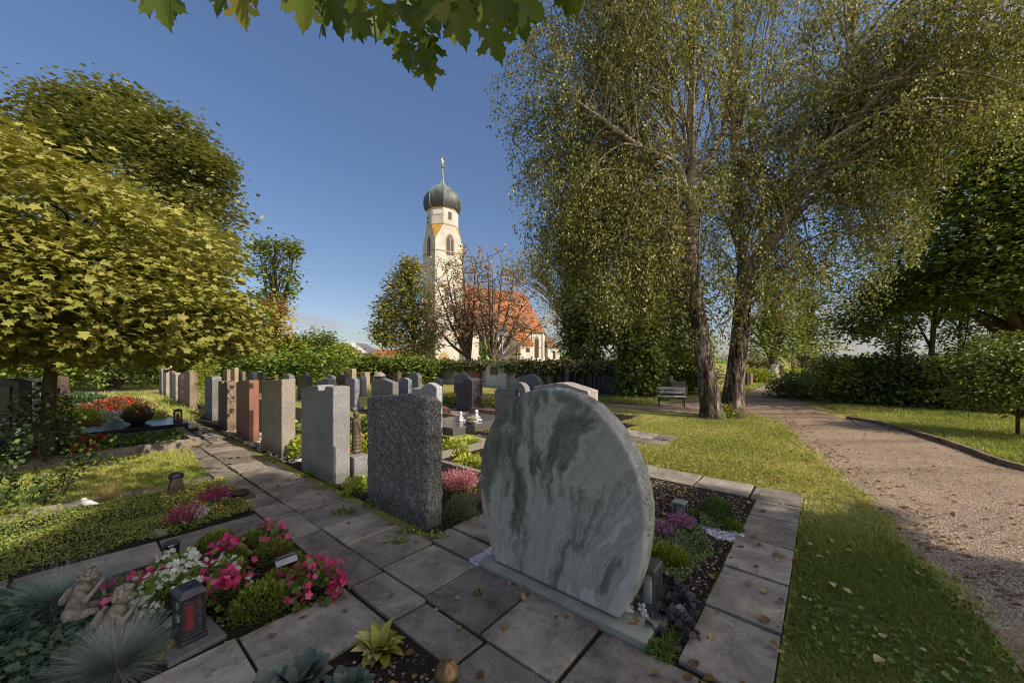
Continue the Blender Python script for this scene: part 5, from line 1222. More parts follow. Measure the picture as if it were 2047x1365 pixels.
# keep the view up to the sky free: nothing low in front of the eye except the hanging branch
X_, Y_ = proj(pp); infront = (pp[:, 1] > .2) & (Y_ > -45) & (X_ > -150) & (X_ < 2250)
lump = np.sin(pp[:, 0]*2.1+pp[:, 2])*np.sin(pp[:, 1]*2.3-pp[:, 2]*1.4)+.35*RS.normal(size=len(pp))
def ray_hits(p, c, r):
    o = (p-c)/r; d = -SUN/r; a_ = (d*d).sum(); b_ = (o*d).sum(1); return (b_*b_-a_*((o*o).sum(1)-1) > 0)
k &= ~ray_hits(pp, CM+np.array([-.6, -.5, .35]), RM*np.array([.95, .95, .95]))
k &= ~infront & shaded_ground(pp) & (lump > -1.05); pp = pp[k][:nn]
limbs(b, (tk, np.array([.2]*7)), [pp[i] for i in range(0, 6000, 130)], .07, (.5, .98))
n = len(pp); cards('crown', T_maple(0), pp, rdir(n)*np.array([1, 1, .3]), np.array([0, 0, 1.])+.35*rdir(n)+.5*SUN, .2*(.7+.6*RS.rand(n)), LF_MAPLE, t)
# hanging branch over the view
prof = [(545, -40), (560, 6), (590, 75), (640, 95), (700, 92), (745, 95), (790, 112), (845, 150), (872, 92), (930, 85), (985, 100), (1010, 58), (1050, 64), (1100, 40), (1160, 14), (1200, -30)]
pos = []; yd = []; nr = []; sz = []; rr = np.random.RandomState(21)
br_main = smooth_path([tk[4], np.array([4.8, -2.4, 4.9]), np.array([3.0, -.6, 4.6]), np.array([1.6, .9, 4.3]), np.array([.4, 1.9, 4.1]), np.array([-.6, 2.5, 4.05])], 6)
b.tube(br_main, np.linspace(.09, .02, len(br_main)), 8)
while len(pos) < 330:
    x = rr.uniform(545, 1200); lim = interp(x, prof); y = rr.uniform(-230, lim); Y = rr.uniform(1.75, 2.7)
    L = rr.uniform(.10, .165); tipy = y; 
    if y > lim-62 and rr.rand() < .35: continue
    a = P(x+rr.uniform(-8, 8), y-L*F/Y*rr.uniform(.6, 1.0), Y); d = np.array([rr.normal(0, .45), rr.normal(0, .35), -1.0])
    pos.append(a); yd.append(d); nr.append(np.array([rr.normal(0, .5), -1, .25+rr.normal(0, .35)])); sz.append(L)
for x, y, Y, L in [(318, 42, 2.1, .17), (292, 18, 2.2, .14), (345, 24, 2.2, .12), (448, 26, 2.2, .12), (480, 44, 2.15, .14), (470, 8, 2.2, .12), (505, 6, 2.2, .1), (850, 165, 2.05, .13), (832, 140, 2.0, .12), (982, 112, 2.0, .16), (1045, 68, 2.1, .15), (812, 130, 2.1, .12)]:
    pos.append(P(x, y-L*F/Y*.95, Y)); yd.append(np.array([rr.normal(0, .25), 0, -1.])); nr.append(np.array([rr.normal(0, .25), -1, .15])); sz.append(L)
ov = rr.rand(len(pos))*.75
twg = [(P(318, -10, 2.15), P(450, -120, 2.3)), (P(480, -10, 2.2), P(600, -120, 2.4)), (P(855, 60, 2.1), P(800, -120, 2.3)), (P(985, 20, 2.05), P(930, -110, 2.3)), (P(1160, 50, 2.4), P(1130, -100, 2.5)), (P(640, 40, 2.1), P(690, -120, 2.3))]
for p_, q_ in twg: b.tube(smooth_path([p_, (p_+q_)/2+np.array([0, 0, .03]), q_, br_main[-8]], 3), np.linspace(.003, .012, 10), 5)
b.build('trunk', BARK_M, t, smooth=True)
cards('hanging_branch', T_maple(1), pos, yd, nr, sz, leaf_mat((.03, .05, .006), (.07, .095, .010), (.15, .11, .016), .45, .45), t, rnd=ov)

# ---- the two birches
YB = 10.35
L_BIRCH = leaf_mat((.09, .11, .022), (.285, .285, .075), (.62, .57, .27), .28, .55, .25)
LEFT = [(-400, 1010), (-50, 985), (60, 962), (130, 952), (190, 968), (260, 985), (330, 1008), (400, 1030), (470, 1035), (540, 1060), (620, 1095), (680, 1140), (760, 1240)]
LOW = [(940, 480), (1040, 560), (1100, 640), (1180, 720), (1300, 728), (1370, 740), (1450, 745), (1500, 720), (1545, 690), (1590, 640), (1650, 620), (1720, 645), (1790, 632), (1815, 560), (1850, 470), (1880, 420), (1935, 330), (1968, 480), (1985, 515), (2005, 400), (2060, 380), (2300, 360)]
BARE = [([(1487, 560), (1515, 515), (1548, 470), (1580, 420), (1606, 382), (1640, 335), (1690, 272), (1740, 212), (1800, 165), (1872, 130)], 24), ([(1421, 815), (1402, 680), (1382, 540), (1384, 400), (1381, 240), (1386, 100)], 15), ([(1471, 745), (1484, 610), (1473, 430), (1471, 300)], 17), ([(1384, 345), (1340, 250)], 9), ([(1386, 350), (1448, 260), (1456, 180)], 9), ([(1385, 420), (1290, 300), (1220, 250)], 9), ([(1680, 180), (1708, 40)], 12)]
def vis_ok(p):
    x, y = proj(p); lft = np.interp(y, [a for a, _ in LEFT], [c for _, c in LEFT]); lw = np.interp(x, [a for a, _ in LOW], [c for _, c in LOW])
    g = 9*np.sin(x*.11+y*.013)+7*np.sin(x*.31)
    gap = ((x-1622)/40)**2+((y-455)/85)**2 < .8+.35*np.sin(x*.2)*np.sin(y*.13)
    near = np.full(len(p), 1e9); 
    for pl_, w_ in BARE:
        for (x0, y0), (x1, y1) in zip(pl_[:-1], pl_[1:]):
            ex, ey = x1-x0, y1-y0; tt = np.clip(((x-x0)*ex+(y-y0)*ey)/(ex*ex+ey*ey), 0, 1); near = np.minimum(near, np.hypot(x-x0-tt*ex, y-y0-tt*ey)/(w_*.75))
    gap = gap | ((near < 1) & (p[:, 1] < YB+.2))
    return (x > lft+g) & (y < lw+g*1.5) & (~gap | (RS.rand(len(p)) < .42))
def pxl(pts, Y, dy=None):
    return np.array([P(x, y, Y+(dy[i] if dy else 0)) for i, (x, y) in enumerate(pts)])
def birch(label, stems, nl, zone, seed):
    """stems: list of (polyline, radii); limbs rise, arch over and let strands hang"""
    rr = np.random.RandomState(seed); base = stems[0][0][0]*np.array([1, 1, 0]); t = tree_thing('birch_tree', base, label, group=None); b = MB()
    nodes = []; 
    for pl, rd in stems:
        s = smooth_path(pl, 5); r_ = np.interp(np.linspace(0, 1, len(s)), np.linspace(0, 1, len(rd)), rd); b.tube(s, r_, 18)
        for i in range(len(s)): nodes.append((s[i], r_[i]))
    N = np.array([n_[0] for n_ in nodes]); NR = np.array([n_[1] for n_ in nodes])
    P_, D_, Rn = [], [], []; tw = MB()
    for k in range(nl):
        c, ra = zone[rr.randint(len(zone))]; d = norm(rr.normal(size=(1, 3)))[0]; T = c+d*ra*(rr.rand()**.4)
        dd = np.linalg.norm((N-T)*np.array([1, 1, .6]), axis=1)+np.where(N[:, 2] > T[2]+.3, 4, 0)+np.where(N[:, 2] < 2.6, 5, 0)
        i = np.argsort(dd)[int(55*rr.rand()**1.5)]; S = N[i]; ln = np.linalg.norm(T-S)
        m1 = S+(T-S)*.35+np.array([0, 0, .22*ln]); m2 = S+(T-S)*.75+np.array([0, 0, .2*ln]); pl = smooth_path([S, m1, m2, T], 5)
        ok = vis_ok(pl); 
        if ok[-8:].mean() < .4 or ok.mean() < .75: continue
        b.tube(pl, np.linspace(min(NR[i]*.5, .012+.008*ln), .006, len(pl)), 6, cap=False)
        # side twigs and hanging strands
        for s_ in range(int(8+5*ln)):
            q = pl[rr.randint(len(pl)//3, len(pl))]+rr.normal(0, .05, 3); o = norm(rr.normal(size=(1, 3))*np.array([1, 1, .5]))[0]*rr.uniform(.25, 1.15)+(T-S)/ln*.3
            L = rr.uniform(.3, 1.25); tt = np.linspace(0, 1, 12)[:, None]
            st = q+o*np.minimum(1, tt*1.8)*(1-.25*tt)+np.array([0, 0, -1])*L*tt**1.6+np.array([0, 0, .25])*tt*(1-tt)
            okk = vis_ok(st)
            if okk.mean() < .5: continue
            st = st[okk]
            if len(st) < 4: continue
            if rr.rand() < .5: tw.tube(st[::3] if len(st) > 6 else st, .004, 3, cap=False)
            nlv = int(12+11*L); f = rr.rand(nlv)**.8*(len(st)-1.01); i0 = f.astype(int); pos = st[i0]+(st[i0+1]-st[i0])*(f-i0)[:, None]+rr.normal(0, .075, (nlv, 3))
            P_.append(pos); D_.append(np.array([0, 0, -1.])+.75*norm(rr.normal(size=(nlv, 3)))); Rn.append(np.clip(rr.rand()*.3+.75*rr.rand(nlv)**1.8, 0, 1))
    b.build('trunk', birch_bark(), t, smooth=True); tw.build('twigs', bark((.05, .035, .025), (.13, .10, .075), 20, 10), t)
    pos = np.concatenate(P_); y = np.concatenate(D_); r_ = np.concatenate(Rn); n = len(pos)
    cards('crown', T_quad(.72, .05), pos, y, rdir(n)*np.array([1, 1, .5])+.25*SUN, .068*(.65+.7*RS.rand(n)), L_BIRCH, t, rnd=r_)
    # a few autumn leaves
    k = RS.rand(n) < .012; cards('yellow_leaves', T_quad(.8, .05), pos[k]+.02, y[k], rdir(k.sum())+.3*SUN, np.full(k.sum(), .085), leaf_mat((.30, .16, .015), (.42, .22, .02), (.5, .35, .04), .3), t); return n
stA = [(pxl([(1424, 842), (1421, 815), (1412, 745), (1402, 680), (1391, 610), (1382, 540), (1380, 480), (1384, 400), (1385, 330), (1381, 240), (1386, 150), (1378, 40), (1382, -80), (1376, -250)], YB), [.42, .28, .23, .215, .205, .19, .18, .16, .14, .12, .10, .085, .06, .03]),
       (pxl([(1384, 345), (1372, 300), (1340, 250), (1330, 180), (1290, 60)], YB), [.09, .08, .06, .05, .02]),
       (pxl([(1386, 350), (1420, 310), (1448, 260), (1456, 180), (1470, 60), (1480, -60)], YB, [0, .1, .3, .5, .6, .7]), [.10, .09, .08, .06, .05, .03]),
       (pxl([(1385, 420), (1350, 330), (1290, 300), (1220, 250), (1150, 200)], YB, [0, -.3, -.6, -.9, -1.2]), [.08, .07, .06, .045, .02]),
       (pxl([(1383, 470), (1330, 370), (1260, 330), (1200, 330)], YB, [0, .4, .9, 1.3]), [.07, .06, .04, .02])]
stB = [(pxl([(1462, 840), (1464, 810), (1471, 745), (1478, 680), (1484, 610), (1489, 550), (1484, 500), (1473, 430), (1471, 300), (1466, 180), (1472, 60), (1476, -120), (1478, -260)], YB+.25), [.47, .30, .24, .225, .215, .205, .16, .15, .135, .11, .09, .06, .03]),
       (pxl([(1487, 560), (1515, 515), (1548, 470), (1580, 420), (1606, 382), (1640, 335), (1690, 272), (1740, 212), (1800, 165), (1872, 130), (1950, 105), (2050, 70)], YB+.25, [0, -.1, -.2, -.3, -.4, -.5, -.7, -.9, -1.1, -1.3, -1.5, -1.7]), [.19, .18, .165, .155, .145, .13, .12, .11, .10, .08, .06, .03]),
       (pxl([(1650, 322), (1680, 180), (1702, 110), (1708, 40), (1712, -70), (1716, -220)], YB-.2), [.09, .085, .08, .07, .06, .03]),
       (pxl([(1590, 405), (1560, 370), (1520, 350), (1500, 280), (1540, 160)], YB), [.06, .05, .045, .04, .02]),
       (pxl([(1800, 165), (1850, 60), (1880, -80)], YB-.8), [.07, .05, .02])]
zA = [(P(1180, 130, 10.2), np.array([2.6, 2.2, 2.2])), (P(1120, 330, 10.4), np.array([1.6, 1.8, 2.0])), (P(1300, 60, 10), np.array([3, 2.6, 2.2])), (P(1250, 420, 10.6), np.array([2.2, 2.2, 1.9])), (P(1350, 300, 10.4), np.array([2.6, 2.6, 3.0])), (P(1280, 560, 10.8), np.array([1.8, 1.8, 1.5])), (P(1120, 520, 11.5), np.array([1.1, 1.6, 1.2])), (P(1300, -160, 10.2), np.array([3.2, 2.5, 1.5]))]
zB = [(P(1560, 120, 10.4), np.array([2.6, 2.6, 2.4])), (P(1700, 330, 10), np.array([2.2, 2.4, 2.0])), (P(1780, 120, 9.6), np.array([2.6, 2.4, 2.2])), (P(1930, 60, 9.2), np.array([2.0, 2.0, 2.0])), (P(1720, 480, 10), np.array([1.6, 1.8, 1.5])), (P(1500, 350, 10.8), np.array([2.0, 2.2, 2.6])), (P(2040, 160, 8.8), np.array([1.5, 1.8, 1.8])), (P(1505, 570, 10.0), np.array([1.5, 1.2, 1.5])), (P(1620, 480, 10), np.array([1.5, 1.3, 1.6])), (P(1900, 250, 9), np.array([1.8, 1.6, 1.6])), (P(1640, -160, 10.2), np.array([3.2, 2.5, 1.5]))]
n1 = birch('weeping birch with the slimmer left trunk beside the gravel path', stA, 285, zA, 3)
n2 = birch('weeping birch with the thicker forked right trunk beside the gravel path', stB, 305, zB, 5)
print('birch leaves', n1, n2)
# moss and suckers at the foot
p = G(1447, 836); n = 900; q, d = dome(p, .42, .3, .42, n, .2); cards('basal_shoots', T_ovate(.7), q, rdir(n)+np.array([0, 0, .6]), np.array([0, 0, .5])+.6*rdir(n), .05*(.6+.8*RS.rand(n)), leaf_mat((.05, .06, .008), (.11, .12, .015), (.2, .19, .03)), loc=p, label='mossy leafy shoots at the foot of the two birches', cat='plant')

# ---- general broadleaf maker for everything behind
def leafy(name, label, base, ells, n, per, size, m, spread=.3, flat=.7, trunk=None, tmpl=None, shell=.6, cat='tree', hang=.1, group=None, nl=30, bm=None, jit=.12):
    t = thing(name, base, label, cat, group); cp, cd = crown_points(ells, n, shell, jit); cp = cp[cp[:, 2] > .08]; cd = cd[:len(cp)]
    if trunk:
        b = MB(); s = smooth_path(trunk[0], 4); r_ = np.interp(np.linspace(0, 1, len(s)), np.linspace(0, 1, len(trunk[1])), trunk[1]); b.tube(s, r_, 9)
        limbs(b, (s, r_), cp[RS.permutation(len(cp))[:nl]], max(r_)*.5, (.35, .98), 6, .012); b.build('trunk', bm or BARK_M, t, smooth=True)
    clump_leaves(cp, cd, per, spread, flat, size, tmpl or T_ovate(.75), m, t, 'crown' if trunk else 'foliage', hang); return t
LG1 = leaf_mat((.035, .05, .008), (.075, .095, .014), (.14, .15, .025), .2)
LG2 = leaf_mat((.032, .05, .009), (.07, .095, .015), (.13, .145, .028), .2)
LG3 = leaf_mat((.06, .08, .008), (.13, .15, .016), (.25, .24, .035), .25)
LDK = leaf_mat((.026, .045, .009), (.072, .108, .018), (.14, .175, .036), .28)
# ivy clad trunks left of the birches
leafy('ivy_column', 'stout tree trunk wrapped in ivy to the ground behind the bench', G(1288, 792), [(np.array([5.35, 15.6, z]), np.array([.88, .8, .9]), 1) for z in (.5, 1.2, 1.9, 2.6, 3.4, 4.2)], 900, 14, .13, LG2, .16, .9, (np.array([[5.4, 15.6, 0], [5.4, 15.6, 2], [5.3, 15.6, 4.5]]), [.4, .36, .3]), T_ivy(), .85, hang=.7, nl=8)
leafy('ivy_column', 'ivy covered tree standing behind the dark tombs', np.array([3.6, 22, 0]), [(P(1165, 690-k*26, 22), np.array([1.3, 1.2, 1.0]), 1) for k in range(9)]+[(P(1215, 640, 22), np.array([1.5, 1.2, 1.5]), 2)], 1000, 14, .18, LG2, .22, .9, (np.array([[3.9, 22, 0], [3.9, 22, 4], [4, 22, 7]]), [.35, .3, .2]), T_maple(0), .7, hang=.5, nl=8)
leafy('broadleaf_tree', 'dense green tree filling the gap under the left birch', np.array([6.2, 19, 0]), [(P(1265, 600, 19), np.array([1.7, 1.5, 2.0]), 1), (P(1330, 660, 18), np.array([1.5, 1.4, 1.3]), .8), (P(1360, 590, 18), np.array([1.2, 1.2, 1.6]), .6)], 600, 16, .15, LG1, .25, .8, (np.array([[7.2, 19, 0], [7.2, 19, 2.5], [7, 19, 5]]), [.2, .17, .1]), None, .6)
leafy('hedge', 'dark clipped hedge behind the bench left of the birch trunk', P(1390, 760, 18)*np.array([1, 1, 0]), [(np.array([x, 18, z]), np.array([.8, .6, .6]), 1) for x in (7.4, 8.2, 9.0) for z in (.5, 1.0)], 420, 14, .12, LG2, .2, .8, None, None, .75, 'hedge')
leafy('shrub', 'loose sunlit shrub behind the ivy column and left of the birch trunk', np.array([8.6, 21, 0]), [(P(1370, 690, 21), np.array([1.6, 1.2, 1.0]), 1)], 260, 16, .14, LG3, .3, .8, None, None, .5, 'shrub')
# dark layered trees at the right
RB = [1500, 1740, 1790, 1830, 1870, 1920, 1980, 2047, 2300]; RBy = [300, 330, 470, 560, 590, 570, 640, 640, 640]
leafy('hornbeam_tree', 'large dark tree with layered branches at the right edge', np.array([17.2, 12.5, 0]), [(np.array([16.6, 12.5, z]), np.array([5.2-.22*abs(z-5), 4.2, .45]), 1) for z in np.arange(3.6, 11.5, .55)], 2300, 20, .15, LDK, .45, .25, (np.array([[17.2, 12.5, -.1], [17.1, 12.5, 2], [17, 12.4, 5], [16.9, 12.3, 9]]), [.42, .35, .25, .1]), T_ovate(.6), .35, nl=90)
# hanging lower branch of the dark tree (1700..1900, 560..640) and the two trees showing beyond the hedge
leafy('hornbeam_tree', 'dark feathery tree standing behind the vine covered hedge', np.array([14.2, 13.5, 0]), [(P(1740, 640, 13.5), np.array([1.3, 1.0, .8]), 1), (P(1800, 590, 13.5), np.array([1.5, 1.2, .7]), 1.2), (P(1880, 560, 13), np.array([1.7, 1.3, .9]), 1.3), (P(1960, 500, 13), np.array([1.6, 1.3, 1.2]), 1.1)], 900, 18, .13, LG2, .34, .35, (np.array([[15.2, 13.5, 0], [15.2, 13.5, 2], [15.4, 13.4, 4.5]]), [.1, .08, .04]), T_ovate(.6), .3, nl=9)
for k, (x, w_, top, lb) in enumerate([(1798, 26, 640, 'slim young tree with sky on both sides beyond the hedge'), (1918, 45, 620, 'bushy young tree right of the slim one beyond the hedge'), (1985, 60, 610, 'leafy young tree near the right edge beyond the hedge')]):
    Yt = 15; leafy('young_tree', lb, P(x, HY, Yt)*np.array([1, 1, 0]), [(P(x+random.uniform(-8, 8), y_, Yt), np.array([w_/F*Yt, w_/F*Yt, .45]), 1) for y_ in range(top, 730, 22)], 150, 14, .11, LG2, .2, .5, (np.array([P(x, HY, Yt)*np.array([1, 1, 0]), P(x, 700, Yt), P(x, top+10, Yt)]), [.06, .05, .02]), None, .5, nl=12)
# vine covered hedge and low shrubs
HL = lambda q: np.array([12.5, 13.9, 0])+q*np.array([.766, -.643, 0])
hb = [(HL(q)+np.array([0, 0, z]), np.array([.6, .6, .5]), 1) for q in np.arange(0, 8, .6) for z in (.35, .8, 1.22)]
leafy('hedge', 'long hedge overgrown with dark vine leaves right of the gravel path', HL(2.5), hb, 3000, 14, .11, leaf_mat((.014, .028, .010), (.04, .062, .018), (.09, .095, .028), .18, .6, .2), .16, .8, None, T_ivy(), .85, 'hedge', .8)
leafy('red_vine', 'reddish brown vine leaves creeping along the top of the long hedge', HL(3)+np.array([0, 0, 1.4]), [(HL(x)+np.array([0, 0, 1.62+.08*math.sin(x*3)]), np.array([.5, .5, .14]), 1) for x in np.arange(.8, 6, .6)], 100, 9, .10, leaf_mat((.06, .03, .018), (.11, .065, .03), (.16, .12, .05), .1), .14, .5, None, T_maple(0), .6, 'vine', .4)
leafy('shrub', 'dark low shrub at the left end of the long hedge', G(1620, 806), [(G(1640, 800)+np.array([0, .8, .45]), np.array([1.2, .9, .65]), 1), (G(1600, 795)+np.array([0, .6, .25]), np.array([.9, .6, .35]), .5), (P(1655, 745, 13.5), np.array([.8, .7, .7]), .5)], 420, 14, .11, LG2, .2, .7, None, None, .6, 'shrub')
leafy('shrub', 'large bright leafed shrub at the right edge before the hedge', G(2020, 866), [(P(2010, 760, 8.0), np.array([.95, .9, .55]), 1), (P(1960, 720, 8.2), np.array([.6, .6, .25]), .5), (P(2050, 690, 8.0), np.array([.9, .8, .4]), .7), (P(1970, 790, 8), np.array([.65, .6, .28]), .6), (P(2100, 780, 7.6), np.array([.9, .8, .8]), .8)], 500, 15, .085, LG1, .2, .22, (np.array([G(2035, 872), G(2035, 872)+np.array([0, 0, .6]), P(2040, 740, 8)]), [.035, .03, .02]), T_ovate(.5), .4, 'shrub', .3, nl=40)
# pollard trees by the path end
for x, yb, top, w_, lb, wh in [(1545, 757, 560, 62, 'pollard tree with whitewashed foot at the bend of the gravel path', 1), (1608, 752, 575, 62, 'slimmer tree right of the pollard by the garden gate', 0)]:
    B_ = G(x, yb); Yt = B_[1]; t = leafy('pollard_tree', lb, B_, [(P(x+dx, y_, Yt), np.array([w_/F*Yt*.55, w_/F*Yt*.55, 1.1]), 1) for dx, y_ in ((-30, 650), (28, 650), (0, 600), (-35, 690), (35, 690), (10, top+20), (-8, 640))], 420, 12, .22, LG1, .45, .7, (np.array([B_, P(x, 730, Yt), P(x+1, 700, Yt), P(x, 640, Yt)]), [.38, .30, .34, .15]), None, .45, nl=40)
    if wh: MB().tube([B_+np.array([.06, -.05, -.02]), B_+np.array([.03, -.05, .55]), P(x+2, 728, Yt-.05)], [.46, .36, .33], 12).build('whitewash', plain((.5, .45, .4), .9, var=.3), t, smooth=True)
# low hedges and wall hedge at the path end
for x0, x1, y0, y1, lb, m in [(1496, 1546, 738, 766, 'low clipped hedge left of the path end', LG3), (1587, 1660, 740, 770, 'low clipped hedge right of the path end', LG3)]:
    A_, B_ = G(x0, y1), G(x1, y1); hh = H-(y0-HY)/F*A_[1]; leafy('hedge', lb, (A_+B_)/2, [(A_+(B_-A_)*q+np.array([0, .6, hh*.5]), np.array([.6, .6, hh*.45]), 1) for q in np.linspace(.1, .9, 6)], 260, 12, .12, m, .2, .8, None, None, .8, 'hedge')
A_, B_ = P(1495, 752, 40), P(1720, 752, 40); leafy('hedge', 'long brownish beech hedge closing the end of the gravel path', (A_+B_)/2*np.array([1, 1, 0]), [(np.array([x, 40, z]), np.array([.9, .6, .5]), 1) for x in np.arange(25.6, 37.5, .8) if not 28.8 < x < 30.8 for z in (.4, .9)]+[(np.array([x, 40, 1.3]), np.array([.9, .6, .22]), .5) for x in np.arange(25.6, 37.5, .8) if not 28.8 < x < 30.8], 520, 12, .2, leaf_mat((.05, .035, .012), (.10, .075, .022), (.16, .14, .04), .15), .28, .8, None, None, .75, 'hedge')
b = MB(); gp = P(1568, 750, 40.5)*np.array([1, 1, 0]); t = thing('garden_gate', gp, 'dark wooden gate in the gap of the beech hedge', 'gate')
for q in (-.9, .95): MB().box(gp+np.array([q, 0, .62]), .12, .12, .66).build('post', bark((.02, .014, .01), (.06, .04, .03)), t)
b = MB()
for k in range(6): b.box(gp+np.array([-.75+.12*k, .02, .5]), .05, .02, .48)
b.box(gp+np.array([-.45, -.01, .25]), .4, .02, .05); b.box(gp+np.array([-.45, -.01, .8]), .4, .02, .05); b.build('leaf', bark((.03, .02, .014), (.08, .055, .04)), t)
# ---- left background
leafy('thuja', 'slim bright green thuja column between the front gravestones', np.array([P(408, HY, 12.5)[0], 12.5, 0]), [(P(408, y_, 12.5), np.array([w_/F*12.5, w_/F*12.5, .45]), 1) for y_, w_ in ((790, 20), (770, 19), (748, 18), (726, 17), (704, 15), (682, 12), (664, 8))], 420, 14, .06, LG3, .07, 1.3, None, T_quad(.5), .8, 'conifer', -.6)
hd = [(np.array([x, 24+.0*x, z]), np.array([1.3, .9, .8]), 1) for x in np.arange(-37, -10.5, 1.4) for z in (.5, 1.5)]
leafy('hedge', 'dark hedge running behind the left maples', np.array([-24, 24, 0]), hd, 900, 14, .24, LDK, .35, .8, None, None, .7, 'hedge')
leafy('undergrowth', 'shady bushes around the trunk of the taller maple', G(195, 776), [(P(150, 720, 18), np.array([1.6, 1, 1.4]), 1), (P(60, 715, 18), np.array([2, 1, 1.6]), 1), (P(270, 715, 20), np.array([1.5, 1, 1.2]), .6)], 420, 14, .17, LG2, .3, .8, None, None, .5, 'shrub')
for k, (x, y, w_, h_, Y, m, lb) in enumerate([(455, 690, 55, 60, 30, LG1, 'mixed green shrub at the left behind the far gravestones'), (520, 700, 45, 48, 29, LG3, 'yellow green shrub below the ash tree'), (585, 705, 45, 42, 30, LG3, 'leafy yellow green shrub right of the ash tree'), (640, 702, 42, 44, 31, LG1, 'tall ragged shrub right of the middle of the shrub row'), (680, 722, 34, 30, 28, LG3, 'round bright shrub at the right end of the shrub row'), (555, 735, 80, 18, 26, LG3, 'low bright hedge strip in front of the shrub row'), (745, 735, 40, 20, 27, LG1, 'green bush before the red roofed house'), (800, 738, 45, 22, 26, LG2, 'clipped green hedge left of the ivy wall'), (840, 742, 25, 22, 25, LG2, 'dark hedge end touching the ivy wall'), (400, 705, 50, 45, 27, LG1, 'sunlit shrub behind the thuja'), (330, 712, 45, 30, 30, LG2, 'shadowed shrub left of the thuja')]):
    c = P(x, y, Y); rx, rz = w_/F*Y, h_/F*Y
    leafy('shrub', lb, c*np.array([1, 1, 0]), [(c+np.array([dx*rx, 0, dz*rz]), np.array([rx*.55, .9, rz*.55]), 1) for dx, dz in ((-.5, -.3), (0, .2), (.5, -.2), (.1, -.6), (-.2, .35), (.35, .3))], 420, 13, .20, m, .3, .85, None, None, .6, 'shrub')
leafy('ash_tree', 'slender ash tree with open crown against the sky', np.array([P(545, HY, 30)[0], 30, 0]), [(P(x, y, 30), np.array([r_, .9, q]), 1) for x, y, r_, q in ((548, 500, .9, 1.3), (525, 540, .8, 1.2), (572, 520, .8, 1.5), (560, 580, 1.1, 1.3), (580, 560, .6, 1.1), (530, 600, .9, 1.1), (585, 495, .35, .7), (520, 495, .35, .6))], 300, 11, .22, LG1, .3, .7, (np.array([P(548, 735, 30), P(548, 680, 30), P(553, 600, 30), P(548, 490, 30)]), [.14, .12, .09, .03]), None, .4, nl=50)
leafy('autumn_tree', 'thin rust coloured tree at the foot of the ash', np.array([P(566, HY, 29)[0], 29, 0]), [(P(566, 640, 29), np.array([.9, .7, 1.6]), 1), (P(545, 610, 29), np.array([.7, .6, .8]), .5), (P(520, 660, 29), np.array([.7, .6, .9]), .5)], 170, 10, .18, leaf_mat((.13, .07, .02), (.24, .13, .035), (.32, .22, .06), .2), .3, .7, (np.array([P(560, 735, 29), P(560, 690, 29), P(564, 600, 29)]), [.1, .08, .03]), None, .4, nl=30)
# ---- trees in front of the church
AUT = leaf_mat((.06, .08, .016), (.13, .13, .028), (.30, .14, .045), .25)
leafy('autumn_tree', 'tree half green half rust red left of the church tower', np.array([P(825, HY, 32)[0], 32, 0]), [(P(x, y, 32), np.array([r_, 1.4, q]), 1) for x, y, r_, q in ((815, 640, 2.2, 2.2), (790, 660, 1.6, 1.6), (840, 600, 1.5, 1.9), (800, 570, 1.0, 1.5), (855, 665, 1.4, 1.6), (825, 700, 2.0, 1.1), (775, 620, .8, 1.2), (822, 540, .5, .9), (765, 665, .8, .9))], 1150, 13, .2, AUT, .38, .75, (np.array([P(828, 735, 32), P(826, 690, 32), P(822, 600, 32), P(820, 540, 32)]), [.2, .15, .07, .02]), None, .4, nl=60)
def vase_tree(label, px, yb, Y, fan, seed, m, nleaf, size=.15):
    """many stems fanning from one foot, thin twigs, sparse leaves"""
    rr = np.random.RandomState(seed); B_ = P(px, yb, Y); B_ = np.array([B_[0], B_[1], 0]); t = thing('bare_tree', B_, label, 'tree'); b = MB(); tips = []
    S0 = P(px, yb, Y)
    b.tube([B_, B_*.5+S0*.5, S0], [.42, .34, .3], 10)
    for x, y in fan:
        T = P(x, y, Y+rr.uniform(-1, 1)); d = T-S0; m1 = S0+d*np.array([.42, .4, .30]); m2 = S0+d*np.array([.75, .7, .65]); pl = smooth_path([S0, m1, m2, T], 6); b.tube(pl, np.linspace(.16, .02, len(pl)), 7, cap=False)
        for k in range(17):
            i = rr.randint(5, len(pl)); q = pl[i]; L = rr.uniform(.9, 2.4)*(1.15-.4*i/len(pl)); o = norm(np.array([[rr.normal(), rr.normal()*.6, rr.uniform(.1, 1.1)]]))[0]; e = q+o*L
            tp = smooth_path([q, q+o*L*.5+rr.normal(0, .08, 3), e], 3); b.tube(tp, np.linspace(.035, .008, len(tp)), 4, cap=False)
            for j in range(5):
                s_ = tp[rr.randint(1, len(tp))]; o2 = norm(o[None]+.8*norm(rr.normal(size=(1, 3))))[0]; e2 = s_+o2*rr.uniform(.4, 1.0); b.tube([s_, e2], [.012, .005], 3, cap=False); tips += [s_+(e2-s_)*w_ for w_ in rr.uniform(.2, 1.05, nleaf)]
    b.build('trunk', bark((.07, .05, .035), (.19, .14, .10), 8, 3), t, smooth=True); tips = np.array(tips)+rr.normal(0, .08, (len(tips), 3)); n = len(tips)
    cards('crown', T_ovate(.7), tips, rdir(n)+np.array([0, 0, -.4]), rdir(n), size*(.6+.7*RS.rand(n)), m, t); return t
PUR = leaf_mat((.11, .06, .042), (.19, .11, .07), (.27, .20, .09), .2)
vase_tree('nearly bare multi stemmed tree before the church tower', 938, 716, 30, [(865, 640), (872, 560), (890, 530), (905, 560), (925, 520), (935, 570), (950, 540), (905, 620)], 4, PUR, 6)
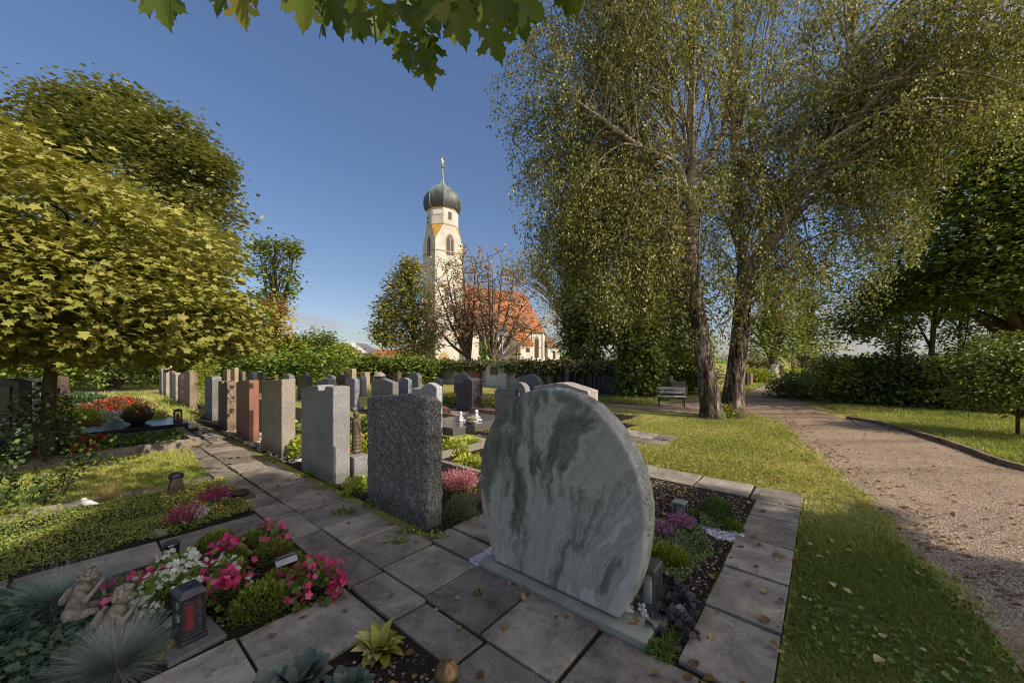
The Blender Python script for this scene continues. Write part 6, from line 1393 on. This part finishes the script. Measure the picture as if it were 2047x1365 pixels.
vase_tree('nearly bare multi stemmed tree before the church nave', 985, 722, 29, [(925, 560), (950, 520), (975, 505), (985, 560), (1005, 520), (1030, 540), (1050, 590), (1075, 650), (1040, 640), (965, 600)], 6, PUR, 4)
leafy('birch_tree', 'pale thin leaved tree at the right end of the church roof', np.array([4.6, 31, 0]), [(P(x, y, 31), np.array([r_, 1.2, q]), 1) for x, y, r_, q in ((1055, 520, 1.2, 1.2), (1085, 560, 1.5, 1.6), (1110, 620, 1.4, 1.6), (1030, 545, .8, .9), (1125, 680, 1.2, 1.3))], 330, 10, .16, leaf_mat((.09, .085, .03), (.16, .14, .06), (.26, .22, .11), .2), .4, .8, (np.array([P(1150, 735, 31), P(1130, 640, 31), P(1085, 560, 31)]), [.18, .12, .04]), None, .3, nl=60)
leafy('ivy_trunk', 'ivy clad post like trunk rising over the cemetery wall', np.array([P(967, HY, 23.5)[0], 23.5, 0]), [(P(967, y_, 23.4), np.array([.22, .22, .35]), 1) for y_ in range(690, 775, 12)], 200, 10, .1, LDK, .08, 1, (np.array([P(967, 768, 23.5), P(967, 720, 23.5), P(967, 660, 23.5)]), [.12, .1, .06]), T_maple(0), .8, nl=4)
# ================================================================ church and houses
M_PLAST = plain((.54, .505, .44), .9, var=.17, scale=.7, bump=.1)
M_YEL = plain((.55, .30, .06), .9, var=.25, scale=1.5)
@mat
def tiles():
    t = NT('roof_tiles'); co_ = t.coord(); v = t.vor(co_, 5.5); s = t.n('ShaderNodeSeparateColor'); t.l(v, s.inputs[0]); n = t.noise(co_, 1.3, 5, .6)
    wv = t.n('ShaderNodeTexWave', wave_type='BANDS', bands_direction='Z'); wv.inputs['Scale'].default_value = 1.2; wv.inputs['Distortion'].default_value = .3; t.l(co_, wv.inputs['Vector'])
    col = t.ramp(s.outputs[0], [(0, (.30, .085, .035)), (.5, (.42, .13, .05)), (1, (.52, .19, .08))]); col = t.mix(1, col, t.ramp(n, [(.3, .7), (.7, 1.05)]), 'MULTIPLY')
    col = t.mix(.25, col, t.mix(1, col, wv.outputs['Color'], 'MULTIPLY'))
    return t.bsdf(col, .85, t.bump(wv.outputs['Fac'], .5, .05))
@mat
def copper():
    t = NT('old_copper'); co_ = t.coord('Object', (1, 1, .35)); n = t.noise(co_, 1.6, 6, .65, .4); tc = t.n('ShaderNodeTexCoord'); sx = t.n('ShaderNodeSeparateXYZ'); t.l(tc.outputs['Object'], sx.inputs[0])
    z = t.math('MULTIPLY', t.math('SUBTRACT', sx.outputs[2], 29.6), .16)
    col = t.ramp(t.math('ADD', n, z), [(.32, (.05, .05, .047)), (.55, (.075, .08, .073)), (.75, (.14, .17, .15)), (.95, (.24, .30, .255))])
    return t.bsdf(col, .6, t.bump(n, .15, .02), .25)
M_TILE, M_COP = tiles(), copper()
M_DARKW = plain((.035, .028, .024), .5); M_FRAME = plain((.30, .22, .15), .8); M_GOLD = plain((.42, .29, .10), .35, .8)
C0 = np.array([(870-CX)/F*63.0, 63.0, 0]); E1 = np.array([.809, .588, 0]); E2 = np.array([-.588, .809, 0])
def Cp(a, b_, z=0): return C0+E1*a+E2*b_+np.array([0, 0, z])
S = 5.18
ch = thing('church', Cp(S/2, S/2), 'white village church with onion domed tower and orange tiled roof', 'church')
def face_ring(n, rad, z, rot): return [Cp(S/2+rad*math.cos(rot+2*math.pi*k/n), S/2+rad*math.sin(rot+2*math.pi*k/n), z) for k in range(n)]
b = MB(); sq = [(0, 0), (S, 0), (S, S), (0, S)]; ZS = 22.0; ZO = 24.9; ZT = 27.9
b.add([Cp(x, y, -.5) for x, y in sq]+[Cp(x, y, ZS) for x, y in sq], [(0, 1, 5, 4), (1, 2, 6, 5), (2, 3, 7, 6), (3, 0, 4, 7)])
ro = (S/2)/math.cos(math.pi/8)*.995; oc = face_ring(8, ro, ZO, math.pi/8)
# octagon corners k: angle 22.5+45k ; square corner (S,S) is 45deg
top = [Cp(x, y, ZS) for x, y in ((S, S), (0, S), (0, 0), (S, 0))]  # at 45,135,225,315 deg
vs = oc+top; fq = []
for i in range(4): fq.append((8+i, (2*i+1) % 8, (2*i+2) % 8, 8+(i+1) % 4))
b.add(vs, fq)
oct2 = face_ring(8, ro, ZT, math.pi/8); b.add(oc+oct2, [(k, (k+1) % 8, 8+(k+1) % 8, 8+k) for k in range(8)]); b.build('tower', M_PLAST, ch)
b = MB()
for i in range(4):
    c_ = top[i]; o1, o2 = oc[2*i], oc[(2*i+1) % 8]; hi = (c_+((o1+o2)/2-c_)*.0); b.add([c_, o1, o2], [(0, 1, 2)])
b.build('corner_slope', M_YEL, ch)
# string courses and yellowed corner edges
b = MB()
for z in (20.2, 14.0):
  b = MB(); b.add([*[Cp(x, y, z) for x, y in ((-.08, -.08), (S+.08, -.08), (S+.08, S+.08), (-.08, S+.08))], *[Cp(x, y, z+.16) for x, y in ((-.08, -.08), (S+.08, -.08), (S+.08, S+.08), (-.08, S+.08))]], [(0, 1, 5, 4), (1, 2, 6, 5), (2, 3, 7, 6), (3, 0, 4, 7), (4, 5, 6, 7), (3, 2, 1, 0)]); b.build('string_course', plain((.42, .33, .2), .9), ch)
for z0, rr_ in ((ZO-.05, ro+.07), (ZT-.12, ro+.12)):
    b = MB(); a1, a2 = face_ring(8, rr_, z0, math.pi/8), face_ring(8, rr_, z0+.16, math.pi/8); b.add(a1+a2, [(k, (k+1) % 8, 8+(k+1) % 8, 8+k) for k in range(8)]+[tuple(range(8, 16)), tuple(range(7, -1, -1))]); b.build('string_course', plain((.42, .33, .2), .9), ch)
for q, hw in ((-.015, .07), (S+.015, .06)): MB().box(Cp(q, -.015, 11), hw, hw, 11.0, E1, E2).build('edge_stones', plain((.50, .40, .22), .9, var=.3, scale=2), ch)
# onion
prof = [(ro+.25, ZT), (ro+.30, ZT+.12), (ro+.46, ZT+.75), (ro+.52, ZT+1.4), (ro+.36, ZT+2.4), (ro-.12, ZT+3.2), (ro-.95, ZT+3.95), (ro-1.8, ZT+4.5), (ro-2.3, ZT+5.0), (ro-2.56, ZT+5.7), (.16, ZT+6.6), (.10, ZT+7.6), (.08, ZT+7.9)]
b = MB(); fr_ = []
pf = smooth_path(np.array([(p[0], p[1], 0) for p in prof]), 3)
for p in pf: fr_ += face_ring(8, max(.06, p[0]), p[1], math.pi/8)
b.add(fr_, [(i*8+k, i*8+(k+1) % 8, (i+1)*8+(k+1) % 8, (i+1)*8+k) for i in range(len(pf)-1) for k in range(8)]); dome_ = b.build('onion_dome', M_COP, ch)
b = MB()
for k in range(8): b.tube([face_ring(8, max(.06, p[0])+.02, p[1], math.pi/8)[k] for p in pf[:-6]], .05, 5)
b.build('seams', plain((.20, .25, .20), .5, .4), ch)
tp = Cp(S/2, S/2, ZT+7.9); b = MB(); b.ball(tp+np.array([0, 0, .25]), .30); b.tube([tp, tp+np.array([0, 0, 2.0])], .03, 6); b.box(tp+np.array([0, 0, 1.35]), .28, .03, .035, E1, E2); b.box(tp+np.array([0, 0, 1.0]), .17, .03, .035, E1, E2); b.ball(tp+np.array([0, 0, 2.0]), .09); b.build('finial', M_GOLD, ch)
def gothic(w, h, n=7):
    pts = [(-w/2, 0), (w/2, 0)]; hs = h-w*.85
    for k in range(n+1): a = R(60)*k/n; pts.append((-w/2+w*math.cos(a), hs+w*math.sin(a)))
    for k in range(n-1, -1, -1): a = R(60)*k/n; pts.append((w/2-w*math.cos(a), hs+w*math.sin(a)))
    return pts
def window(o, ax, out, w, h, parent, kind='gothic', mullion=True, name='window'):
    pts = gothic(w, h) if kind == 'gothic' else [(-w/2, 0), (w/2, 0), (w/2, h), (-w/2, h)]
    big = gothic(w*1.28, h*1.1) if kind == 'gothic' else [(-w*.62, -.08), (w*.62, -.08), (w*.62, h+.08), (-w*.62, h+.08)]
    up = np.array([0, 0, 1.]); f = MB(); f.prism(big, o+out*.03, ax, up, -out, .2); fo = f.build(name, M_FRAME, parent); ROOT[fo.name] = ROOT[parent.name]
    g = MB(); g.prism(pts, o+out*.055, ax, up, -out, .1); g.build('pane', M_DARKW, fo)
    if mullion:
        m_ = MB(); m_.box(o+out*.08+up*h*.42, w*.05, .02, h*.42, ax, out); m_.tube([o+out*.08+up*(h*.80)+ax*w*.2*math.cos(a)+up*w*.2*math.sin(a) for a in np.linspace(0, 2*math.pi, 13)], w*.035, 4); m_.build('tracery', plain((.42, .34, .25), .8), fo)
window(Cp(2.75, 0, 19.7), E1, -E2, 1.25, 3.4, ch); window(Cp(0, 2.6, 19.7), E2, -E1, 1.1, 3.2, ch)
window(Cp(2.9, 0, 9.5), E1, -E2, .5, 1.6, ch, 'rect', False)
# octagon windows: face toward the right-front is the E1-ish cardinal face (-E2)
window(Cp(2.75, .0, 25.9), E1, -E2, .55, 1.2, ch, 'rect', False)
fn = norm((-E1-E2)[None])[0]; fa = norm((E1-E2)[None])[0]; fc = Cp(S/2, S/2, 0)+fn*(S/2)
b = MB(); b.prism([(-.75, 0), (.75, 0), (.75, .55), (.5, .8), (-.5, .8), (-.75, .55)], fc+np.array([0, 0, 26.6])+fn*.0, fa, np.array([0, 0, 1.]), -fn, -.06); b.build('niche', plain((.74, .70, .62), .9), ch)
b = MB(); b.box(Cp(0, 3.0, 25.6)-E1*.03, .3, .05, .08, E2, E1); b.box(Cp(0, 3.0, 26.4)-E1*.03, .09, .05, .2, E2, E1); b.build('louvre', M_DARKW, ch)
# portal arch at the tower foot
b = MB(); b.prism(gothic(2.3, 3.0), Cp(1.6, 0, 0)-E2*.06, E1, np.array([0, 0, 1.]), E2, .3); dr = b.build('door', plain((.42, .30, .13), .8, var=.3), ch)
MB().prism(gothic(.9, 2.0), Cp(1.7, 0, 0)-E2*.10, E1, np.array([0, 0, 1.]), E2, .1).build('door_leaf', plain((.10, .055, .025), .7), dr)
# nave
L0, L1, B0, B1, ZE, ZR = S, 24.2, -1.5, 9.5, 7.25, 15.6; bm = (B0+B1)/2
b = MB(); foot = [(L0, B0), (L1-1.5, B0), (L1+1.6, B0+3), (L1+1.6, B1-3), (L1-1.5, B1), (L0, B1)]
b.add([Cp(x, y, -.5) for x, y in foot]+[Cp(x, y, ZE) for x, y in foot], [(i, (i+1) % 6, 6+(i+1) % 6, 6+i) for i in range(6)])
b.add([Cp(L0, B0, ZE), Cp(L0, B1, ZE), Cp(L0, bm, ZR-.2)], [(0, 1, 2)]); b.build('nave', M_PLAST, ch)
b = MB(); o_ = .35; ft = [(L0, B0-o_), (L1-1.5, B0-o_), (L1+1.9, B0+2.9), (L1+1.9, B1-2.9), (L1-1.5, B1+o_), (L0, B1+o_)]; rv = [Cp(x, y, ZE-.25) for x, y in ft]+[Cp(L0, bm, ZR), Cp(L1-2.0, bm, ZR)]
b.add(rv, [(0, 1, 7, 6), (1, 2, 7), (2, 3, 7), (3, 4, 7), (4, 5, 6, 7)]); b.build('roof', M_TILE, ch)
b = MB(); b.tube([rv[0], rv[1], rv[2], rv[3]], .09, 6); b.build('gutter', plain((.2, .12, .08), .6), ch)
for q in (L1-5.6, L1-3.2): window(Cp(q, B0, 2.0), E1, -E2, .95, 4.0, ch, 'gothic', False)
for q in (8.2, 11.2): window(Cp(q, B0, 2.4), E1, -E2, .9, 3.6, ch, 'gothic', False)
ax_ = norm((Cp(L1+1.6, B0+3)-Cp(L1-1.5, B0))[None])[0]; window(Cp(L1+.1, B0+1.55, 2.2), ax_, np.array([ax_[1], -ax_[0], 0]), .8, 3.4, ch, 'gothic', False)
for q in (L1-6.8, L1-4.4, L1-1.7): MB().box(Cp(q, B0-.12, 3.4), .16, .14, 3.5, E1, E2, taper=.9).build('buttress', M_PLAST, ch)
# annex (sacristy) in front of the nave
a0, a1, d0 = 14.6, 17.6, -4.6
b = MB(); b.add([Cp(x, y, -.5) for x, y in ((a0, d0), (a1, d0), (a1, B0), (a0, B0))]+[Cp(a0, d0, 4.3), Cp(a1, d0, 4.3), Cp(a1, B0, 6.6), Cp(a0, B0, 6.6)], [(0, 1, 5, 4), (1, 2, 6, 5), (3, 0, 4, 7)]); b.build('annex', M_PLAST, ch)
b = MB(); b.add([Cp(a0-.3, d0-.3, 4.2), Cp(a1+.3, d0-.3, 4.2), Cp(a1+.3, B0-.02, 6.9), Cp(a0-.3, B0-.02, 6.9), Cp(a0-.3, d0-.3, 4.32), Cp(a1+.3, d0-.3, 4.32), Cp(a1+.3, B0-.02, 7.02), Cp(a0-.3, B0-.02, 7.02)], [(0, 1, 5, 4), (4, 5, 6, 7), (1, 2, 6, 5), (3, 0, 4, 7)]); b.build('annex_roof', M_TILE, ch)
window(Cp((a0+a1)/2+.2, d0, 3.0), E1, -E2, .8, .8, ch, 'rect', False)
# small chapel at the far right end
b = MB(); b.add([Cp(x, y, -.5) for x, y in ((26.2, 1), (29.6, 1), (29.6, 5), (26.2, 5))]+[Cp(x, y, 4.2) for x, y in ((26.2, 1), (29.6, 1), (29.6, 5), (26.2, 5))], [(0, 1, 5, 4), (1, 2, 6, 5), (2, 3, 7, 6), (3, 0, 4, 7)]); b.build('side_chapel', M_PLAST, ch)
b = MB(); b.add([Cp(x, y, 4.1) for x, y in ((26, .7), (29.9, .7), (29.9, 5.3), (26, 5.3))]+[Cp(26, 3, 8.2)], [(0, 1, 4), (1, 2, 4), (2, 3, 4)]); b.build('chapel_roof', plain((.16, .075, .05), .8, var=.3), ch)
window(Cp(28.0, 1, 1.8), E1, -E2, .6, 1.7, ch, 'gothic', False)
# ---- houses far behind
def house(label, px0, px1, yb, ye, yr, Y, wall, roof, gable=False, name='house', cat='house'):
    A_, B_ = P(px0, yb, Y), P(px1, yb, Y); w_ = B_[0]-A_[0]; ze = H+(HY-ye)/F*Y; zr = H+(HY-yr)/F*Y; t = thing(name, np.array([(A_[0]+B_[0])/2, Y, 0]), label, cat); dp = 9.0
    x0, x1 = A_[0], B_[0]; b = MB()
    if gable:
        xm = (x0+x1)/2; f = [(x0, Y, -.5), (x1, Y, -.5), (x1, Y, ze), (xm, Y, zr), (x0, Y, ze)]; bk = [(a, Y+dp, c) for a, _, c in f]; b.add(f+bk, [(0, 1, 2, 3, 4), (9, 8, 7, 6, 5), (1, 6, 7, 2), (0, 4, 9, 5)]); b.build('wall', wall, t)
        b = MB(); e = .5
        for s_, xa in ((-1, x0), (1, x1)): b.add([(xa+s_*e, Y-e, ze-.3), (xm, Y-e, zr+.1), (xm, Y+dp+e, zr+.1), (xa+s_*e, Y+dp+e, ze-.3), (xa+s_*e, Y-e, ze-.05), (xm, Y-e, zr+.35), (xm, Y+dp+e, zr+.35), (xa+s_*e, Y+dp+e, ze-.05)], [(0, 1, 5, 4), (4, 5, 6, 7), (0, 3, 2, 1), (2, 3, 7, 6), (3, 0, 4, 7)])
        b.build('roof', roof, t)
    else:
        b.add([(x0, Y, -.5), (x1, Y, -.5), (x1, Y+dp, -.5), (x0, Y+dp, -.5), (x0, Y, ze), (x1, Y, ze), (x1, Y+dp, ze), (x0, Y+dp, ze), (x0, Y+dp/2, zr-.2), (x1, Y+dp/2, zr-.2)], [(0, 1, 5, 4), (1, 2, 6, 9, 5), (2, 3, 7, 6), (3, 0, 4, 8, 7)]); b.build('wall', wall, t)
        b = MB(); b.add([(x0-.4, Y-.5, ze-.4), (x1+.4, Y-.5, ze-.4), (x1+.4, Y+dp/2, zr), (x0-.4, Y+dp/2, zr), (x1+.4, Y+dp+.5, ze-.4), (x0-.4, Y+dp+.5, ze-.4)], [(0, 1, 2, 3), (3, 2, 4, 5)]); b.build('roof', roof, t)
    return t, (x0, x1, Y, ze, zr)
WW = plain((.62, .58, .56), .9, var=.06, scale=.5)
t, (x0, x1, Yh, ze, zr) = house('white gabled house with green awning beyond the shrubs', 664, 722, 726, 703, 687, 70, WW, plain((.55, .5, .47), .8), True)
b = MB(); b.box((x0+2.6, Yh-.06, ze+.1), .9, .06, .5); b.box((x0+4.6, Yh-.06, ze-2.4), 1.3, .06, .5); b.build('window', M_DARKW, t)
b = MB(); b.box((x0+2.7, Yh-.5, ze+.55), 1.2, .5, .12); b.build('awning', plain((.05, .28, .24), .7), t)
b = MB(); b.box((x0+2.0, Yh-.6, ze-.6), 2.0, .55, .08)
for k in range(9): b.box((x0+.2+.45*k, Yh-1.1, ze-.2), .03, .03, .4)
b.build('balcony', plain((.45, .42, .4), .8), t)
t, q_ = house('low red roofed house left of the autumn tree', 734, 793, 728, 719, 697, 52, plain((.5, .42, .34), .9), M_TILE)
t, q_ = house('pale house with red awning glimpsed below the globe maple', 286, 345, 740, 706, 692, 60, WW, plain((.42, .2, .12), .8))
b = MB(); b.box(((q_[0]+q_[1])/2+.8, 59.6, H-.2), 1.4, .4, .3); b.build('awning', plain((.5, .06, .05), .7), t)
t, q_ = house('pinkish house glimpsed between the shrubs behind the thuja', 470, 512, 735, 700, 685, 62, plain((.6, .42, .36), .9), plain((.35, .15, .1), .8))
# ---- cemetery wall with ivy
UW = 16.6
def wallp(px): return at_u(px, UW)
wl = thing('cemetery_wall', wallp(1000), 'white plastered cemetery wall under a mane of ivy', 'wall')
v0 = UV(wallp(1250))[1]; v1 = UV(wallp(855))[1]
MB().slab(UW, UW+.35, v0, v1, -.05, 1.36).build('plaster', plain((.52, .51, .49), .9, var=.2, scale=1.5), wl)
b = MB(); b.slab(UW-.08, UW+.43, v0, v1, 1.36, 1.44); b.build('coping', plain((.2, .11, .07), .9), wl)
iv = []; 
for px in range(858, 1246, 7):
    c = wallp(px); dr_ = 0 if 974 < px < 1010 else 1; iv.append((c+np.array([0, .1, 1.40]), np.array([.42, .35, .16]), 1))
    if dr_: iv.append((c+np.array([-.1, -.12, 1.30-.16*abs(math.sin(px*.05))]), np.array([.35, .14, .2]), .7))
for px, z in ((1075, .9), (1090, .7), (1045, .9), (1115, .95), (1060, .85)): iv.append((wallp(px)+np.array([-.1, -.14, z]), np.array([.3, .12, .35]), .8))
leafy('wall_ivy', 'ivy hanging over the top of the white cemetery wall', wallp(1000)+np.array([0, 0, 1.2]), iv, 1000, 13, .12, leaf_mat((.02, .035, .008), (.05, .06, .014), (.12, .08, .03), .12), .14, .7, None, T_maple(0), .7, 'ivy', .8)
def panel_box(px0, px1, z0, z1, proud, m, parent, name):
    a, c = wallp(px0), wallp(px1); va, vc = UV(a)[1], UV(c)[1]; return MB().slab(UW-proud, UW, min(va, vc), max(va, vc), z0, z1).build(name, m, parent, bevel=.01)
pn = thing('wall_tomb', wallp(1000), 'white wall niche with a brown memorial plaque', 'tomb'); panel_box(977, 1018, 0, 1.40, .25, plain((.56, .56, .56), .9, var=.12), pn, 'niche'); 
a, c = wallp(986), wallp(1001); MB().slab(UW-.285, UW-.25, UV(c)[1], UV(a)[1], .72, 1.18).build('plaque', m_brn, pn, bevel=.006)
pn = thing('wall_tomb', wallp(950), 'red granite slab set against the white wall beside the ivy trunk', 'tomb'); panel_box(936, 961, 0, 1.28, .12, m_red, pn, 'slab')
pn = thing('wall_tomb', wallp(890), 'pale inscribed slab on the left end of the white wall', 'tomb'); panel_box(874, 905, .35, 1.1, .06, m_pale, pn, 'slab')
pn = thing('wall_tomb', wallp(1090), 'pale stone slab on the wall under hanging ivy', 'tomb'); panel_box(1080, 1104, .1, 1.05, .08, m_pale, pn, 'slab')
# dark tombs with statue in an arch
M_BLK = granite((.085, .068, .056), (.03, .024, .02), (.15, .125, .10), 40, .55)
tb = thing('wall_tomb', wallp(1150), 'dark stone tomb with an arched niche and a standing figure', 'tomb'); a, c = wallp(1108), wallp(1190); va, vc = UV(c)[1], UV(a)[1]; b = MB()
b.slab(UW-.15, UW-.02, va, vc, 0, 1.25); b.slab(UW-.3, UW, va, vc, 0, .18)
for q in np.linspace(va+.1, vc-.1, 6): b.slab(UW-.24, UW-.15, q-.06, q+.06, .18, 1.2)
b.slab(UW-.3, UW-.0, va-.05, vc+.05, 1.22, 1.33); b.build('front', M_BLK, tb, bevel=.012)
vm = va+(vc-va)*.56; b = MB(); arch = [W(UW-.28, vm+.36*math.cos(x), 1.22+.36*math.sin(x)) for x in np.linspace(0, math.pi, 13)]; b.tube(arch, .075, 8); b.build('arch', plain((.16, .10, .07), .85, var=.3), tb)
b = MB(); b.prism([(.30*math.cos(x), .30*math.sin(x)) for x in np.linspace(0, math.pi, 13)], W(UW-.2, vm, 1.25), DV, np.array([0, 0, 1.]), DU, .1); b.build('niche_back', M_BLK, tb)
o = W(UW-.36, vm, .18); blob('figure', [('c', o, o+np.array([0, 0, .7]), .15, .11), ('c', o+np.array([0, 0, .7]), o+np.array([0, 0, .95]), .14, .12), ('b', o+np.array([0, 0, 1.13]), .08, .08, .10), ('c', o+np.array([-.12, 0, .9]), o+np.array([-.1, -.12, .65]), .05, .04), ('c', o+np.array([.12, 0, .9]), o+np.array([.08, -.14, .75]), .05, .04)], plain((.17, .17, .18), .8), tb, .03, 3)
tb = thing('wall_tomb', wallp(1215), 'broad black tomb with a gold inscription line, right of the arched one', 'tomb'); a, c = wallp(1190), wallp(1240); va, vc = UV(c)[1]-.6, UV(a)[1]-.02
MB().slab(UW-.3, UW-.02, va, vc, 0, 1.38).build('front', M_BLK, tb, bevel=.015); b = MB(); b.slab(UW-.36, UW, va-.04, vc+.04, 1.38, 1.48); b.build('cornice', M_BLK, tb, bevel=.01)
b = MB()
for k in range(11): b.slab(UW-.308, UW-.3, va+.35+k*.085, va+.35+k*.085+random.uniform(.03, .06), .93, .96)
b.build('inscription', M_GOLD, tb)
b = MB(); b.slab(UW-.34, UW-.3, vc-.4, vc-.3, .2, 1.2); b.slab(UW-.34, UW-.3, vc-.2, vc-.1, .2, 1.2); b.build('pilaster', M_BLK, tb, bevel=.01)
# ---- lamp post, crucifix
p = P(1004, HY, 27)*np.array([1, 1, 0]); t = thing('street_lamp', p, 'slim grey lamp post with two floodlights before the church', 'lamp post'); zt = P(1004, 658, 27)[2]
MB().tube([p, p+np.array([0, 0, zt])], [.06, .045], 10).build('post', plain((.16, .18, .21), .5, .3), t, smooth=True)
b = MB()
for s_ in (-1, 1): b.box(p+np.array([.24*s_, -.05, zt+.02]), .17, .10, .12, taper=.8)
b.box(p+np.array([0, 0, zt]), .3, .03, .03); b.build('floodlight', plain((.12, .13, .15), .5, .3), t, bevel=.02)
b = MB(); b.box(p+np.array([-.1, -.06, zt-.32]), .22, .06, .12); b.build('loudspeaker', plain((.2, .22, .25), .5), t, bevel=.02)
p = P(1033, HY, 28)*np.array([1, 1, 0]); zt = P(1033, 696, 28)[2]; t = thing('crucifix', p, 'wooden crucifix with a gilded figure behind the cemetery wall', 'crucifix')
b = MB(); b.box(p+np.array([0, 0, zt/2]), .07, .06, zt/2); b.box(p+np.array([0, -.0, zt-.45]), .34, .062, .06); b.build('cross', bark((.05, .025, .015), (.12, .06, .035)), t, bevel=.01)
o = p+np.array([0, -.1, 0]); blob('figure', [('c', o+np.array([0, 0, zt-.62]), o+np.array([.0, 0, zt-.95]), .085, .075), ('c', o+np.array([0, 0, zt-.95]), o+np.array([.03, 0, zt-1.45]), .08, .05), ('b', o+np.array([.02, 0, zt-.42]), .065, .06, .08), ('c', o+np.array([-.05, 0, zt-.6]), o+np.array([-.28, .02, zt-.45]), .035, .025), ('c', o+np.array([.05, 0, zt-.6]), o+np.array([.28, .02, zt-.45]), .035, .025)], M_GOLD, t, .02, 2)
# ---- bench, basin, bin, leaning board
p = G(1341, 812); ax = norm(np.array([[.93, -.30, 0]]))[0]; ay = np.array([.30, .93, 0]); ay = -np.array([-ax[1], ax[0], 0]); t = thing('park_bench', p, 'weathered wooden park bench by the gravel in front of the ivy column', 'bench'); WD = plain((.52, .50, .47), .85, var=.3, scale=9); sc = .80
b = MB()
for k in range(4): b.box(p+ay*(.02+.105*k)*sc+np.array([0, 0, .45*sc]), .46, .045*sc, .018, ax, ay)
b.build('seat', WD, t, bevel=.006)
b = MB()
for z in (.62, .78): b.box(p-ay*(.05+.1*(z-.5))*sc+np.array([0, 0, z*sc]), .46, .016, .06*sc, ax, ay)
b.build('backrest', WD, t, bevel=.006)
for s_ in (-1, 1):
    b = MB(); e = p+ax*.40*s_; b.tube([e+ay*.40*sc, e+ay*.36*sc+np.array([0, 0, .43*sc]), e+np.array([0, 0, .43*sc]), e-ay*.1*sc+np.array([0, 0, .85*sc])], .016, 6); b.tube([e-ay*.12*sc, e+np.array([0, 0, .43*sc])], .016, 6); b.build('leg', plain((.05, .05, .05), .6, .5), t)
p = G(1350, 793)+np.array([0, 0, 0]); t = thing('water_basin', p, 'square concrete water basin behind the bench', 'basin'); b = MB()
for s_ in (-1, 1): b.box(p+np.array([.28*s_, 0, .34]), .05, .33, .34); b.box(p+np.array([0, .28*s_, .34]), .229, .05, .34)
b.box(p+np.array([0, 0, .2]), .229, .229, .2); b.build('trough', plain((.24, .22, .2), .9, var=.3), t, bevel=.01); MB().box(p+np.array([0, 0, .55]), .228, .228, .004).build('water', plain((.03, .04, .04), .08), t)
p = G(1364, 797); t = thing('litter_bin', p, 'round concrete litter bin right of the water basin', 'bin'); MB().lathe([(.16, 0), (.19, .1), (.2, .5), (.21, .53), (.17, .53), (.16, .4)], p, 20).build('body', plain((.25, .23, .2), .9, var=.3), t, smooth=True); MB().lathe([(.16, .41), (.15, .42)], p, 16).build('liner', M_DARKW, t)
t = thing('leaning_board', G(1342, 790), 'white slanted board on a post behind the bench', 'board'); q = P(1341, 765, 16.6); MB().prism([(-.1, -.2), (.06, -.2), (.1, .3), (.03, .32)], q, np.array([1, 0, 0.]), np.array([0, 0, 1.]), np.array([0, 1., 0]), .04).build('panel', plain((.66, .66, .64), .7), t); MB().tube([np.array([q[0]-.02, q[1]+.06, 0]), q+np.array([-.02, .06, 0])], .03, 6).build('post', bark((.1, .06, .04), (.2, .14, .1)), t)
# ---- far hills, tree line and fields
b = MB(); xs = np.linspace(-1400, 1400, 80); top_ = [9+8*math.sin(x*.006+1)+5*math.sin(x*.019) for x in xs]
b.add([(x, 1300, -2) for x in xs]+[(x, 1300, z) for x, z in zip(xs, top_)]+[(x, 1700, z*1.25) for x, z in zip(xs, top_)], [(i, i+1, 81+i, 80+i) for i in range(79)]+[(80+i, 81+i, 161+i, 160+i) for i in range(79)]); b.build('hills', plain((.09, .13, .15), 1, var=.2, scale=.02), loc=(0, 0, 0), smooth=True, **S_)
pp = []; 
for k in range(260): x = RS.uniform(-90, 130); c = np.array([x, RS.uniform(120, 150), 1.2+1.0*math.sin(x*.15)+RS.rand()]); pp.append((c, np.array([3, 2, 1.8]), 1))
cp, cd = crown_points(pp, 1300, .5); 
n = len(cp)*7; q = np.repeat(cp, 7, 0)+RS.normal(0, .8, (n, 3)); q = q[q[:, 2] > 0]; n = len(q); cards('woods', T_ovate(.8), q, rdir(n), np.array([0, -.3, .8])+.5*rdir(n), .9*(.6+.7*RS.rand(n)), LG1, kind='stuff', loc=(0, 0, 0))
